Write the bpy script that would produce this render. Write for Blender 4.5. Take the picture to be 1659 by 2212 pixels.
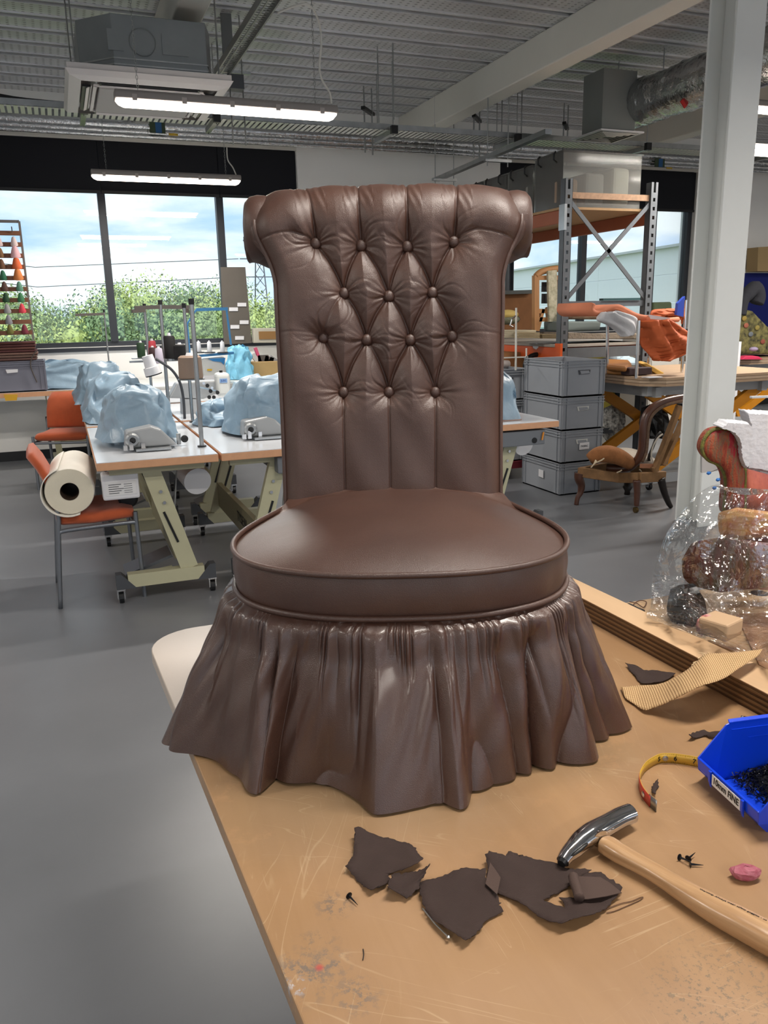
import bpy, bmesh, math, random
import numpy as np
from mathutils import Vector, Matrix
from mathutils.geometry import tessellate_polygon

for o in list(bpy.data.objects): bpy.data.objects.remove(o)
SC = bpy.context.scene
COL = SC.collection
PI = math.pi
random.seed(7)

# ------------------------------------------------------------------ camera
YAW, PIT, ROL, FPX, CH = .3697, .2405, -.02019, 1745., 1.45
fwd = Vector((math.sin(YAW)*math.cos(PIT), math.cos(YAW)*math.cos(PIT), -math.sin(PIT)))
rgt0 = Vector((math.cos(YAW), -math.sin(YAW), 0)); up0 = rgt0.cross(fwd)
RGT = math.cos(ROL)*rgt0 + math.sin(ROL)*up0
UPV = -math.sin(ROL)*rgt0 + math.cos(ROL)*up0
cd = bpy.data.cameras.new('camera'); cam = bpy.data.objects.new('camera', cd); COL.objects.link(cam)
cd.sensor_fit = 'VERTICAL'; cd.sensor_height = 36; cd.sensor_width = 27; cd.lens = FPX/2212*36; cd.clip_start = .02; cd.clip_end = 500
m = Matrix((RGT, UPV, -fwd)).transposed().to_4x4(); m.translation = (0, 0, CH); cam.matrix_world = m
SC.camera = cam

# ------------------------------------------------------------------ exposure, sky
SC.view_settings.view_transform = 'Standard'; SC.view_settings.look = 'None'
SC.view_settings.gamma = 1; SC.view_settings.use_curve_mapping = False
SC.view_settings.exposure = 0.12
SKY_STRENGTH = 1.5
LAMP_W = 50.0

w = bpy.data.worlds.new('sky'); SC.world = w; w.use_nodes = True
nt = w.node_tree; nt.nodes.clear()
def nd(nt, t, **k):
    n = nt.nodes.new(t)
    for a, b in k.items():
        if a in n.inputs.keys(): n.inputs[a].default_value = b
        else: setattr(n, a, b)
    return n
tc = nd(nt, 'ShaderNodeTexCoord'); mp = nd(nt, 'ShaderNodeMapping'); mp.inputs['Scale'].default_value = (1.6, 1.6, 4.5)
nz = nd(nt, 'ShaderNodeTexNoise', Scale=3.2, Detail=8.0, Roughness=.55, Distortion=.3)
cr = nd(nt, 'ShaderNodeValToRGB'); cr.color_ramp.elements[0].position = .36; cr.color_ramp.elements[1].position = .57
cr.color_ramp.elements[0].color = (.40, .56, .80, 1); cr.color_ramp.elements[1].color = (.80, .83, .86, 1)
e = cr.color_ramp.elements.new(.46); e.color = (.57, .67, .82, 1)
bg = nd(nt, 'ShaderNodeBackground', Strength=SKY_STRENGTH); wo = nd(nt, 'ShaderNodeOutputWorld')
for a, b in ((tc.outputs['Generated'], mp.inputs[0]), (mp.outputs[0], nz.inputs['Vector']), (nz.outputs[0], cr.inputs[0]), (cr.outputs[0], bg.inputs[0]), (bg.outputs[0], wo.inputs[0])): nt.links.new(a, b)

sl_ = bpy.data.lights.new('sun', 'SUN'); sl_.energy = 5.0; sl_.angle = math.radians(12); sl_.color = (1, .95, .88)
so_ = bpy.data.objects.new('sun', sl_); COL.objects.link(so_); so_.rotation_euler = (math.radians(42), 0, math.radians(-14))

# ------------------------------------------------------------------ point helpers
def ray(px, py): return RGT*((px-829.5)/FPX) - UPV*((py-1106)/FPX) + fwd
def zp(px, py, z): r = ray(px, py); t = (z-CH)/r.z; return Vector((r.x*t, r.y*t, z))
def yp(px, py, Y): r = ray(px, py); t = Y/r.y; return Vector((r.x*t, Y, CH+r.z*t))
def xp(px, py, X): r = ray(px, py); t = X/r.x; return Vector((X, r.y*t, CH+r.z*t))
def hp(px, py, v):            # at distance v along the camera's level heading
    r = ray(px, py); t = v/(r.x*math.sin(YAW)+r.y*math.cos(YAW)); return Vector((r.x*t, r.y*t, CH+r.z*t))
def uvw(u, v, z=0): return Vector((u*math.cos(YAW)+v*math.sin(YAW), -u*math.sin(YAW)+v*math.cos(YAW), z))

# ------------------------------------------------------------------ materials
def lin(h):
    h = h.lstrip('#'); c = [int(h[i:i+2], 16)/255 for i in (0, 2, 4)]
    return tuple((x/12.92 if x <= .04045 else ((x+.055)/1.055)**2.4) for x in c)+(1,)
MATS = {}
def M(name, col=None, rough=.5, metal=0., bump=0., bs=120., var=0., vs=6., coat=0., emit=None, es=1., spec=.5, alpha=1., stretch=None, sheen=0., trans=0., ior=1.45, col2=None):
    if name in MATS: return MATS[name]
    mt = bpy.data.materials.new(name); mt.use_nodes = True; nt = mt.node_tree
    b = nt.nodes['Principled BSDF']; c = lin(col)
    b.inputs['Base Color'].default_value = c; b.inputs['Roughness'].default_value = rough; b.inputs['Metallic'].default_value = metal
    b.inputs['Coat Weight'].default_value = coat; b.inputs['Coat Roughness'].default_value = .2
    b.inputs['Specular IOR Level'].default_value = spec; b.inputs['Alpha'].default_value = alpha
    b.inputs['Transmission Weight'].default_value = trans; b.inputs['IOR'].default_value = ior
    if sheen: b.inputs['Sheen Weight'].default_value = sheen
    if emit: b.inputs['Emission Color'].default_value = lin(emit); b.inputs['Emission Strength'].default_value = es
    tc = nd(nt, 'ShaderNodeTexCoord'); mp = nd(nt, 'ShaderNodeMapping'); nt.links.new(tc.outputs['Object'], mp.inputs[0])
    if stretch: mp.inputs['Scale'].default_value = stretch
    if var or col2:
        n = nd(nt, 'ShaderNodeTexNoise', Scale=vs, Detail=6.0, Roughness=.6); nt.links.new(mp.outputs[0], n.inputs['Vector'])
        r = nd(nt, 'ShaderNodeValToRGB'); r.color_ramp.elements[0].position = .3; r.color_ramp.elements[1].position = .7
        if col2: r.color_ramp.elements[0].color = c; r.color_ramp.elements[1].color = lin(col2)
        else:
            r.color_ramp.elements[0].color = tuple(x*(1-var) for x in c[:3])+(1,); r.color_ramp.elements[1].color = tuple(min(1, x*(1+var)) for x in c[:3])+(1,)
        nt.links.new(n.outputs[0], r.inputs[0]); nt.links.new(r.outputs[0], b.inputs['Base Color'])
    if bump:
        n = nd(nt, 'ShaderNodeTexNoise', Scale=bs, Detail=3.0); nt.links.new(mp.outputs[0], n.inputs['Vector'])
        bp = nd(nt, 'ShaderNodeBump', Strength=bump, Distance=.002 if bs > 60 else .01); nt.links.new(n.outputs[0], bp.inputs['Height']); nt.links.new(bp.outputs[0], b.inputs['Normal'])
    MATS[name] = mt; return mt

# ------------------------------------------------------------------ mesh builder
EACH = {'foot_cap', 'hanging_rod', 'end_face', 'latch', 'tension_dial', 'flange', 'rib', 'rim', 'embossing', 'thread_guide', 'moulded_rib', 'front_rail', 'rear_rail'}
class MB:
    def __init__(s): s.V = []; s.F = []
    def add(s, vs, fs):
        n = len(s.V); s.V += [tuple(v) for v in vs]; s.F += [tuple(i+n for i in f) for f in fs]; return s
    def box(s, x0, x1, y0, y1, z0, z1):
        return s.add([(x0,y0,z0),(x1,y0,z0),(x1,y1,z0),(x0,y1,z0),(x0,y0,z1),(x1,y0,z1),(x1,y1,z1),(x0,y1,z1)],
                     [(0,3,2,1),(4,5,6,7),(0,1,5,4),(1,2,6,5),(2,3,7,6),(3,0,4,7)])
    def boxc(s, c, d, rot=None):
        R = rot if rot is not None else Matrix.Identity(3)
        vs = [Vector(c)+R@Vector((sx*d[0]/2, sy*d[1]/2, sz*d[2]/2)) for sz in (-1,1) for sx, sy in ((-1,-1),(1,-1),(1,1),(-1,1))]
        return s.add(vs, [(0,3,2,1),(4,5,6,7),(0,1,5,4),(1,2,6,5),(2,3,7,6),(3,0,4,7)])
    def bar(s, p, q, wd, ht, up=(0,0,1)):        # box beam from p to q; wd across, ht along 'up'
        p = Vector(p); q = Vector(q); d = (q-p).normalized(); u = Vector(up); a = d.cross(u)
        if a.length < 1e-4: a = d.cross(Vector((1,0,0)))
        a.normalize(); u = a.cross(d).normalized(); a *= wd/2; u *= ht/2
        vs = [p-a-u, p+a-u, p+a+u, p-a+u, q-a-u, q+a-u, q+a+u, q-a+u]
        return s.add(vs, [(0,1,2,3),(7,6,5,4),(0,4,5,1),(1,5,6,2),(2,6,7,3),(3,7,4,0)])
    def tube(s, pts, r, n=8, closed=False, flat=1.):
        pts = [Vector(p) for p in pts]; N = len(pts); rs = r if hasattr(r, '__len__') else [r]*N
        rings = []; prev = None
        for i, p in enumerate(pts):
            if closed: d = pts[(i+1) % N]-pts[i-1]
            else: d = pts[min(i+1, N-1)]-pts[max(i-1, 0)]
            d.normalize()
            if prev is None:
                a = d.cross(Vector((0,0,1)))
                if a.length < .1: a = d.cross(Vector((1,0,0)))
            else: a = prev-d*prev.dot(d)
            a.normalize(); prev = a; b = d.cross(a)
            rings.append([p+a*math.cos(t)*rs[i]+b*math.sin(t)*rs[i]*flat for t in [2*PI*k/n for k in range(n)]])
        vs = [v for rg in rings for v in rg]; fs = []
        for i in range(N if closed else N-1):
            j = (i+1) % N
            for k in range(n): fs.append((i*n+k, i*n+(k+1) % n, j*n+(k+1) % n, j*n+k))
        if not closed: fs += [tuple(range(n))[::-1], tuple((N-1)*n+k for k in range(n))]
        return s.add(vs, fs)
    def cyl(s, p, q, r, r2=None, n=16): return s.tube([p, q], [r, r if r2 is None else r2], n)
    def lathe(s, prof, c=(0,0,0), n=24, axis=None):
        A = Matrix.Identity(3) if axis is None else Vector((0,0,1)).rotation_difference(Vector(axis)).to_matrix()
        c = Vector(c); vs = []; fs = []
        for r, z in prof:
            for k in range(n): t = 2*PI*k/n; vs.append(c+A@Vector((r*math.cos(t), r*math.sin(t), z)))
        for i in range(len(prof)-1):
            for k in range(n): fs.append((i*n+k, i*n+(k+1) % n, (i+1)*n+(k+1) % n, (i+1)*n+k))
        fs += [tuple(range(n))[::-1], tuple((len(prof)-1)*n+k for k in range(n))]
        return s.add(vs, fs)
    def grid(s, P, cu=False, cv=False):          # P[i][j] points
        nu, nv = len(P), len(P[0]); vs = [v for row in P for v in row]; fs = []
        for i in range(nu if cu else nu-1):
            for j in range(nv if cv else nv-1):
                a, b = (i+1) % nu, (j+1) % nv; fs.append((i*nv+j, a*nv+j, a*nv+b, i*nv+b))
        return s.add(vs, fs)
    def prism(s, poly, d):                       # 3D polygon pushed along d
        n = len(poly); d = Vector(d); vs = [Vector(p) for p in poly]+[Vector(p)+d for p in poly]
        fs = [tuple(range(n))[::-1], tuple(range(n, 2*n))]+[(i, (i+1) % n, n+(i+1) % n, n+i) for i in range(n)]
        return s.add(vs, fs)
    def ball(s, c, r, n=10, sc=(1,1,1)):
        return s.add([(c[0]+r*sc[0]*math.sin(PI*i/n)*math.cos(2*PI*j/(2*n)), c[1]+r*sc[1]*math.sin(PI*i/n)*math.sin(2*PI*j/(2*n)), c[2]+r*sc[2]*math.cos(PI*i/n)) for i in range(n+1) for j in range(2*n)],
                     [(i*2*n+j, (i+1)*2*n+j, (i+1)*2*n+(j+1) % (2*n), i*2*n+(j+1) % (2*n)) for i in range(n) for j in range(2*n)])
    def islands(s):
        par = list(range(len(s.V)))
        def f(a):
            while par[a] != a: par[a] = par[par[a]]; a = par[a]
            return a
        for fc in s.F:
            for k in fc[1:]: par[f(k)] = f(fc[0])
        gr = {}
        for fc in s.F: gr.setdefault(f(fc[0]), []).append(fc)
        out = []
        for fs in gr.values():
            ids = sorted({i for fc in fs for i in fc}); mp_ = {a: b for b, a in enumerate(ids)}; q = MB(); q.V = [s.V[i] for i in ids]; q.F = [tuple(mp_[i] for i in fc) for fc in fs]; out.append(q)
        return out
    def build(s, name, mat, parent=None, smooth=False, bevel=0., world=True, seg=2, sub=0, solid=0.):
        if name in EACH and parent is not None:
            qs = s.islands()
            if len(qs) > 1: return [q.build(name, mat, parent, smooth, bevel, world, seg, sub, solid) for q in qs][0]
        off = Vector((0,0,0))
        if parent is not None and world:
            o = parent
            while o is not None: off += o.location; o = o.parent
        me = bpy.data.meshes.new(name); me.from_pydata([(v[0]-off[0], v[1]-off[1], v[2]-off[2]) for v in s.V], [], s.F)
        bm = bmesh.new(); bm.from_mesh(me); bmesh.ops.remove_doubles(bm, verts=bm.verts, dist=1e-6); bmesh.ops.recalc_face_normals(bm, faces=bm.faces); bm.to_mesh(me); bm.free()
        if smooth == 'auto': me.shade_smooth() if hasattr(me, 'shade_smooth') else None; me.set_sharp_from_angle(angle=.6)
        elif smooth: me.shade_smooth()
        me.materials.append(mat)
        o = bpy.data.objects.new(name, me); COL.objects.link(o)
        if parent is not None: o.parent = parent
        if solid: md = o.modifiers.new('thickness', 'SOLIDIFY'); md.thickness = solid; md.offset = 0
        if bevel: md = o.modifiers.new('bevel', 'BEVEL'); md.width = bevel; md.segments = seg; md.limit_method = 'ANGLE'; md.angle_limit = .6
        if sub: md = o.modifiers.new('sub', 'SUBSURF'); md.levels = sub; md.render_levels = sub
        return o
def lumpy(o, amp, seed=0):
    rg = np.random.default_rng(seed)
    for v in o.data.vertices: v.co += Vector(rg.normal(0, amp, 3))
    for p in o.data.polygons: p.use_smooth = False
    return o
def tag(o, label=None, cat=None, group=None, kind=None):
    if label: o['label'] = label
    if cat: o['category'] = cat
    if group: o['group'] = group
    if kind: o['kind'] = kind
    return o
def thing(name, label, cat, loc=(0,0,0), rz=0., group=None):
    o = bpy.data.objects.new(name, None); COL.objects.link(o); o.location = loc; o.rotation_euler = (0,0,rz); o.empty_display_size = .05
    return tag(o, label, cat, group)
def struct(mb, name, mat, parent=None, **k):
    o = mb.build(name, mat, parent, **k)
    if parent is None: o['kind'] = 'structure'
    return o
def copy_tree(o, parent=None):
    c = o.copy(); COL.objects.link(c); c.parent = parent
    for ch in list(o.children): copy_tree(ch, c)
    return c
def text(s, size, mtx, name, mat, parent=None, ext=.0002, label=None, xs=1.):
    cu = bpy.data.curves.new(name, 'FONT'); cu.body = s; cu.size = size; cu.extrude = ext; cu.align_x = 'CENTER'; cu.align_y = 'CENTER'; cu.resolution_u = 3; cu.offset = size*.012
    t = bpy.data.objects.new(name, cu); COL.objects.link(t)
    dg = bpy.context.evaluated_depsgraph_get(); me = bpy.data.meshes.new_from_object(t.evaluated_get(dg)); bpy.data.objects.remove(t)
    off = Vector((0,0,0)); o = parent
    while o is not None: off += o.location; o = o.parent
    me.transform(Matrix.Diagonal((xs,1,1,1))); me.transform(mtx); me.transform(Matrix.Translation(-off)); me.materials.clear(); me.materials.append(mat)
    ob = bpy.data.objects.new(name, me); COL.objects.link(ob); ob.parent = parent
    if label: ob['label'] = label
    return ob
def frame(o, x, y):                                 # matrix from origin, x dir, y dir
    x = Vector(x).normalized(); z = x.cross(Vector(y)).normalized(); y = z.cross(x)
    m = Matrix((x, y, z)).transposed().to_4x4(); m.translation = Vector(o); return m
def catmull(P, n=8, closed=False):
    P = [Vector(p) for p in P]; N = len(P); out = []
    for i in range(N if closed else N-1):
        g = (lambda k: P[k % N]) if closed else (lambda k: P[max(0, min(N-1, k))])
        a, b, c, d = g(i-1), g(i), g(i+1), g(i+2)
        for k in range(n):
            t = k/n; out.append(.5*((2*b)+(c-a)*t+(2*a-5*b+4*c-d)*t*t+(3*b-a-3*c+d)*t**3))
    if not closed: out.append(P[-1])
    return out
def sm(a, b, x): t = np.clip((x-a)/(b-a), 0, 1); return t*t*(3-2*t)

# common materials
WALL = M('painted wall', '#efefec', .7, var=.03, vs=1.2)
CREAM = M('cream steel paint', '#d6d5cd', .5, var=.03, vs=2)
STEEL = M('galvanised steel', '#a9acad', .32, 1., var=.15, vs=9)
CHROME = M('bright chrome', '#d5d5d5', .12, 1.)
GREY = M('grey plastic', '#7b7f88', .45, bump=.1)
DGREY = M('dark grey plastic', '#46494e', .5)
BLACK = M('black plastic', '#17181a', .4)
FRAMEG = M('anthracite window frame', '#2c3037', .45)
BLINDM = M('black blind cloth', '#15171d', .85)
WHITE = M('white plastic', '#d9dade', .4)
STAND = M('cream machine paint', '#b4b295', .42, var=.04)
ORANGE = M('orange wool cloth', '#b4532c', .85, bump=.5, bs=700, var=.07, vs=20, sheen=.3)
TUBEG = M('grey tube paint', '#7d8289', .3, .6)
BEECH = M('beech edging', '#cf9d78', .5, var=.05, vs=30)
TABLEW = M('white laminate', '#dfe3e8', .16, coat=.4)
CORD = M('dark cable', '#26282b', .6)
# ================================================================== ROOM
WY, DZ = 9.4, 3.66
FLOOR = M('grey vinyl floor', '#72757a', .33, var=.07, vs=1.5, bump=.04, bs=90, spec=.6)
struct(MB().box(-6, 14, -7, WY, -.1, 0), 'floor', FLOOR)
# window wall, built round its two ribbon windows
SILL, RT = 1.165, 3.26
XW1, XW2a, XW2b = 2.68, 5.27, 8.35
wb = MB()
wb.box(-6, 14, WY, WY+.3, 0, SILL); wb.box(-6, 14, WY, WY+.3, RT, DZ+.2)
wb.box(XW1, XW2a, WY, WY+.3, SILL, RT); wb.box(XW2b, 14, WY, WY+.3, SILL, RT)
struct(wb, 'wall_back', WALL)
struct(MB().box(-6.2, -6, -7, WY, 0, DZ+.2), 'wall_left', WALL)
struct(MB().box(14, 14.2, -7, WY, 0, DZ+.2), 'wall_right', WALL)
fw = MB(); fw.box(-6, 14, -7.3, -7, 0, .9); fw.box(-6, 14, -7.3, -7, 3.1, DZ+.2)
for x in range(-6, 15, 4): fw.box(x-.15, x+.15, -7.3, -7, .9, 3.1)
struct(fw, 'wall_front', WALL)
struct(MB().box(-5.99, 13.99, WY-.015, WY, 0, .1), 'baseboard_back', BLACK)
# ceiling: perforated steel deck with open ribs
deck = bpy.data.materials.new('perforated steel deck'); deck.use_nodes = True; nt = deck.node_tree; b = nt.nodes['Principled BSDF']
b.inputs['Metallic'].default_value = .6; b.inputs['Roughness'].default_value = .34; b.inputs['Base Color'].default_value = (.30, .305, .31, 1)
tc = nd(nt, 'ShaderNodeTexCoord'); mp = nd(nt, 'ShaderNodeMapping'); mp.inputs['Scale'].default_value = (1/.06, 1/.041, 0.0001)
vo = nd(nt, 'ShaderNodeTexVoronoi', Scale=1.0, Randomness=0.0); rp = nd(nt, 'ShaderNodeMapRange'); rp.inputs[1].default_value = .12; rp.inputs[2].default_value = .24
bp = nd(nt, 'ShaderNodeBump', Strength=.9, Distance=.012); n2 = nd(nt, 'ShaderNodeTexNoise', Scale=1.4, Detail=4.0); r2 = nd(nt, 'ShaderNodeMapRange'); r2.inputs[3].default_value = .22; r2.inputs[4].default_value = .5
mx = nd(nt, 'ShaderNodeMix', data_type='RGBA'); mx.inputs[6].default_value = (.26, .26, .26, 1); mx.inputs[7].default_value = (.60, .61, .62, 1)
for a, c in ((tc.outputs['Object'], mp.inputs[0]), (mp.outputs[0], vo.inputs['Vector']), (vo.outputs[0], rp.inputs[0]), (rp.outputs[0], bp.inputs['Height']), (bp.outputs[0], b.inputs['Normal']), (tc.outputs['Object'], n2.inputs['Vector']), (n2.outputs[0], r2.inputs[0]), (r2.outputs[0], b.inputs['Roughness']), (rp.outputs[0], mx.inputs[0]), (mx.outputs[2], b.inputs['Base Color'])): nt.links.new(a, c)
ribm = M('bright deck rib', '#dcdee0', .28, .55, var=.1, vs=3)
pr = []; y = WY+.3; P = .325
struct(MB().box(-6, 14, -7, WY+.3, DZ+.06, DZ+.2), 'ceiling', DGREY)
prof = []
y0 = WY+.02
while y0 > -6.8:
    prof += [(y0, DZ), (y0-.205, DZ), (y0-.215, DZ+.045), (y0-.305, DZ+.045), (y0-.315, DZ)]; y0 -= P
md_ = MB(); md_.grid([[(x, yy, zz) for (yy, zz) in prof] for x in (-6, 14)])
struct(md_, 'ceiling', deck)
rb = MB(); y0 = WY+.02
while y0 > -6.8:
    rb.box(-6, 14, y0-.224, y0-.210, DZ-.010, DZ+.04); rb.box(-6, 14, y0-.314, y0-.300, DZ-.010, DZ+.04); rb.box(-6, 14, y0-.275, y0-.250, DZ+.005, DZ+.044); y0 -= P
rbo = struct(rb, 'trim_1', ribm)
# beams and column
for i, X in enumerate((.915, 3.92, 6.93, 9.94)):
    o = struct(MB().box(X, X+.2, -7, WY, 3.38, DZ), 'trim_%d' % (i+2), CREAM, bevel=.012, seg=3)
c = MB(); X0 = 3.895
c.box(X0, X0+.225, 4.16, 4.178, 0, 3.38); c.box(X0, X0+.225, 4.375, 4.393, 0, 3.38); c.box(X0+.105, X0+.12, 4.178, 4.375, 0, 3.38)
tag(c.build('steel_column', M('column paint', '#e4e7e5', .45, var=.02, vs=3), bevel=.004), 'tall white H-section steel column standing right of the bare chair frame', 'column')
# windows
SKYGL = bpy.data.materials.new('window glass'); SKYGL.use_nodes = True; nt = SKYGL.node_tree; nt.nodes.clear()
tr = nd(nt, 'ShaderNodeBsdfTransparent', Color=(.93, .97, .97, 1)); gl = nd(nt, 'ShaderNodeBsdfGlossy', Roughness=.01); fr = nd(nt, 'ShaderNodeFresnel', IOR=1.5); mxs = nd(nt, 'ShaderNodeMixShader'); ou = nd(nt, 'ShaderNodeOutputMaterial')
for a, c_ in ((fr.outputs[0], mxs.inputs[0]), (tr.outputs[0], mxs.inputs[1]), (gl.outputs[0], mxs.inputs[2]), (mxs.outputs[0], ou.inputs[0])): nt.links.new(a, c_)
BZ = 2.76
def ribbon(n, x0, x1, mull, blinds):
    r = bpy.data.objects.new('window_%d' % n, None); COL.objects.link(r); r.location = (x0, WY+.1, SILL); r['kind'] = 'structure'
    f = MB(); f.box(x0, x1, WY+.1, WY+.17, SILL, SILL+.05); f.box(x0, x1, WY+.1, WY+.17, RT-.06, RT)
    f.build('frame', FRAMEG, r)
    MB().box(x0, x1, WY-.02, WY+.1, SILL-.045, SILL-.005).build('sill', FRAMEG, r)
    MB().box(x0, x1, WY-.005, WY+.02, RT-.02, RT+.02).build('reveal', CREAM, r)
    xs = [x0+.03]+mull+[x1-.03]
    for k, x in enumerate(xs): MB().box(x-.038, x+.038, WY+.08, WY+.18, SILL+.05, RT-.06).build('mullion', FRAMEG, r)
    for a, b_ in zip(xs[:-1], xs[1:]): MB().box(a+.038, b_-.038, WY+.13, WY+.14, SILL+.05, RT-.06).build('pane', SKYGL, r)
    for a, b_ in blinds:
        bl = MB().box(a+.006, b_-.006, WY+.045, WY+.05, BZ, RT-.02).build('blind', BLINDM, r)
        MB().box(a+.006, b_-.006, WY+.035, WY+.06, BZ-.03, BZ).build('bottom_bar', BLACK, bl)
ribbon(1, -6, XW1, [-4.2, -2.6, -1.0, .56, 1.8], [(-6, -2.9), (-2.9, .56), (.56, 1.8), (1.8, XW1)])
ribbon(2, XW2a, XW2b, [6.6, 7.72], [(XW2a, 6.6), (6.6, XW2b)])

# ================================================================== OUTSIDE
struct(MB().box(-60, 90, 12, 130, -7.2, -7), 'terrain', M('rough grass', '#5f6d3a', .9, var=.2, vs=.6))
LEAF = [M('leaf mid', '#7c8f5c', .7, var=.3, vs=2, trans=.0), M('leaf pale', '#95a35f', .7, var=.25, vs=2), M('leaf dark', '#6b825a', .7, var=.3, vs=2)]
TRUNK = M('bark', '#5b4a38', .9)
rng = np.random.default_rng(3)
def crown_mesh(seed, R_, H):
    rg = np.random.default_rng(seed); vs = []; fs = []
    cs = [(rg.normal(0, R_*.35), rg.normal(0, R_*.3), rg.uniform(.25, .95)*H, rg.uniform(.3, .5)*R_) for _ in range(22)]
    for (cx, cy, cz, rr) in cs:
        for _ in range(900):
            d = rg.normal(size=3); d /= np.linalg.norm(d); p = np.array((cx, cy, cz))+d*rr*rg.uniform(.55, 1.08)*np.array((1, 1, .8))
            a = rg.normal(size=3); a -= a.dot(d)*d*.25; a /= np.linalg.norm(a); b_ = np.cross(d, a); s_ = rg.uniform(.035, .085)
            n = len(vs); vs += [p-a*s_, p+b_*s_*.7, p+a*s_, p-b_*s_*.7]; fs.append((n, n+1, n+2, n+3))
    for (cx, cy, cz, rr) in cs:
        n = len(vs); m_ = 6
        for i in range(m_+1):
            for j in range(2*m_): th, fi = PI*i/m_, PI*j/m_; vs.append((cx+rr*.36*math.sin(th)*math.cos(fi), cy+rr*.36*math.sin(th)*math.sin(fi), cz+rr*.3*math.cos(th)))
        for i in range(m_):
            for j in range(2*m_): fs.append((n+i*2*m_+j, n+(i+1)*2*m_+j, n+(i+1)*2*m_+(j+1) % (2*m_), n+i*2*m_+(j+1) % (2*m_)))
    return [tuple(v) for v in vs], fs
variants = []
for k in range(5):
    v, f = crown_mesh(k+11, 3.2, 6.5); t = thing('tree', 'bushy green tree in the belt of trees beyond the window glass', 'tree', (0,0,-6), 0, 'trees outside the left window')
    q = MB(); q.add(v, f); q.V = [(a, b_, c_) for a, b_, c_ in q.V]; q.build('foliage', LEAF[[0,1,2,0,1][k]], t, world=False)
    q = MB(); q.tube([(0,0,-.2), (.1,0,1.5), (.05,.1,3.5)], [.25,.2,.1], 7); q.build('trunk', TRUNK, t, world=False)
    variants.append(t)
spots = []
for row, (yy, nn) in enumerate(((34, 18), (39, 17), (45, 14))):
    for i in range(nn): spots.append((-9+i*(22.0/nn)+random.uniform(-.5,.5)+row*.6, yy+random.uniform(-1.5,1.5), row))
for i, (x, y, row) in enumerate(spots):
    t = variants[i] if i < 5 else copy_tree(variants[(i*3+row) % 5])
    s_ = random.uniform(.85, 1.1)+.06*row
    if i == 0 or x < -7.5: s_ *= 1.12
    t.location = (x, y, -7.0); t.scale = (s_, s_, s_*1.26); t.rotation_euler = (0,0,random.uniform(0,6))
# pylon
py_ = thing('pylon', 'small lattice electricity pylon on the skyline seen through the window', 'pylon', (18.6, 120, -7))
q = MB(); Xc, Yc = 18.6+.0, 120
Xc = yp(562, 600, 120).x; py_.location = (Xc, Yc, -7)
for sx in (-1, 1):
    q.bar((Xc+sx*1.6, Yc, -7), (Xc+sx*.3, Yc, 13), .16, .16)
for k in range(9):
    z = -4+k*1.9; wv = 1.6-1.3*(z+6)/19; q.bar((Xc-wv, Yc, z), (Xc+wv*.9, Yc, z+1.9), .09, .09)
    q.bar((Xc+wv, Yc, z), (Xc-wv*.9, Yc, z+1.9), .09, .09)
for z, l in ((7, 3.6), (9.5, 2.8), (12, 2.2)): q.bar((Xc-l, Yc, z), (Xc+l, Yc, z), .14, .14)
q.build('lattice', DGREY, py_)
for z in (7, 9.5): MB().tube([(Xc-60, Yc+2, z+2.5), (Xc-30, Yc, z-1.2), (Xc-3, Yc, z)], .05, 4).build('power_line', DGREY, py_)
# white clad building on the right
CLAD = M('white cladding', '#eef2f3', .5, var=.02)
zr = 4.3
bA, bB = zp(880, 622, zr), zp(1720, 496, zr); bA.z = bB.z = 0; bd = (bB-bA).normalized(); bn = Vector((bd.y, -bd.x, 0))
if bn.y > 0: bn = -bn
bt = thing('industrial_building', 'long white clad industrial building outside the right-hand window', 'building', (bA.x, bA.y, -7))
L_ = (bB-bA).length
for k, (z0, z1) in enumerate(((.35, 1.7), (1.72, 3.05), (3.07, zr))):
    n_ = 4
    for j in range(n_):
        a = bA+bd*(L_*j/n_+.01); b_ = bA+bd*(L_*(j+1)/n_-.01)
        q = MB(); q.prism([(a.x, a.y, z0), (b_.x, b_.y, z0), (b_.x, b_.y, z1), (a.x, a.y, z1)], -bn*.2); q.build('cladding_panel', CLAD, bt)
a = bA-bd*.1; b_ = bB
MB().prism([(a.x, a.y, zr), (b_.x, b_.y, zr), (b_.x, b_.y, zr+.12), (a.x, a.y, zr+.12)], -bn*.5).build('parapet', M('parapet', '#bfc4c4', .5), bt)
MB().prism([(a.x, a.y, -7), (b_.x, b_.y, -7), (b_.x, b_.y, -.85), (a.x, a.y, -.85)], -bn*.2).build('wall', CLAD, bt)
GLZ = M('green glazing', '#9cc4bb', .08, .2)
for j in range(12):
    a = bA+bd*(L_*j/12+.06); b_ = bA+bd*(L_*(j+1)/12-.06)
    MB().prism([(a.x, a.y, -.85), (b_.x, b_.y, -.85), (b_.x, b_.y, .35), (a.x, a.y, .35)], -bn*.15).build('window', GLZ, bt)

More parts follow.
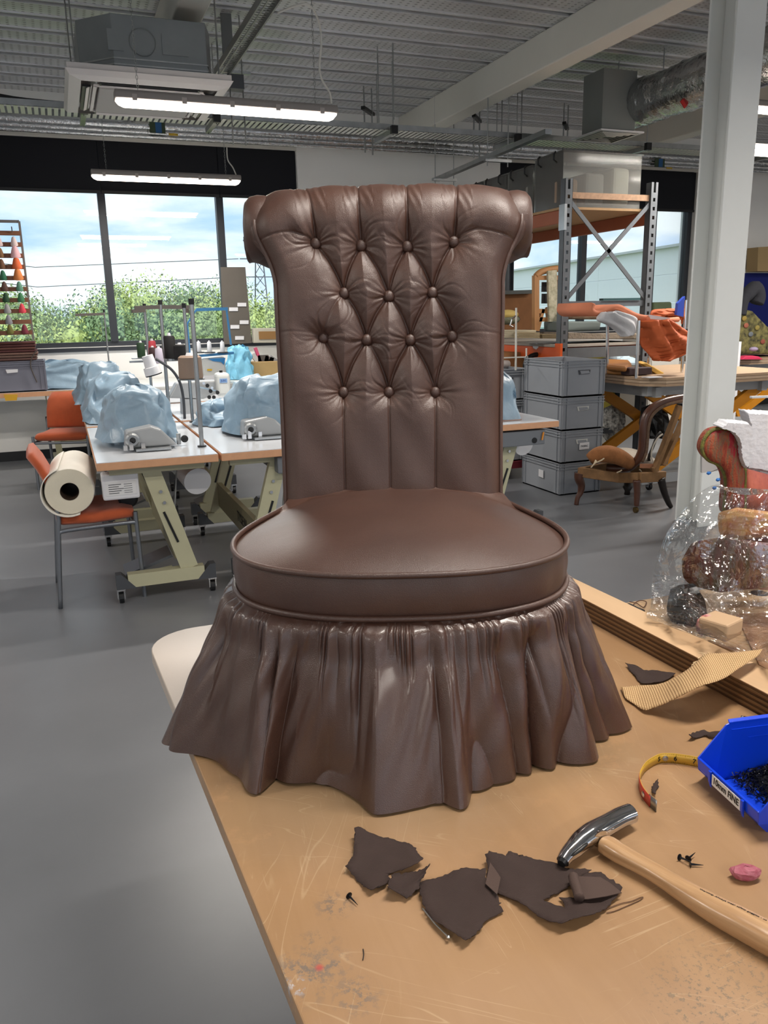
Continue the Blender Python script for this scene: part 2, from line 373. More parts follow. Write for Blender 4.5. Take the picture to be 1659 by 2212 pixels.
# ================================================================== CEILING SERVICES
LAMPM = M('lit lamp diffuser', '#fff1e2', .4, emit='#ffeedd', es=9.)
LAMPB = M('grey lamp body', '#8d8784', .5)
def linear_lamp(x, y, z, label, length=1.45, chain=True, group=None):
    t = thing('linear_lamp', label, 'lamp', (x, y, z), 0, group)
    q = MB(); R_ = .045; n = 10
    def cap(zs, yo): return [(-length/2+.05-.05*math.sin(k*PI/8), yo*1.0, 0) for k in range(9)]
    q.add([], [])
    sec = [(-.055, .035), (-.058, .01), (-.058, 0), (.058, 0), (.058, .01), (.055, .035), (.04, .05), (-.04, .05)]
    q.prism([(-length/2, a, b_) for a, b_ in sec], (length, 0, 0)); q.build('body', LAMPB, t, world=False, bevel=.006)
    d = MB(); sec = [(-.05, -.001), (-.047, -.02), (-.03, -.036), (0, -.042), (.03, -.036), (.047, -.02), (.05, -.001)]
    rows = []
    for xx, s_ in ((-length/2+.004, .25), (-length/2+.02, .7), (-length/2+.05, 1), (length/2-.05, 1), (length/2-.02, .7), (length/2-.004, .25)): rows.append([(xx, a*(.5+.5*s_), b_*s_) for a, b_ in sec])
    d.grid(rows); d.build('diffuser', LAMPM, t, world=False, smooth=True)
    for k in range(5):
        xx = (-.42+.21*k)*length
        MB().box(xx-.014, xx+.014, -.063, -.05, -.012, .022).build('clip', M('clip', '#a59d98', .4), t, world=False)
    if chain:
        for xx in (-.4*length, .4*length):
            q = MB(); z_ = .05; i = 0
            while z_ < DZ-z:
                a = (.006, 0) if i % 2 else (0, .006)
                q.tube([(xx+a[0]*math.cos(s_), a[1]*math.cos(s_), z_+.011+.014*math.sin(s_)) for s_ in [2*PI*k/6 for k in range(6)]], .0016, 4, closed=True); z_ += .022; i += 1
            q.build('chain', STEEL, t, world=False)
    l = bpy.data.lights.new('tube light', 'AREA'); l.shape = 'RECTANGLE'; l.size = length*.95; l.size_y = .08; l.energy = LAMP_W; l.color = (1, .93, .85)
    lo = bpy.data.objects.new('tube_light', l); COL.objects.link(lo); lo.parent = t; lo.location = (0, 0, -.05)
    return t
p = yp(498, 232, 5.42)
l1 = linear_lamp(zp(498, 232, 2.70).x, zp(498, 232, 2.70).y, 2.70, 'lit linear lamp hanging in front of the ceiling air conditioner', 1.36)
p2 = zp(363, 385, 2.72)
l2 = linear_lamp(p2.x, p2.y, 2.72, 'lit linear lamp hanging before the black blind, above the tree view', 1.36)
p3 = zp(1700, 330, 2.72)
linear_lamp(p3.x, p3.y, 2.72, 'lit linear lamp cut by the right photo edge beside the white column', 1.36)
# unseen lamps added to brighten the hall, built like the hanging ones in view
for (x, y) in ((-2.6, 5.4), (-2.6, 1.5), (1.2, .9), (1.2, -2.4), (4.9, 1.7), (4.9, -1.6), (8.6, 2.2), (8.6, 6.0), (-2.6, -2.2), (5.6, 5.3), (11.5, 3.0)):
    linear_lamp(x, y, 2.95, 'added linear lamp outside the frame that brightens the hall', 1.36, True, 'added lamps outside the frame')
# white flex of the near lamp
fl = [yp(*a, l1.location.y) for a in ((600, 28), (640, 12), (668, 12), (688, 45), (694, 90), (690, 145), (697, 175), (712, 200), (716, 224))]
tag(MB().tube(catmull(fl, 6), .007, 8).build('lamp_flex', M('white flex', '#d6d4cc', .5), smooth=True), 'white flex looping from the deck down to the near linear lamp', 'cable')
fl = [yp(*a, l2.location.y-.02) for a in ((490, 318), (492, 345), (503, 362), (510, 378))]
tag(MB().tube(catmull(fl, 5), .006, 8).build('lamp_flex', MATS['white flex'], smooth=True), 'short white flex at the right end of the far lamp before the blind', 'cable')
# air-conditioning cassette
ac = thing('air_conditioner', 'grey and white ceiling cassette air conditioner hung under the deck', 'air conditioner', (.71, 6.2, 2.9))
ACM = M('cassette body', '#84898b', .4, .35, var=.05); ACW = M('cassette panel', '#cfcbc9', .5)
A0, A1, B0, B1 = .2, 1.22, 5.68, 6.72
q = MB(); ch = .2; x0, x1, y0, y1 = .30, 1.14, 5.80, 6.62
poly = [(x0+ch, y0), (x1-ch*.3, y0), (x1, y0+ch), (x1, y1-ch), (x1-ch, y1), (x0+ch, y1), (x0, y1-ch), (x0, y0+ch)]
q.prism([(a, b_, 2.97) for a, b_ in poly], (0, 0, .32)); q.build('body', ACM, ac, bevel=.004)
q = MB()
for z in (3.0, 3.035): q.prism([(a+(a-.72)*.012, b_+(b_-6.2)*.012, z) for a, b_ in poly], (0, 0, .008))
q.build('flange', STEEL, ac)
q = MB(); q.grid([[(A0, B0, 2.93), (A1, B0, 2.93), (A1, B1, 2.93), (A0, B1, 2.93)], [(A0+.02, B0+.02, 2.90), (A1-.02, B0+.02, 2.90), (A1-.02, B1-.02, 2.90), (A0+.02, B1-.02, 2.90)], [(A0+.09, B0+.09, 2.885), (A1-.09, B0+.09, 2.885), (A1-.09, B1-.09, 2.885), (A0+.09, B1-.09, 2.885)]], cv=True)
q.box(A0+.01, A1-.01, B0+.01, B1-.01, 2.925, 2.965); q.build('panel', ACW, ac)
q = MB().box(A0+.2, A1-.2, B0+.2, B1-.2, 2.872, 2.90).build('grille', M('cassette grille', '#a3a09f', .6), ac, bevel=.006)
cx, cy = (A0+A1)/2, (B0+B1)/2
for k in range(4):
    R_ = Matrix.Rotation(k*PI/2, 3, 'Z'); hw = (A1-A0)/2
    q = MB(); q.boxc(Vector((cx, cy, 2.888))+R_@Vector((0, -hw+.125, 0)), (.62, .05, .012), R_); q.build('air_slot', BLACK, ac)
    q = MB(); q.boxc(Vector((cx, cy, 2.883))+R_@Vector((0, -hw+.14, 0)), (.60, .04, .004), R_@Matrix.Rotation(.5, 3, 'X')); q.build('louvre', ACW, ac)
    q = MB(); q.boxc(Vector((cx, cy, 2.886))+R_@Vector((0, -hw+.175, 0)), (.68, .02, .012), R_); q.build('rim', ACW, ac)
q = MB()
for x, y in ((.27, 5.9), (.27, 6.5), (1.17, 5.9), (1.17, 6.5)): q.cyl((x, y, 3.0), (x, y, DZ), .006, n=6)
q.build('hanging_rod', STEEL, ac)
q = MB(); rng_ = [(.40, 5.795), (.96, 5.795)]; q.box(.47, .56, 5.793, 5.80, 3.08, 3.2); q.box(.80, .96, 5.793, 5.80, 3.08, 3.2)
q.tube([(.68+.08*math.cos(a), 5.795, 3.14+.08*math.sin(a)) for a in [2*PI*k/20 for k in range(20)]], .003, 4, closed=True)
q.build('embossing', ACM, ac)
# foil pipes along the wall
FOIL = M('crinkled foil', '#c4c6c7', .2, 1., bump=1., bs=26)
for i, (pa, pb, r) in enumerate((((0, 254), (1500, 342), .045), ((0, 268), (1500, 352), .03), ((0, 277), (1500, 361), .022))):
    a = yp(*pa, 8.95-.0*i); b_ = yp(*pb, 8.95); d = (b_-a); a = a-d*.7; b_ = b_+d*.75; a.x = max(a.x, -5.99); b_.z = a.z = (a.z+b_.z)/2
    tag(MB().tube([a+(b_-a)*k/40 for k in range(41)], r, 14).build('foil_pipe', FOIL, smooth=True), ['thick foil-wrapped pipe, topmost along the top of the window wall', 'thinner foil pipe, middle one along the top of the window wall', 'thinnest foil pipe, lowest along the top of the window wall'][i], 'pipe')
# clips on the pipe
for i, (px, py) in enumerate(((340, 276), (1425, 352))):
    p = yp(px, py, 8.88); t = thing('pipe_label', ['blue and yellow pipe label, left of the far lamp chain', 'blue and yellow pipe label beside the racking top'][i], 'label', p)
    MB().boxc(p, (.15, .01, .1)).build('wrap', M('pipe label green', '#3b4a35', .5), t); MB().boxc(p+Vector((.01, -.007, 0)), (.06, .006, .095)).build('band', M('pipe label blue', '#2b5c8f', .5), t)
    MB().boxc(p+Vector((.15, -.004, -.055)), (.09, .006, .02)).build('arrow', M('pipe label yellow', '#c9a93c', .5), t)
# cable tray along the wall
TZ, TY0, TY1 = 3.1, 7.5, 7.78
tr_ = thing('cable_tray', 'long slotted cable tray hung parallel to the window wall', 'cable tray', (3, 7.6, TZ))
q = MB(); q.box(-5.99, 13.9, TY0, TY0+.004, TZ, TZ+.05); q.box(-5.99, 13.9, TY1-.004, TY1, TZ, TZ+.05); q.build('side_rail', STEEL, tr_)
q = MB(); x = -5.9
TRW = M('tray slats', '#d4d6d2', .4, .5)
while x < 13.8:
    q.box(x, x+.032, TY0, TY1, TZ, TZ+.003); x += .05
o = q.build('slats', TRW, tr_); o['kind'] = 'stuff'
for i, x in enumerate((-1.6, .37, 1.43, 3.05, 4.35, 5.9, 7.6)):
    MB().box(x-.02, x+.02, TY0-.1, TY1+.1, TZ-.045, TZ-.004).build('support_bracket', STEEL, tr_)
    MB().cyl((x, TY0-.06, TZ-.06), (x, TY0-.06, DZ), .005, n=6).build('hanging_rod', STEEL, tr_)
    MB().cyl((x, TY1+.06, TZ-.06), (x, TY1+.06, DZ), .005, n=6).build('hanging_rod', STEEL, tr_)
    MB().box(x-.03, x+.03, TY0-.105, TY0-.06, TZ-.05, TZ+.02).build('end_cap', BLACK, tr_)
MB().tube(catmull([(-5.9, 7.7, TZ+.1), (-1, 7.72, TZ+.13), (.1, 7.7, TZ+.08), (2, 7.7, TZ+.06), (8, 7.65, TZ+.05), (13, 7.7, TZ+.05)], 8), .02, 6).build('cables', CORD, tr_)
# second tray/strut, slanting between the deck and the wall area (from px 940,390 to 1200,270)
a = zp(943, 388, 2.72); b_ = zp(1250, 262, 2.72)
t = thing('strut_channel', 'slotted steel strut hung diagonally below the tray, pointing at the grille', 'strut', a)
ya = a.y; b_ = Vector((a.x+.0, 0, 0))
A_ = yp(943, 388, 8.6); B_ = yp(1185, 284, 6.3); B_.z = A_.z; B_ = zp(1185, 284, A_.z)
MB().bar(A_, B_, .06, .04).build('channel', STEEL, t)
for px, py in ((960, 382), (1075, 340)):
    p = zp(px, py, A_.z); MB().bar(p+Vector((-.14, 0, -.03)), p+Vector((.14, 0, -.03)), .04, .025).build('cross_bracket', STEEL, t)
    for dx in (-.11, .11): MB().cyl((p.x+dx, p.y, p.z-.08), (p.x+dx, p.y, DZ), .005, n=6).build('hanging_rod', STEEL, t)
# perforated strut hanging from the deck left of centre
A_ = zp(478, 158, 3.25); B_ = zp(600, -30, 3.25)
t = thing('perforated_channel', 'perforated steel channel running overhead right of the air conditioner', 'strut', A_)
PERF = M('perforated channel', '#8b8d8c', .4, .7)
d = B_-A_; q = MB(); n_ = 44
for k in range(n_+1): p = A_+d*k/n_; q.bar(p-Vector((.05, 0, 0)), p+Vector((.05, 0, 0)), .012, .004)
q.bar(A_-Vector((.05, 0, 0)), B_-Vector((.05, 0, 0)), .01, .05); q.bar(A_+Vector((.05, 0, 0)), B_+Vector((.05, 0, 0)), .01, .05); q.bar(A_, B_, .012, .006)
o = q.build('channel', PERF, t)
MB().boxc(A_+Vector((.12, .02, .02)), (.22, .03, .02)).build('bracket', STEEL, t)
MB().boxc(A_+Vector((.1, .0, -.06)), (.12, .1, .1)).build('hanger_box', DGREY, t)
for dx in (.06, .16): MB().cyl((A_.x+dx, A_.y, A_.z-.5), (A_.x+dx, A_.y, DZ), .006, n=6).build('hanging_rod', STEEL, t)
MB().box(A_.x+.02, A_.x+.1, A_.y-.01, A_.y+.01, A_.z+.05, DZ).build('drop_plate', M('grey plate', '#707372', .5, .5), t)
# small beam clamps with rods near the wall
for i, (px, py) in enumerate(((795, 240), (1030, 256), (1222, 272))):
    p = yp(px, py, 8.3); t = thing('rod_hanger', ['small black rod hanger below the deck, left of the big beam', 'small black rod hanger between the big beam and the duct', 'small black rod hanger next to the duct box'][i], 'bracket', p)
    MB().bar(p+Vector((-.1, -.12, 0)), p+Vector((.1, .12, 0)), .04, .03).build('bracket', BLACK, t)
    for s_ in (-1, 1): MB().cyl((p.x+.06*s_, p.y+.05*s_, DZ), (p.x+.06*s_, p.y+.05*s_, p.z-.4), .008, n=6).build('hanging_rod', STEEL, t)
for i, (px, py) in enumerate(((815, 100), (848, 90), (1128, 190), (1085, 200))):
    p = zp(px, py, DZ); t = MB().cyl(p, (p.x, p.y, 3.06), .006, n=6).build('threaded_rod', STEEL)
    tag(t, 'thin threaded rod under the deck, '+['left of the pair right of the lamp flex', 'right of the pair right of the lamp flex', 'just beyond the big beam, on its right', 'below the big beam near its far end'][i], 'rod', 'thin hanging rods')
# flexible foil duct, plenum box, square diffuser
dc = thing('ventilation_duct', 'crinkled silver foil duct feeding a square ceiling diffuser box', 'duct', zp(1311, 294, 3.0))
DF = zp(1311, 294, 3.0); hw = .235
q = MB(); q.box(DF.x-.17, DF.x+.19, DF.y-.15, DF.y+.15, 3.03, 3.52); q.build('plenum_box', M('grey duct board', '#7c8180', .6), dc)
q = MB()
R45 = Matrix.Rotation(0, 3, 'Z')
q.boxc(DF, (hw*2, hw*2, .015)); q.build('diffuser_frame', WHITE, dc, bevel=.004)
for k, s_ in enumerate((.19, .145, .10, .055)):
    q = MB()
    for a in range(4):
        Rr = Matrix.Rotation(a*PI/2, 3, 'Z'); q.boxc(DF+Rr@Vector((0, s_, -.012)), (2*s_, .018, .004), Rr@Matrix.Rotation(.4, 3, 'X'))
    q.build('diffuser_ring', CREAM, dc)
    MB().boxc(DF+Vector((0, 0, -.009)), (.40, .40, .002)).build('diffuser_gap', BLACK, dc) if k == 0 else None
p0 = Vector((DF.x+.16, DF.y, 3.30))
Zd = 3.28; p0 = Vector((DF.x+.17, DF.y-.02, Zd)); pts = [p0, zp(1352, 232, Zd), zp(1430, 206, Zd), zp(1530, 170, Zd), zp(1655, 122, Zd), zp(1900, 20, Zd)]
cp = catmull(pts, 22); rg = np.random.default_rng(5); R0 = .195
rows = []
for i, p in enumerate(cp):
    d = (cp[min(i+1, len(cp)-1)]-cp[max(i-1, 0)]).normalized(); a = d.cross(Vector((0, 0, 1))).normalized(); b_ = a.cross(d)
    wv = 1+.012*math.sin(i*.9)+.03*math.sin(i*.23); rows.append([p+(a*math.cos(t_)+b_*math.sin(t_))*R0*wv*(1+rg.normal()*.018) for t_ in [2*PI*k/36 for k in range(36)]])
q = MB(); q.grid(rows, cv=True); q.build('foil_hose', FOIL, dc, smooth=True)
p = zp(1478, 222, 3.12); MB().boxc(p, (.07, .01, .05), Matrix.Rotation(.8, 3, 'Y')).build('red_sticker', M('red', '#a01818', .5), dc)['label'] = 'small red sticker'
for dx, dy in ((.0, .12), (pts[2].x-p0.x, pts[2].y-p0.y), (pts[3].x-p0.x, pts[3].y-p0.y)): MB().cyl((p0.x+dx, p0.y+dy, 3.4), (p0.x+dx, p0.y+dy, DZ), .006, n=6).build('hanging_rod', STEEL, dc)
# ================================================================== SEWING TABLES (left)
BLUE = M('blue plastic sheet', '#8aa3b6', .36, bump=.15, bs=60, var=.10, vs=10)
def caster(q_w, q_f, x, y, z=0):
    q_w.cyl((x-.012, y, z+.03), (x+.012, y, z+.03), .03, n=14)
    q_f.box(x-.02, x-.014, y-.02, y+.02, z+.025, z+.075); q_f.box(x+.014, x+.02, y-.02, y+.02, z+.025, z+.075); q_f.box(x-.022, x+.022, y-.024, y+.024, z+.07, z+.08)
def sewing_table(x0, x1, y0, y1, label, top=.77, group='sewing machine tables', drawer=False, slant=1, text_on=False):
    t = thing('sewing_table', label, 'table', ((x0+x1)/2, (y0+y1)/2, 0), 0, group)
    TE = MB().box(x0, x1, y0, y1, top-.042, top-.003).build('edge_band', BEECH, t, bevel=.004)
    MB().box(x0+.003, x1-.003, y0+.003, y1-.003, top-.003, top).build('tabletop', TABLEW, t)
    for ys in (y0+.1, y1-.14):
        q = MB(); q.box(x0+.06, x1-.06, ys, ys+.05, top-.085, top-.042); q.build('top_rail', STAND, t)
        q = MB(); xa, xb = (x0+.26, x0+.40) if slant > 0 else (x1-.26, x1-.40)
        q.bar((xa, ys+.025, top-.06), (xb+.02*slant, ys+.025, .15), .04, .09, up=(1, 0, 0)); lg = q.build('leg', STAND, t)
        q = MB(); am = xa+(xb-xa)*.5; q.bar((am-.02*slant, ys+.003, .47), (am+.04*slant, ys+.003, .30), .006, .012, up=(1, 0, 0)); q.build('slot', BLACK, lg)
        for k in (.58, .52): MB().cyl((xa+(xb-xa)*(top-k)/.62, ys+.002, k), (xa+(xb-xa)*(top-k)/.62, ys-.006, k), .009, n=8).build('bolt', CHROME, lg)
        q = MB(); q.box(x0+.10, x1-.10, ys-.005, ys+.055, .085, .155); q.build('foot', STAND, t)
        q = MB()
        for xx, s_ in ((x0+.04, 1), (x1-.04, -1)): q.prism([(xx, ys-.006, .16), (xx+.03*s_, ys-.006, .16), (xx+.10*s_, ys-.006, .08), (xx, ys-.006, .08)], (0, .062, 0))
        q.build('foot_cap', DGREY, t)
        for xx in (x0+.06, x1-.06):
            a, b_ = MB(), MB(); caster(a, b_, xx, ys+.025); c_ = a.build('caster', BLACK, t); b_.build('fork', CHROME, c_)
    q = MB(); xm = x0+.38 if slant > 0 else x1-.38
    q.box(xm-.03, xm+.0, y0+.14, y1-.12, .20, .36); st = q.build('stretcher', M('olive cross bar', '#8a8467', .45), t)
    q = MB(); q.boxc((x0+.22, y0+.30, .16), (.26, .20, .015), Matrix.Rotation(-.32, 3, 'Y')); pd = q.build('treadle', M('ribbed treadle', '#6b6f74', .35, .6), t)
    MB().bar((x0+.34, y0+.21, .13), (x0+.08, y0+.21, .10), .008, .03).build('treadle_arm', STAND, t)
    MB().cyl((x0+.36, y0+.3, .2), (x0+.42, y0+.3, top-.08), .004, n=6).build('pitman_rod', STEEL, t)
    q = MB(); q.cyl((x0+.52, y0+.28, top-.19), (x0+.50, y0+.46, top-.16), .075, n=24); q.build('motor', WHITE, t, smooth='auto')
    if drawer:
        q = MB(); q.box(x0+.30, x1-.02, y0+.03, y0+.4, top-.14, top-.05); q.build('drawer', M('slate drawer', '#6d7278', .5), t, bevel=.006)
    return t
TLX = (.10, .695); TRX = (.71, 1.30)
ROWS = ((4.13, 5.55), (5.63, 6.82), (6.90, 8.2))
nm = ['front', 'middle', 'far']
for i, (a, b_) in enumerate(ROWS):
    t = sewing_table(*TLX, a, b_, 'white-topped sewing table with beech edge, %s of the left-hand row' % nm[i])
    if i == 0:
        q = MB(); q.box(.12, .30, 4.24, 4.34, .555, .69); bx = q.build('control_box', WHITE, t, bevel=.01)
        MB().box(.135, .285, 4.237, 4.24, .58, .65).build('rating_plate', M('label paper', '#d9dadb', .6), bx)
        q = MB()
        for k in range(5): q.box(.15, .20+.012*(k % 3), 4.2355, 4.237, .59+.011*k, .593+.011*k); q.box(.225, .265, 4.2355, 4.237, .59+.011*k, .592+.011*k)
        q.build('print', DGREY, bx)
        MB().lathe([(.04, 0), (.052, .004), (.052, .012), (.04, .016)], (.25, 4.42, .52), 20, (0, 1, 0)).build('handwheel', BLACK, t)
for i, (a, b_) in enumerate(ROWS[:3]):
    t = sewing_table(*TRX, a, b_, 'white-topped sewing table with beech edge, %s of the right-hand row' % nm[i], slant=-1, drawer=(i == 0))
    if i == 0:
        mtx = frame((1.30-.412, (a+b_)/2-.25, .28), (0, -1, 0), (0, 0, 1))
        text('TYSEW', .085, frame((.888, 4.62, .28), (0, -1, 0), (0, 0, 1)), 'lettering', M('print dark', '#2b2924', .5), t)
        MB().cyl((1.22, 4.2, .62), (1.25, 4.2, .62), .05, n=16).build('knee_pad', BLACK, t)
# front sewing table on the right of the chair back
t = sewing_table(2.3, 2.905, 4.375, 5.62, 'white-topped sewing table with beech edge and grey drawer, beside the tall crate stack', slant=-1, drawer=False, group=None)
q = MB(); q.box(2.33, 2.82, 4.40, 4.75, .62, .715); dr = q.build('drawer', M('slate drawer', '#6d7278', .5), t, bevel=.006)
MB().cyl((2.74, 4.395, .65), (2.74, 4.402, .65), .018, n=16).build('pull', BLACK, dr)
MB().bar((2.80, 4.39, .70), (2.79, 4.39, .65), .008, .008).build('drawer_tab', M('orange tag', '#e09030', .5), dr)
p = yp(1108, 925, 4.7)
tag(MB().prism([zp(x, y, .772) for x, y in ((1060, 898), (1110, 893), (1127, 907), (1060, 913))], (0, 0, .004)).build('cloth_scrap', M('pinkish cloth', '#a98c82', .8)), 'folded pinkish cloth lying on the table by the crates', 'cloth')

# draped machine covers
def cover(cx, cy, z0, L, W, H, seed, label, mat=BLUE, rz=0., flare=1.25, head=.9, name='machine_cover'):
    rg = np.random.default_rng(seed); NU, NV = 26, 9; rows = []
    ph = rg.uniform(0, 6, 12); fr_ = rg.integers(3, 14, 12); am = rg.uniform(.2, 1, 12)
    cR, sR = math.cos(rz), math.sin(rz)
    for j in range(NV+1):
        v = j/NV; row = []
        for i in range(NU):
            a = 2*PI*i/NU; ca, sa = math.cos(a), math.sin(a)
            e_ = .62; ux = abs(ca)**e_*(1 if ca > 0 else -1); uy = abs(sa)**e_*(1 if sa > 0 else -1)
            top_ = v < .4
            s_ = (v/.4)**.75*.72 if top_ else .72+(v-.4)/.6*(.28*flare)
            f_ = sum(am[k]*math.sin(fr_[k]*a+ph[k]+v*3*am[k]) for k in range(12))*.035*(v**1.2+.15)
            hx = uy*s_*(1+f_)*L/2; wx = ux*s_*(1+f_)*W/2
            ridge = H*(1-.22*max(0, min(1, (uy*s_+.35)))*head)
            z = ridge*(1-.10*(v/.4)**2) if top_ else ridge*.9*(1-(v-.4)/.6)
            z += .010*math.sin(9*uy*s_+ph[0])*(1-v)+.008*math.sin(17*ux*s_+5*uy*s_+ph[1])*(1-v*.5)
            row.append((cx+wx*cR-hx*sR, cy+wx*sR+hx*cR, z0+max(.0, z)))
        rows.append(row)
    for j in range(1, NV+1):
        for i in range(NU):
            x, y, z = rows[j][i]; k_ = .016*(1 if j < NV else .4); rows[j][i] = (x+rg.normal()*k_, y+rg.normal()*k_, max(z0, z+rg.normal()*k_*.6))
    q = MB(); q.grid(rows, cv=True)
    q.F = [f for f in q.F if min(f) >= NU]; q.V = q.V[NU:]; q.F = [tuple(a-NU for a in f) for f in q.F]; c0 = sum((Vector(v) for v in q.V[:NU]), Vector())/NU; q.V.append(tuple(c0+Vector((0, 0, .01)))); q.F += [((i+1) % NU, i, len(q.V)-1) for i in range(NU)]
    o = q.build(name, mat, smooth=True); me = o.data
    bmx = bmesh.new(); bmx.from_mesh(me); bmesh.ops.triangulate(bmx, faces=bmx.faces); cl = bmx.edges.layers.float.get('crease_edge') or bmx.edges.layers.float.new('crease_edge')
    for e in bmx.edges: e[cl] = float(rg.choice([0, .35, .7], p=[.5, .3, .2]))
    bmx.to_mesh(me); bmx.free(); me.shade_smooth()
    md = o.modifiers.new('sub', 'SUBSURF'); md.levels = 2; md.render_levels = 2
    return tag(o, label, 'cover')
def machine_bed(cx, cy, z0, label, s=1):
    t = thing('sewing_machine', label, 'sewing machine', (cx, cy, z0))
    MB().box(cx-.09, cx+.09, cy-.26, cy+.24, z0, z0+.012).build('bed_plate', STEEL, t)
    q = MB(); q.prism([(cx-.14, cy-.20, z0+.012), (cx+.13, cy-.20, z0+.012), (cx+.05, cy-.20, z0+.10), (cx-.0, cy-.20, z0+.12), (cx-.13, cy-.20, z0+.10)], (0, .12, 0)); q.build('housing', M('machine body grey', '#a4a7a9', .35, .2), t, bevel=.01)
    q = MB(); q.box(cx-.05, cx+.05, cy+.0, cy+.22, z0+.16, z0+.20); q.box(cx-.05, cx+.05, cy+.12, cy+.2, z0+.012, z0+.16); q.build('arm', WHITE, t, bevel=.015)
    q = MB(); q.lathe([(.028, 0), (.038, .004), (.038, .014), (.028, .018)], (cx-.10, cy-.215, z0+.055), 20, (0, 1, 0)); q.build('handwheel', STEEL, t)
    MB().lathe([(.012, 0), (.016, .004), (.016, .01)], (cx-.10, cy-.225, z0+.055), 12, (0, 1, 0)).build('hub', BLACK, t)
    q = MB()
    for a, b_ in ((-.15, .012), (-.12, .03), (-.06, .02)): q.box(cx+a, cx+a+.02, cy-.225, cy-.2, z0+.005, z0+b_+.02)
    q.build('latch', CHROME, t); MB().cyl((cx+.15, cy-.1, z0+.0), (cx+.15, cy-.1, z0+.06), .012, n=10).build('bobbin_winder', STEEL, t)
    MB().lathe([(.01, 0), (.02, .003), (.02, .012), (.01, .015)], (cx+.18, cy-.12, z0+.03), 14, (0, 1, 0)).build('winder_wheel', BLACK, t)
    return t
machine_bed(.40, 4.62, .775, 'grey sewing machine bed poking out from under the nearest blue cover')
machine_bed(1.05, 4.72, .775, 'grey sewing machine bed under the big rounded blue cover by the chair back')
cover(.36, 4.83, .80, .60, .42, .29, 1, 'nearest wrinkled pale blue plastic machine cover on the front left table', flare=1.1)
cover(.32, 6.05, .775, .78, .44, .33, 2, 'middle wrinkled pale blue machine cover, second one back on the left row')
cover(.28, 7.35, .775, .75, .42, .34, 3, 'farthest wrinkled pale blue machine cover of the left row')
cover(1.10, 4.86, .785, .62, .46, .33, 4, 'big rounded pale blue plastic machine cover touching the chair back outline', flare=1.05)
tag(cover(.98, 5.36, .775, .38, .42, .16, 5, 'low crumpled blue plastic sheet lying behind the big rounded cover'), None)
cover(2.55, 4.75, .775, .5, .42, .32, 6, 'pale blue plastic machine cover on the table right of the chair back', flare=1.0)
# wall bench at the window with covered machine
t = thing('wall_bench', 'beech-edged white bench running under the windows at the left', 'table', (-1.6, 8.9, 0))
MB().box(-3.6, .6, 8.68, 9.32, .745, .775).build('worktop', TABLEW, t); MB().box(-3.6, .6, 8.665, 8.68, .73, .775).build('edge_band', BEECH, t)
for x in (-.14, -1.5, -2.9):
    q = MB(); q.bar((x-.03, 8.86, .73), (x+.02, 8.86, .1), .05, .06, up=(1, 0, 0)); q.build('leg', STAND, t)
    MB().box(x-.07, x+.07, 8.62, 9.2, .02, .09).build('foot', STAND, t)
MB().box(-.12, .62, 8.9, 8.93, .22, .38).build('cross_bar', STAND, t)
MB().prism([yp(x, y, 8.66) for x, y in ((8, 852), (38, 852), (36, 865), (12, 866))], (0, .05, 0)).build('yellow_box', M('yellow enamel', '#d2a32a', .5), t)['label'] = 'small yellow enclosure under the edge'
q = MB(); p = yp(116, 856, 8.70); q.boxc(p, (.13, .05, .06)); q.build('rocker_switch', WHITE, t)
t = thing('wall_bench', 'pale bench under the windows behind the thread stands', 'table', (2.0, 9.0, 0))
MB().box(.72, 4.4, 8.22, 9.36, .765, .80).build('worktop', M('pale worktop', '#cfd3d2', .4), t)
MB().box(.72, 4.4, 8.23, 8.27, .71, .765).build('front_rail', WHITE, t)
for x in (.8, 2.2, 3.6): MB().box(x-.03, x+.03, 8.85, 9.2, 0, .765).build('leg', STAND, t)
cover(-.02, 8.98, .777, .36, .84, .28, 8, 'long pale blue machine cover on the left wall bench beside the grey crate', flare=1.05, head=.2)

# thread stands ------------------------------------------------------
def thread_stand(px, base_py, top_py, Y, z0, label, armL=.2, armR=0., r=.011):
    b_ = yp(px[0], base_py, Y); tp = yp(px[1], top_py, Y); x = (b_.x+tp.x)/2
    t = thing('thread_stand', label, 'thread stand', (x, Y, z0))
    MB().cyl((x, Y, z0), (x, Y, tp.z-.02), r, n=10).build('pole', STEEL, t, smooth='auto')
    MB().cyl((x, Y, tp.z-.03), (x, Y, tp.z), r*1.25, n=10).build('cap', BLACK, t); MB().cyl((x, Y, z0), (x, Y, z0+.008), r*2, n=12).build('foot', BLACK, t)
    for s_, a in ((-1, armL), (1, armR)):
        if a: MB().bar((x, Y, tp.z-.045), (x+s_*a, Y+(.06 if s_ > 0 else -.03), tp.z-.05), .02, .025).build('guide_arm', M('gunmetal arm', '#5d5752', .4, .5), t)
    return t, x, tp.z
thread_stand((438, 411), 966, 645, 4.4, .77, 'nearest tall steel thread pole standing at the front table joint', 0, 0, .012)
thread_stand((367, 345), 907, 648, 5.75, .77, 'tall steel thread pole with two dark arms, left of the black cones', .17, .22, .012)
thread_stand((335, 308), 892, 656, 6.05, .77, 'leftmost steel thread pole with a short arm', .09, 0, .010)
TS4, _, _ = thread_stand((416, 397), 911, 655, 5.5, .77, 'steel thread pole just left of the window mullion', 0, .03, .011)
thread_stand((238, 226), 830, 668, 8.7, .777, 'thin steel thread stand at the far left bench with a long arm', .27, 0, .008)
tag(MB().bar(yp(424, 669, 8.3), yp(492, 667, 8.3), .02, .03).bar(yp(489, 668, 8.3), yp(499, 745, 8.3), .018, .018).bar(yp(404, 700, 8.3), yp(410, 770, 8.3), .02, .02).bar(yp(404, 700, 8.3), yp(424, 669, 8.3), .015, .015).build('thread_stand', M('blue metal arm', '#3f86bd', .4)), 'thread stand with a blue top bar behind the poles', 'thread stand')
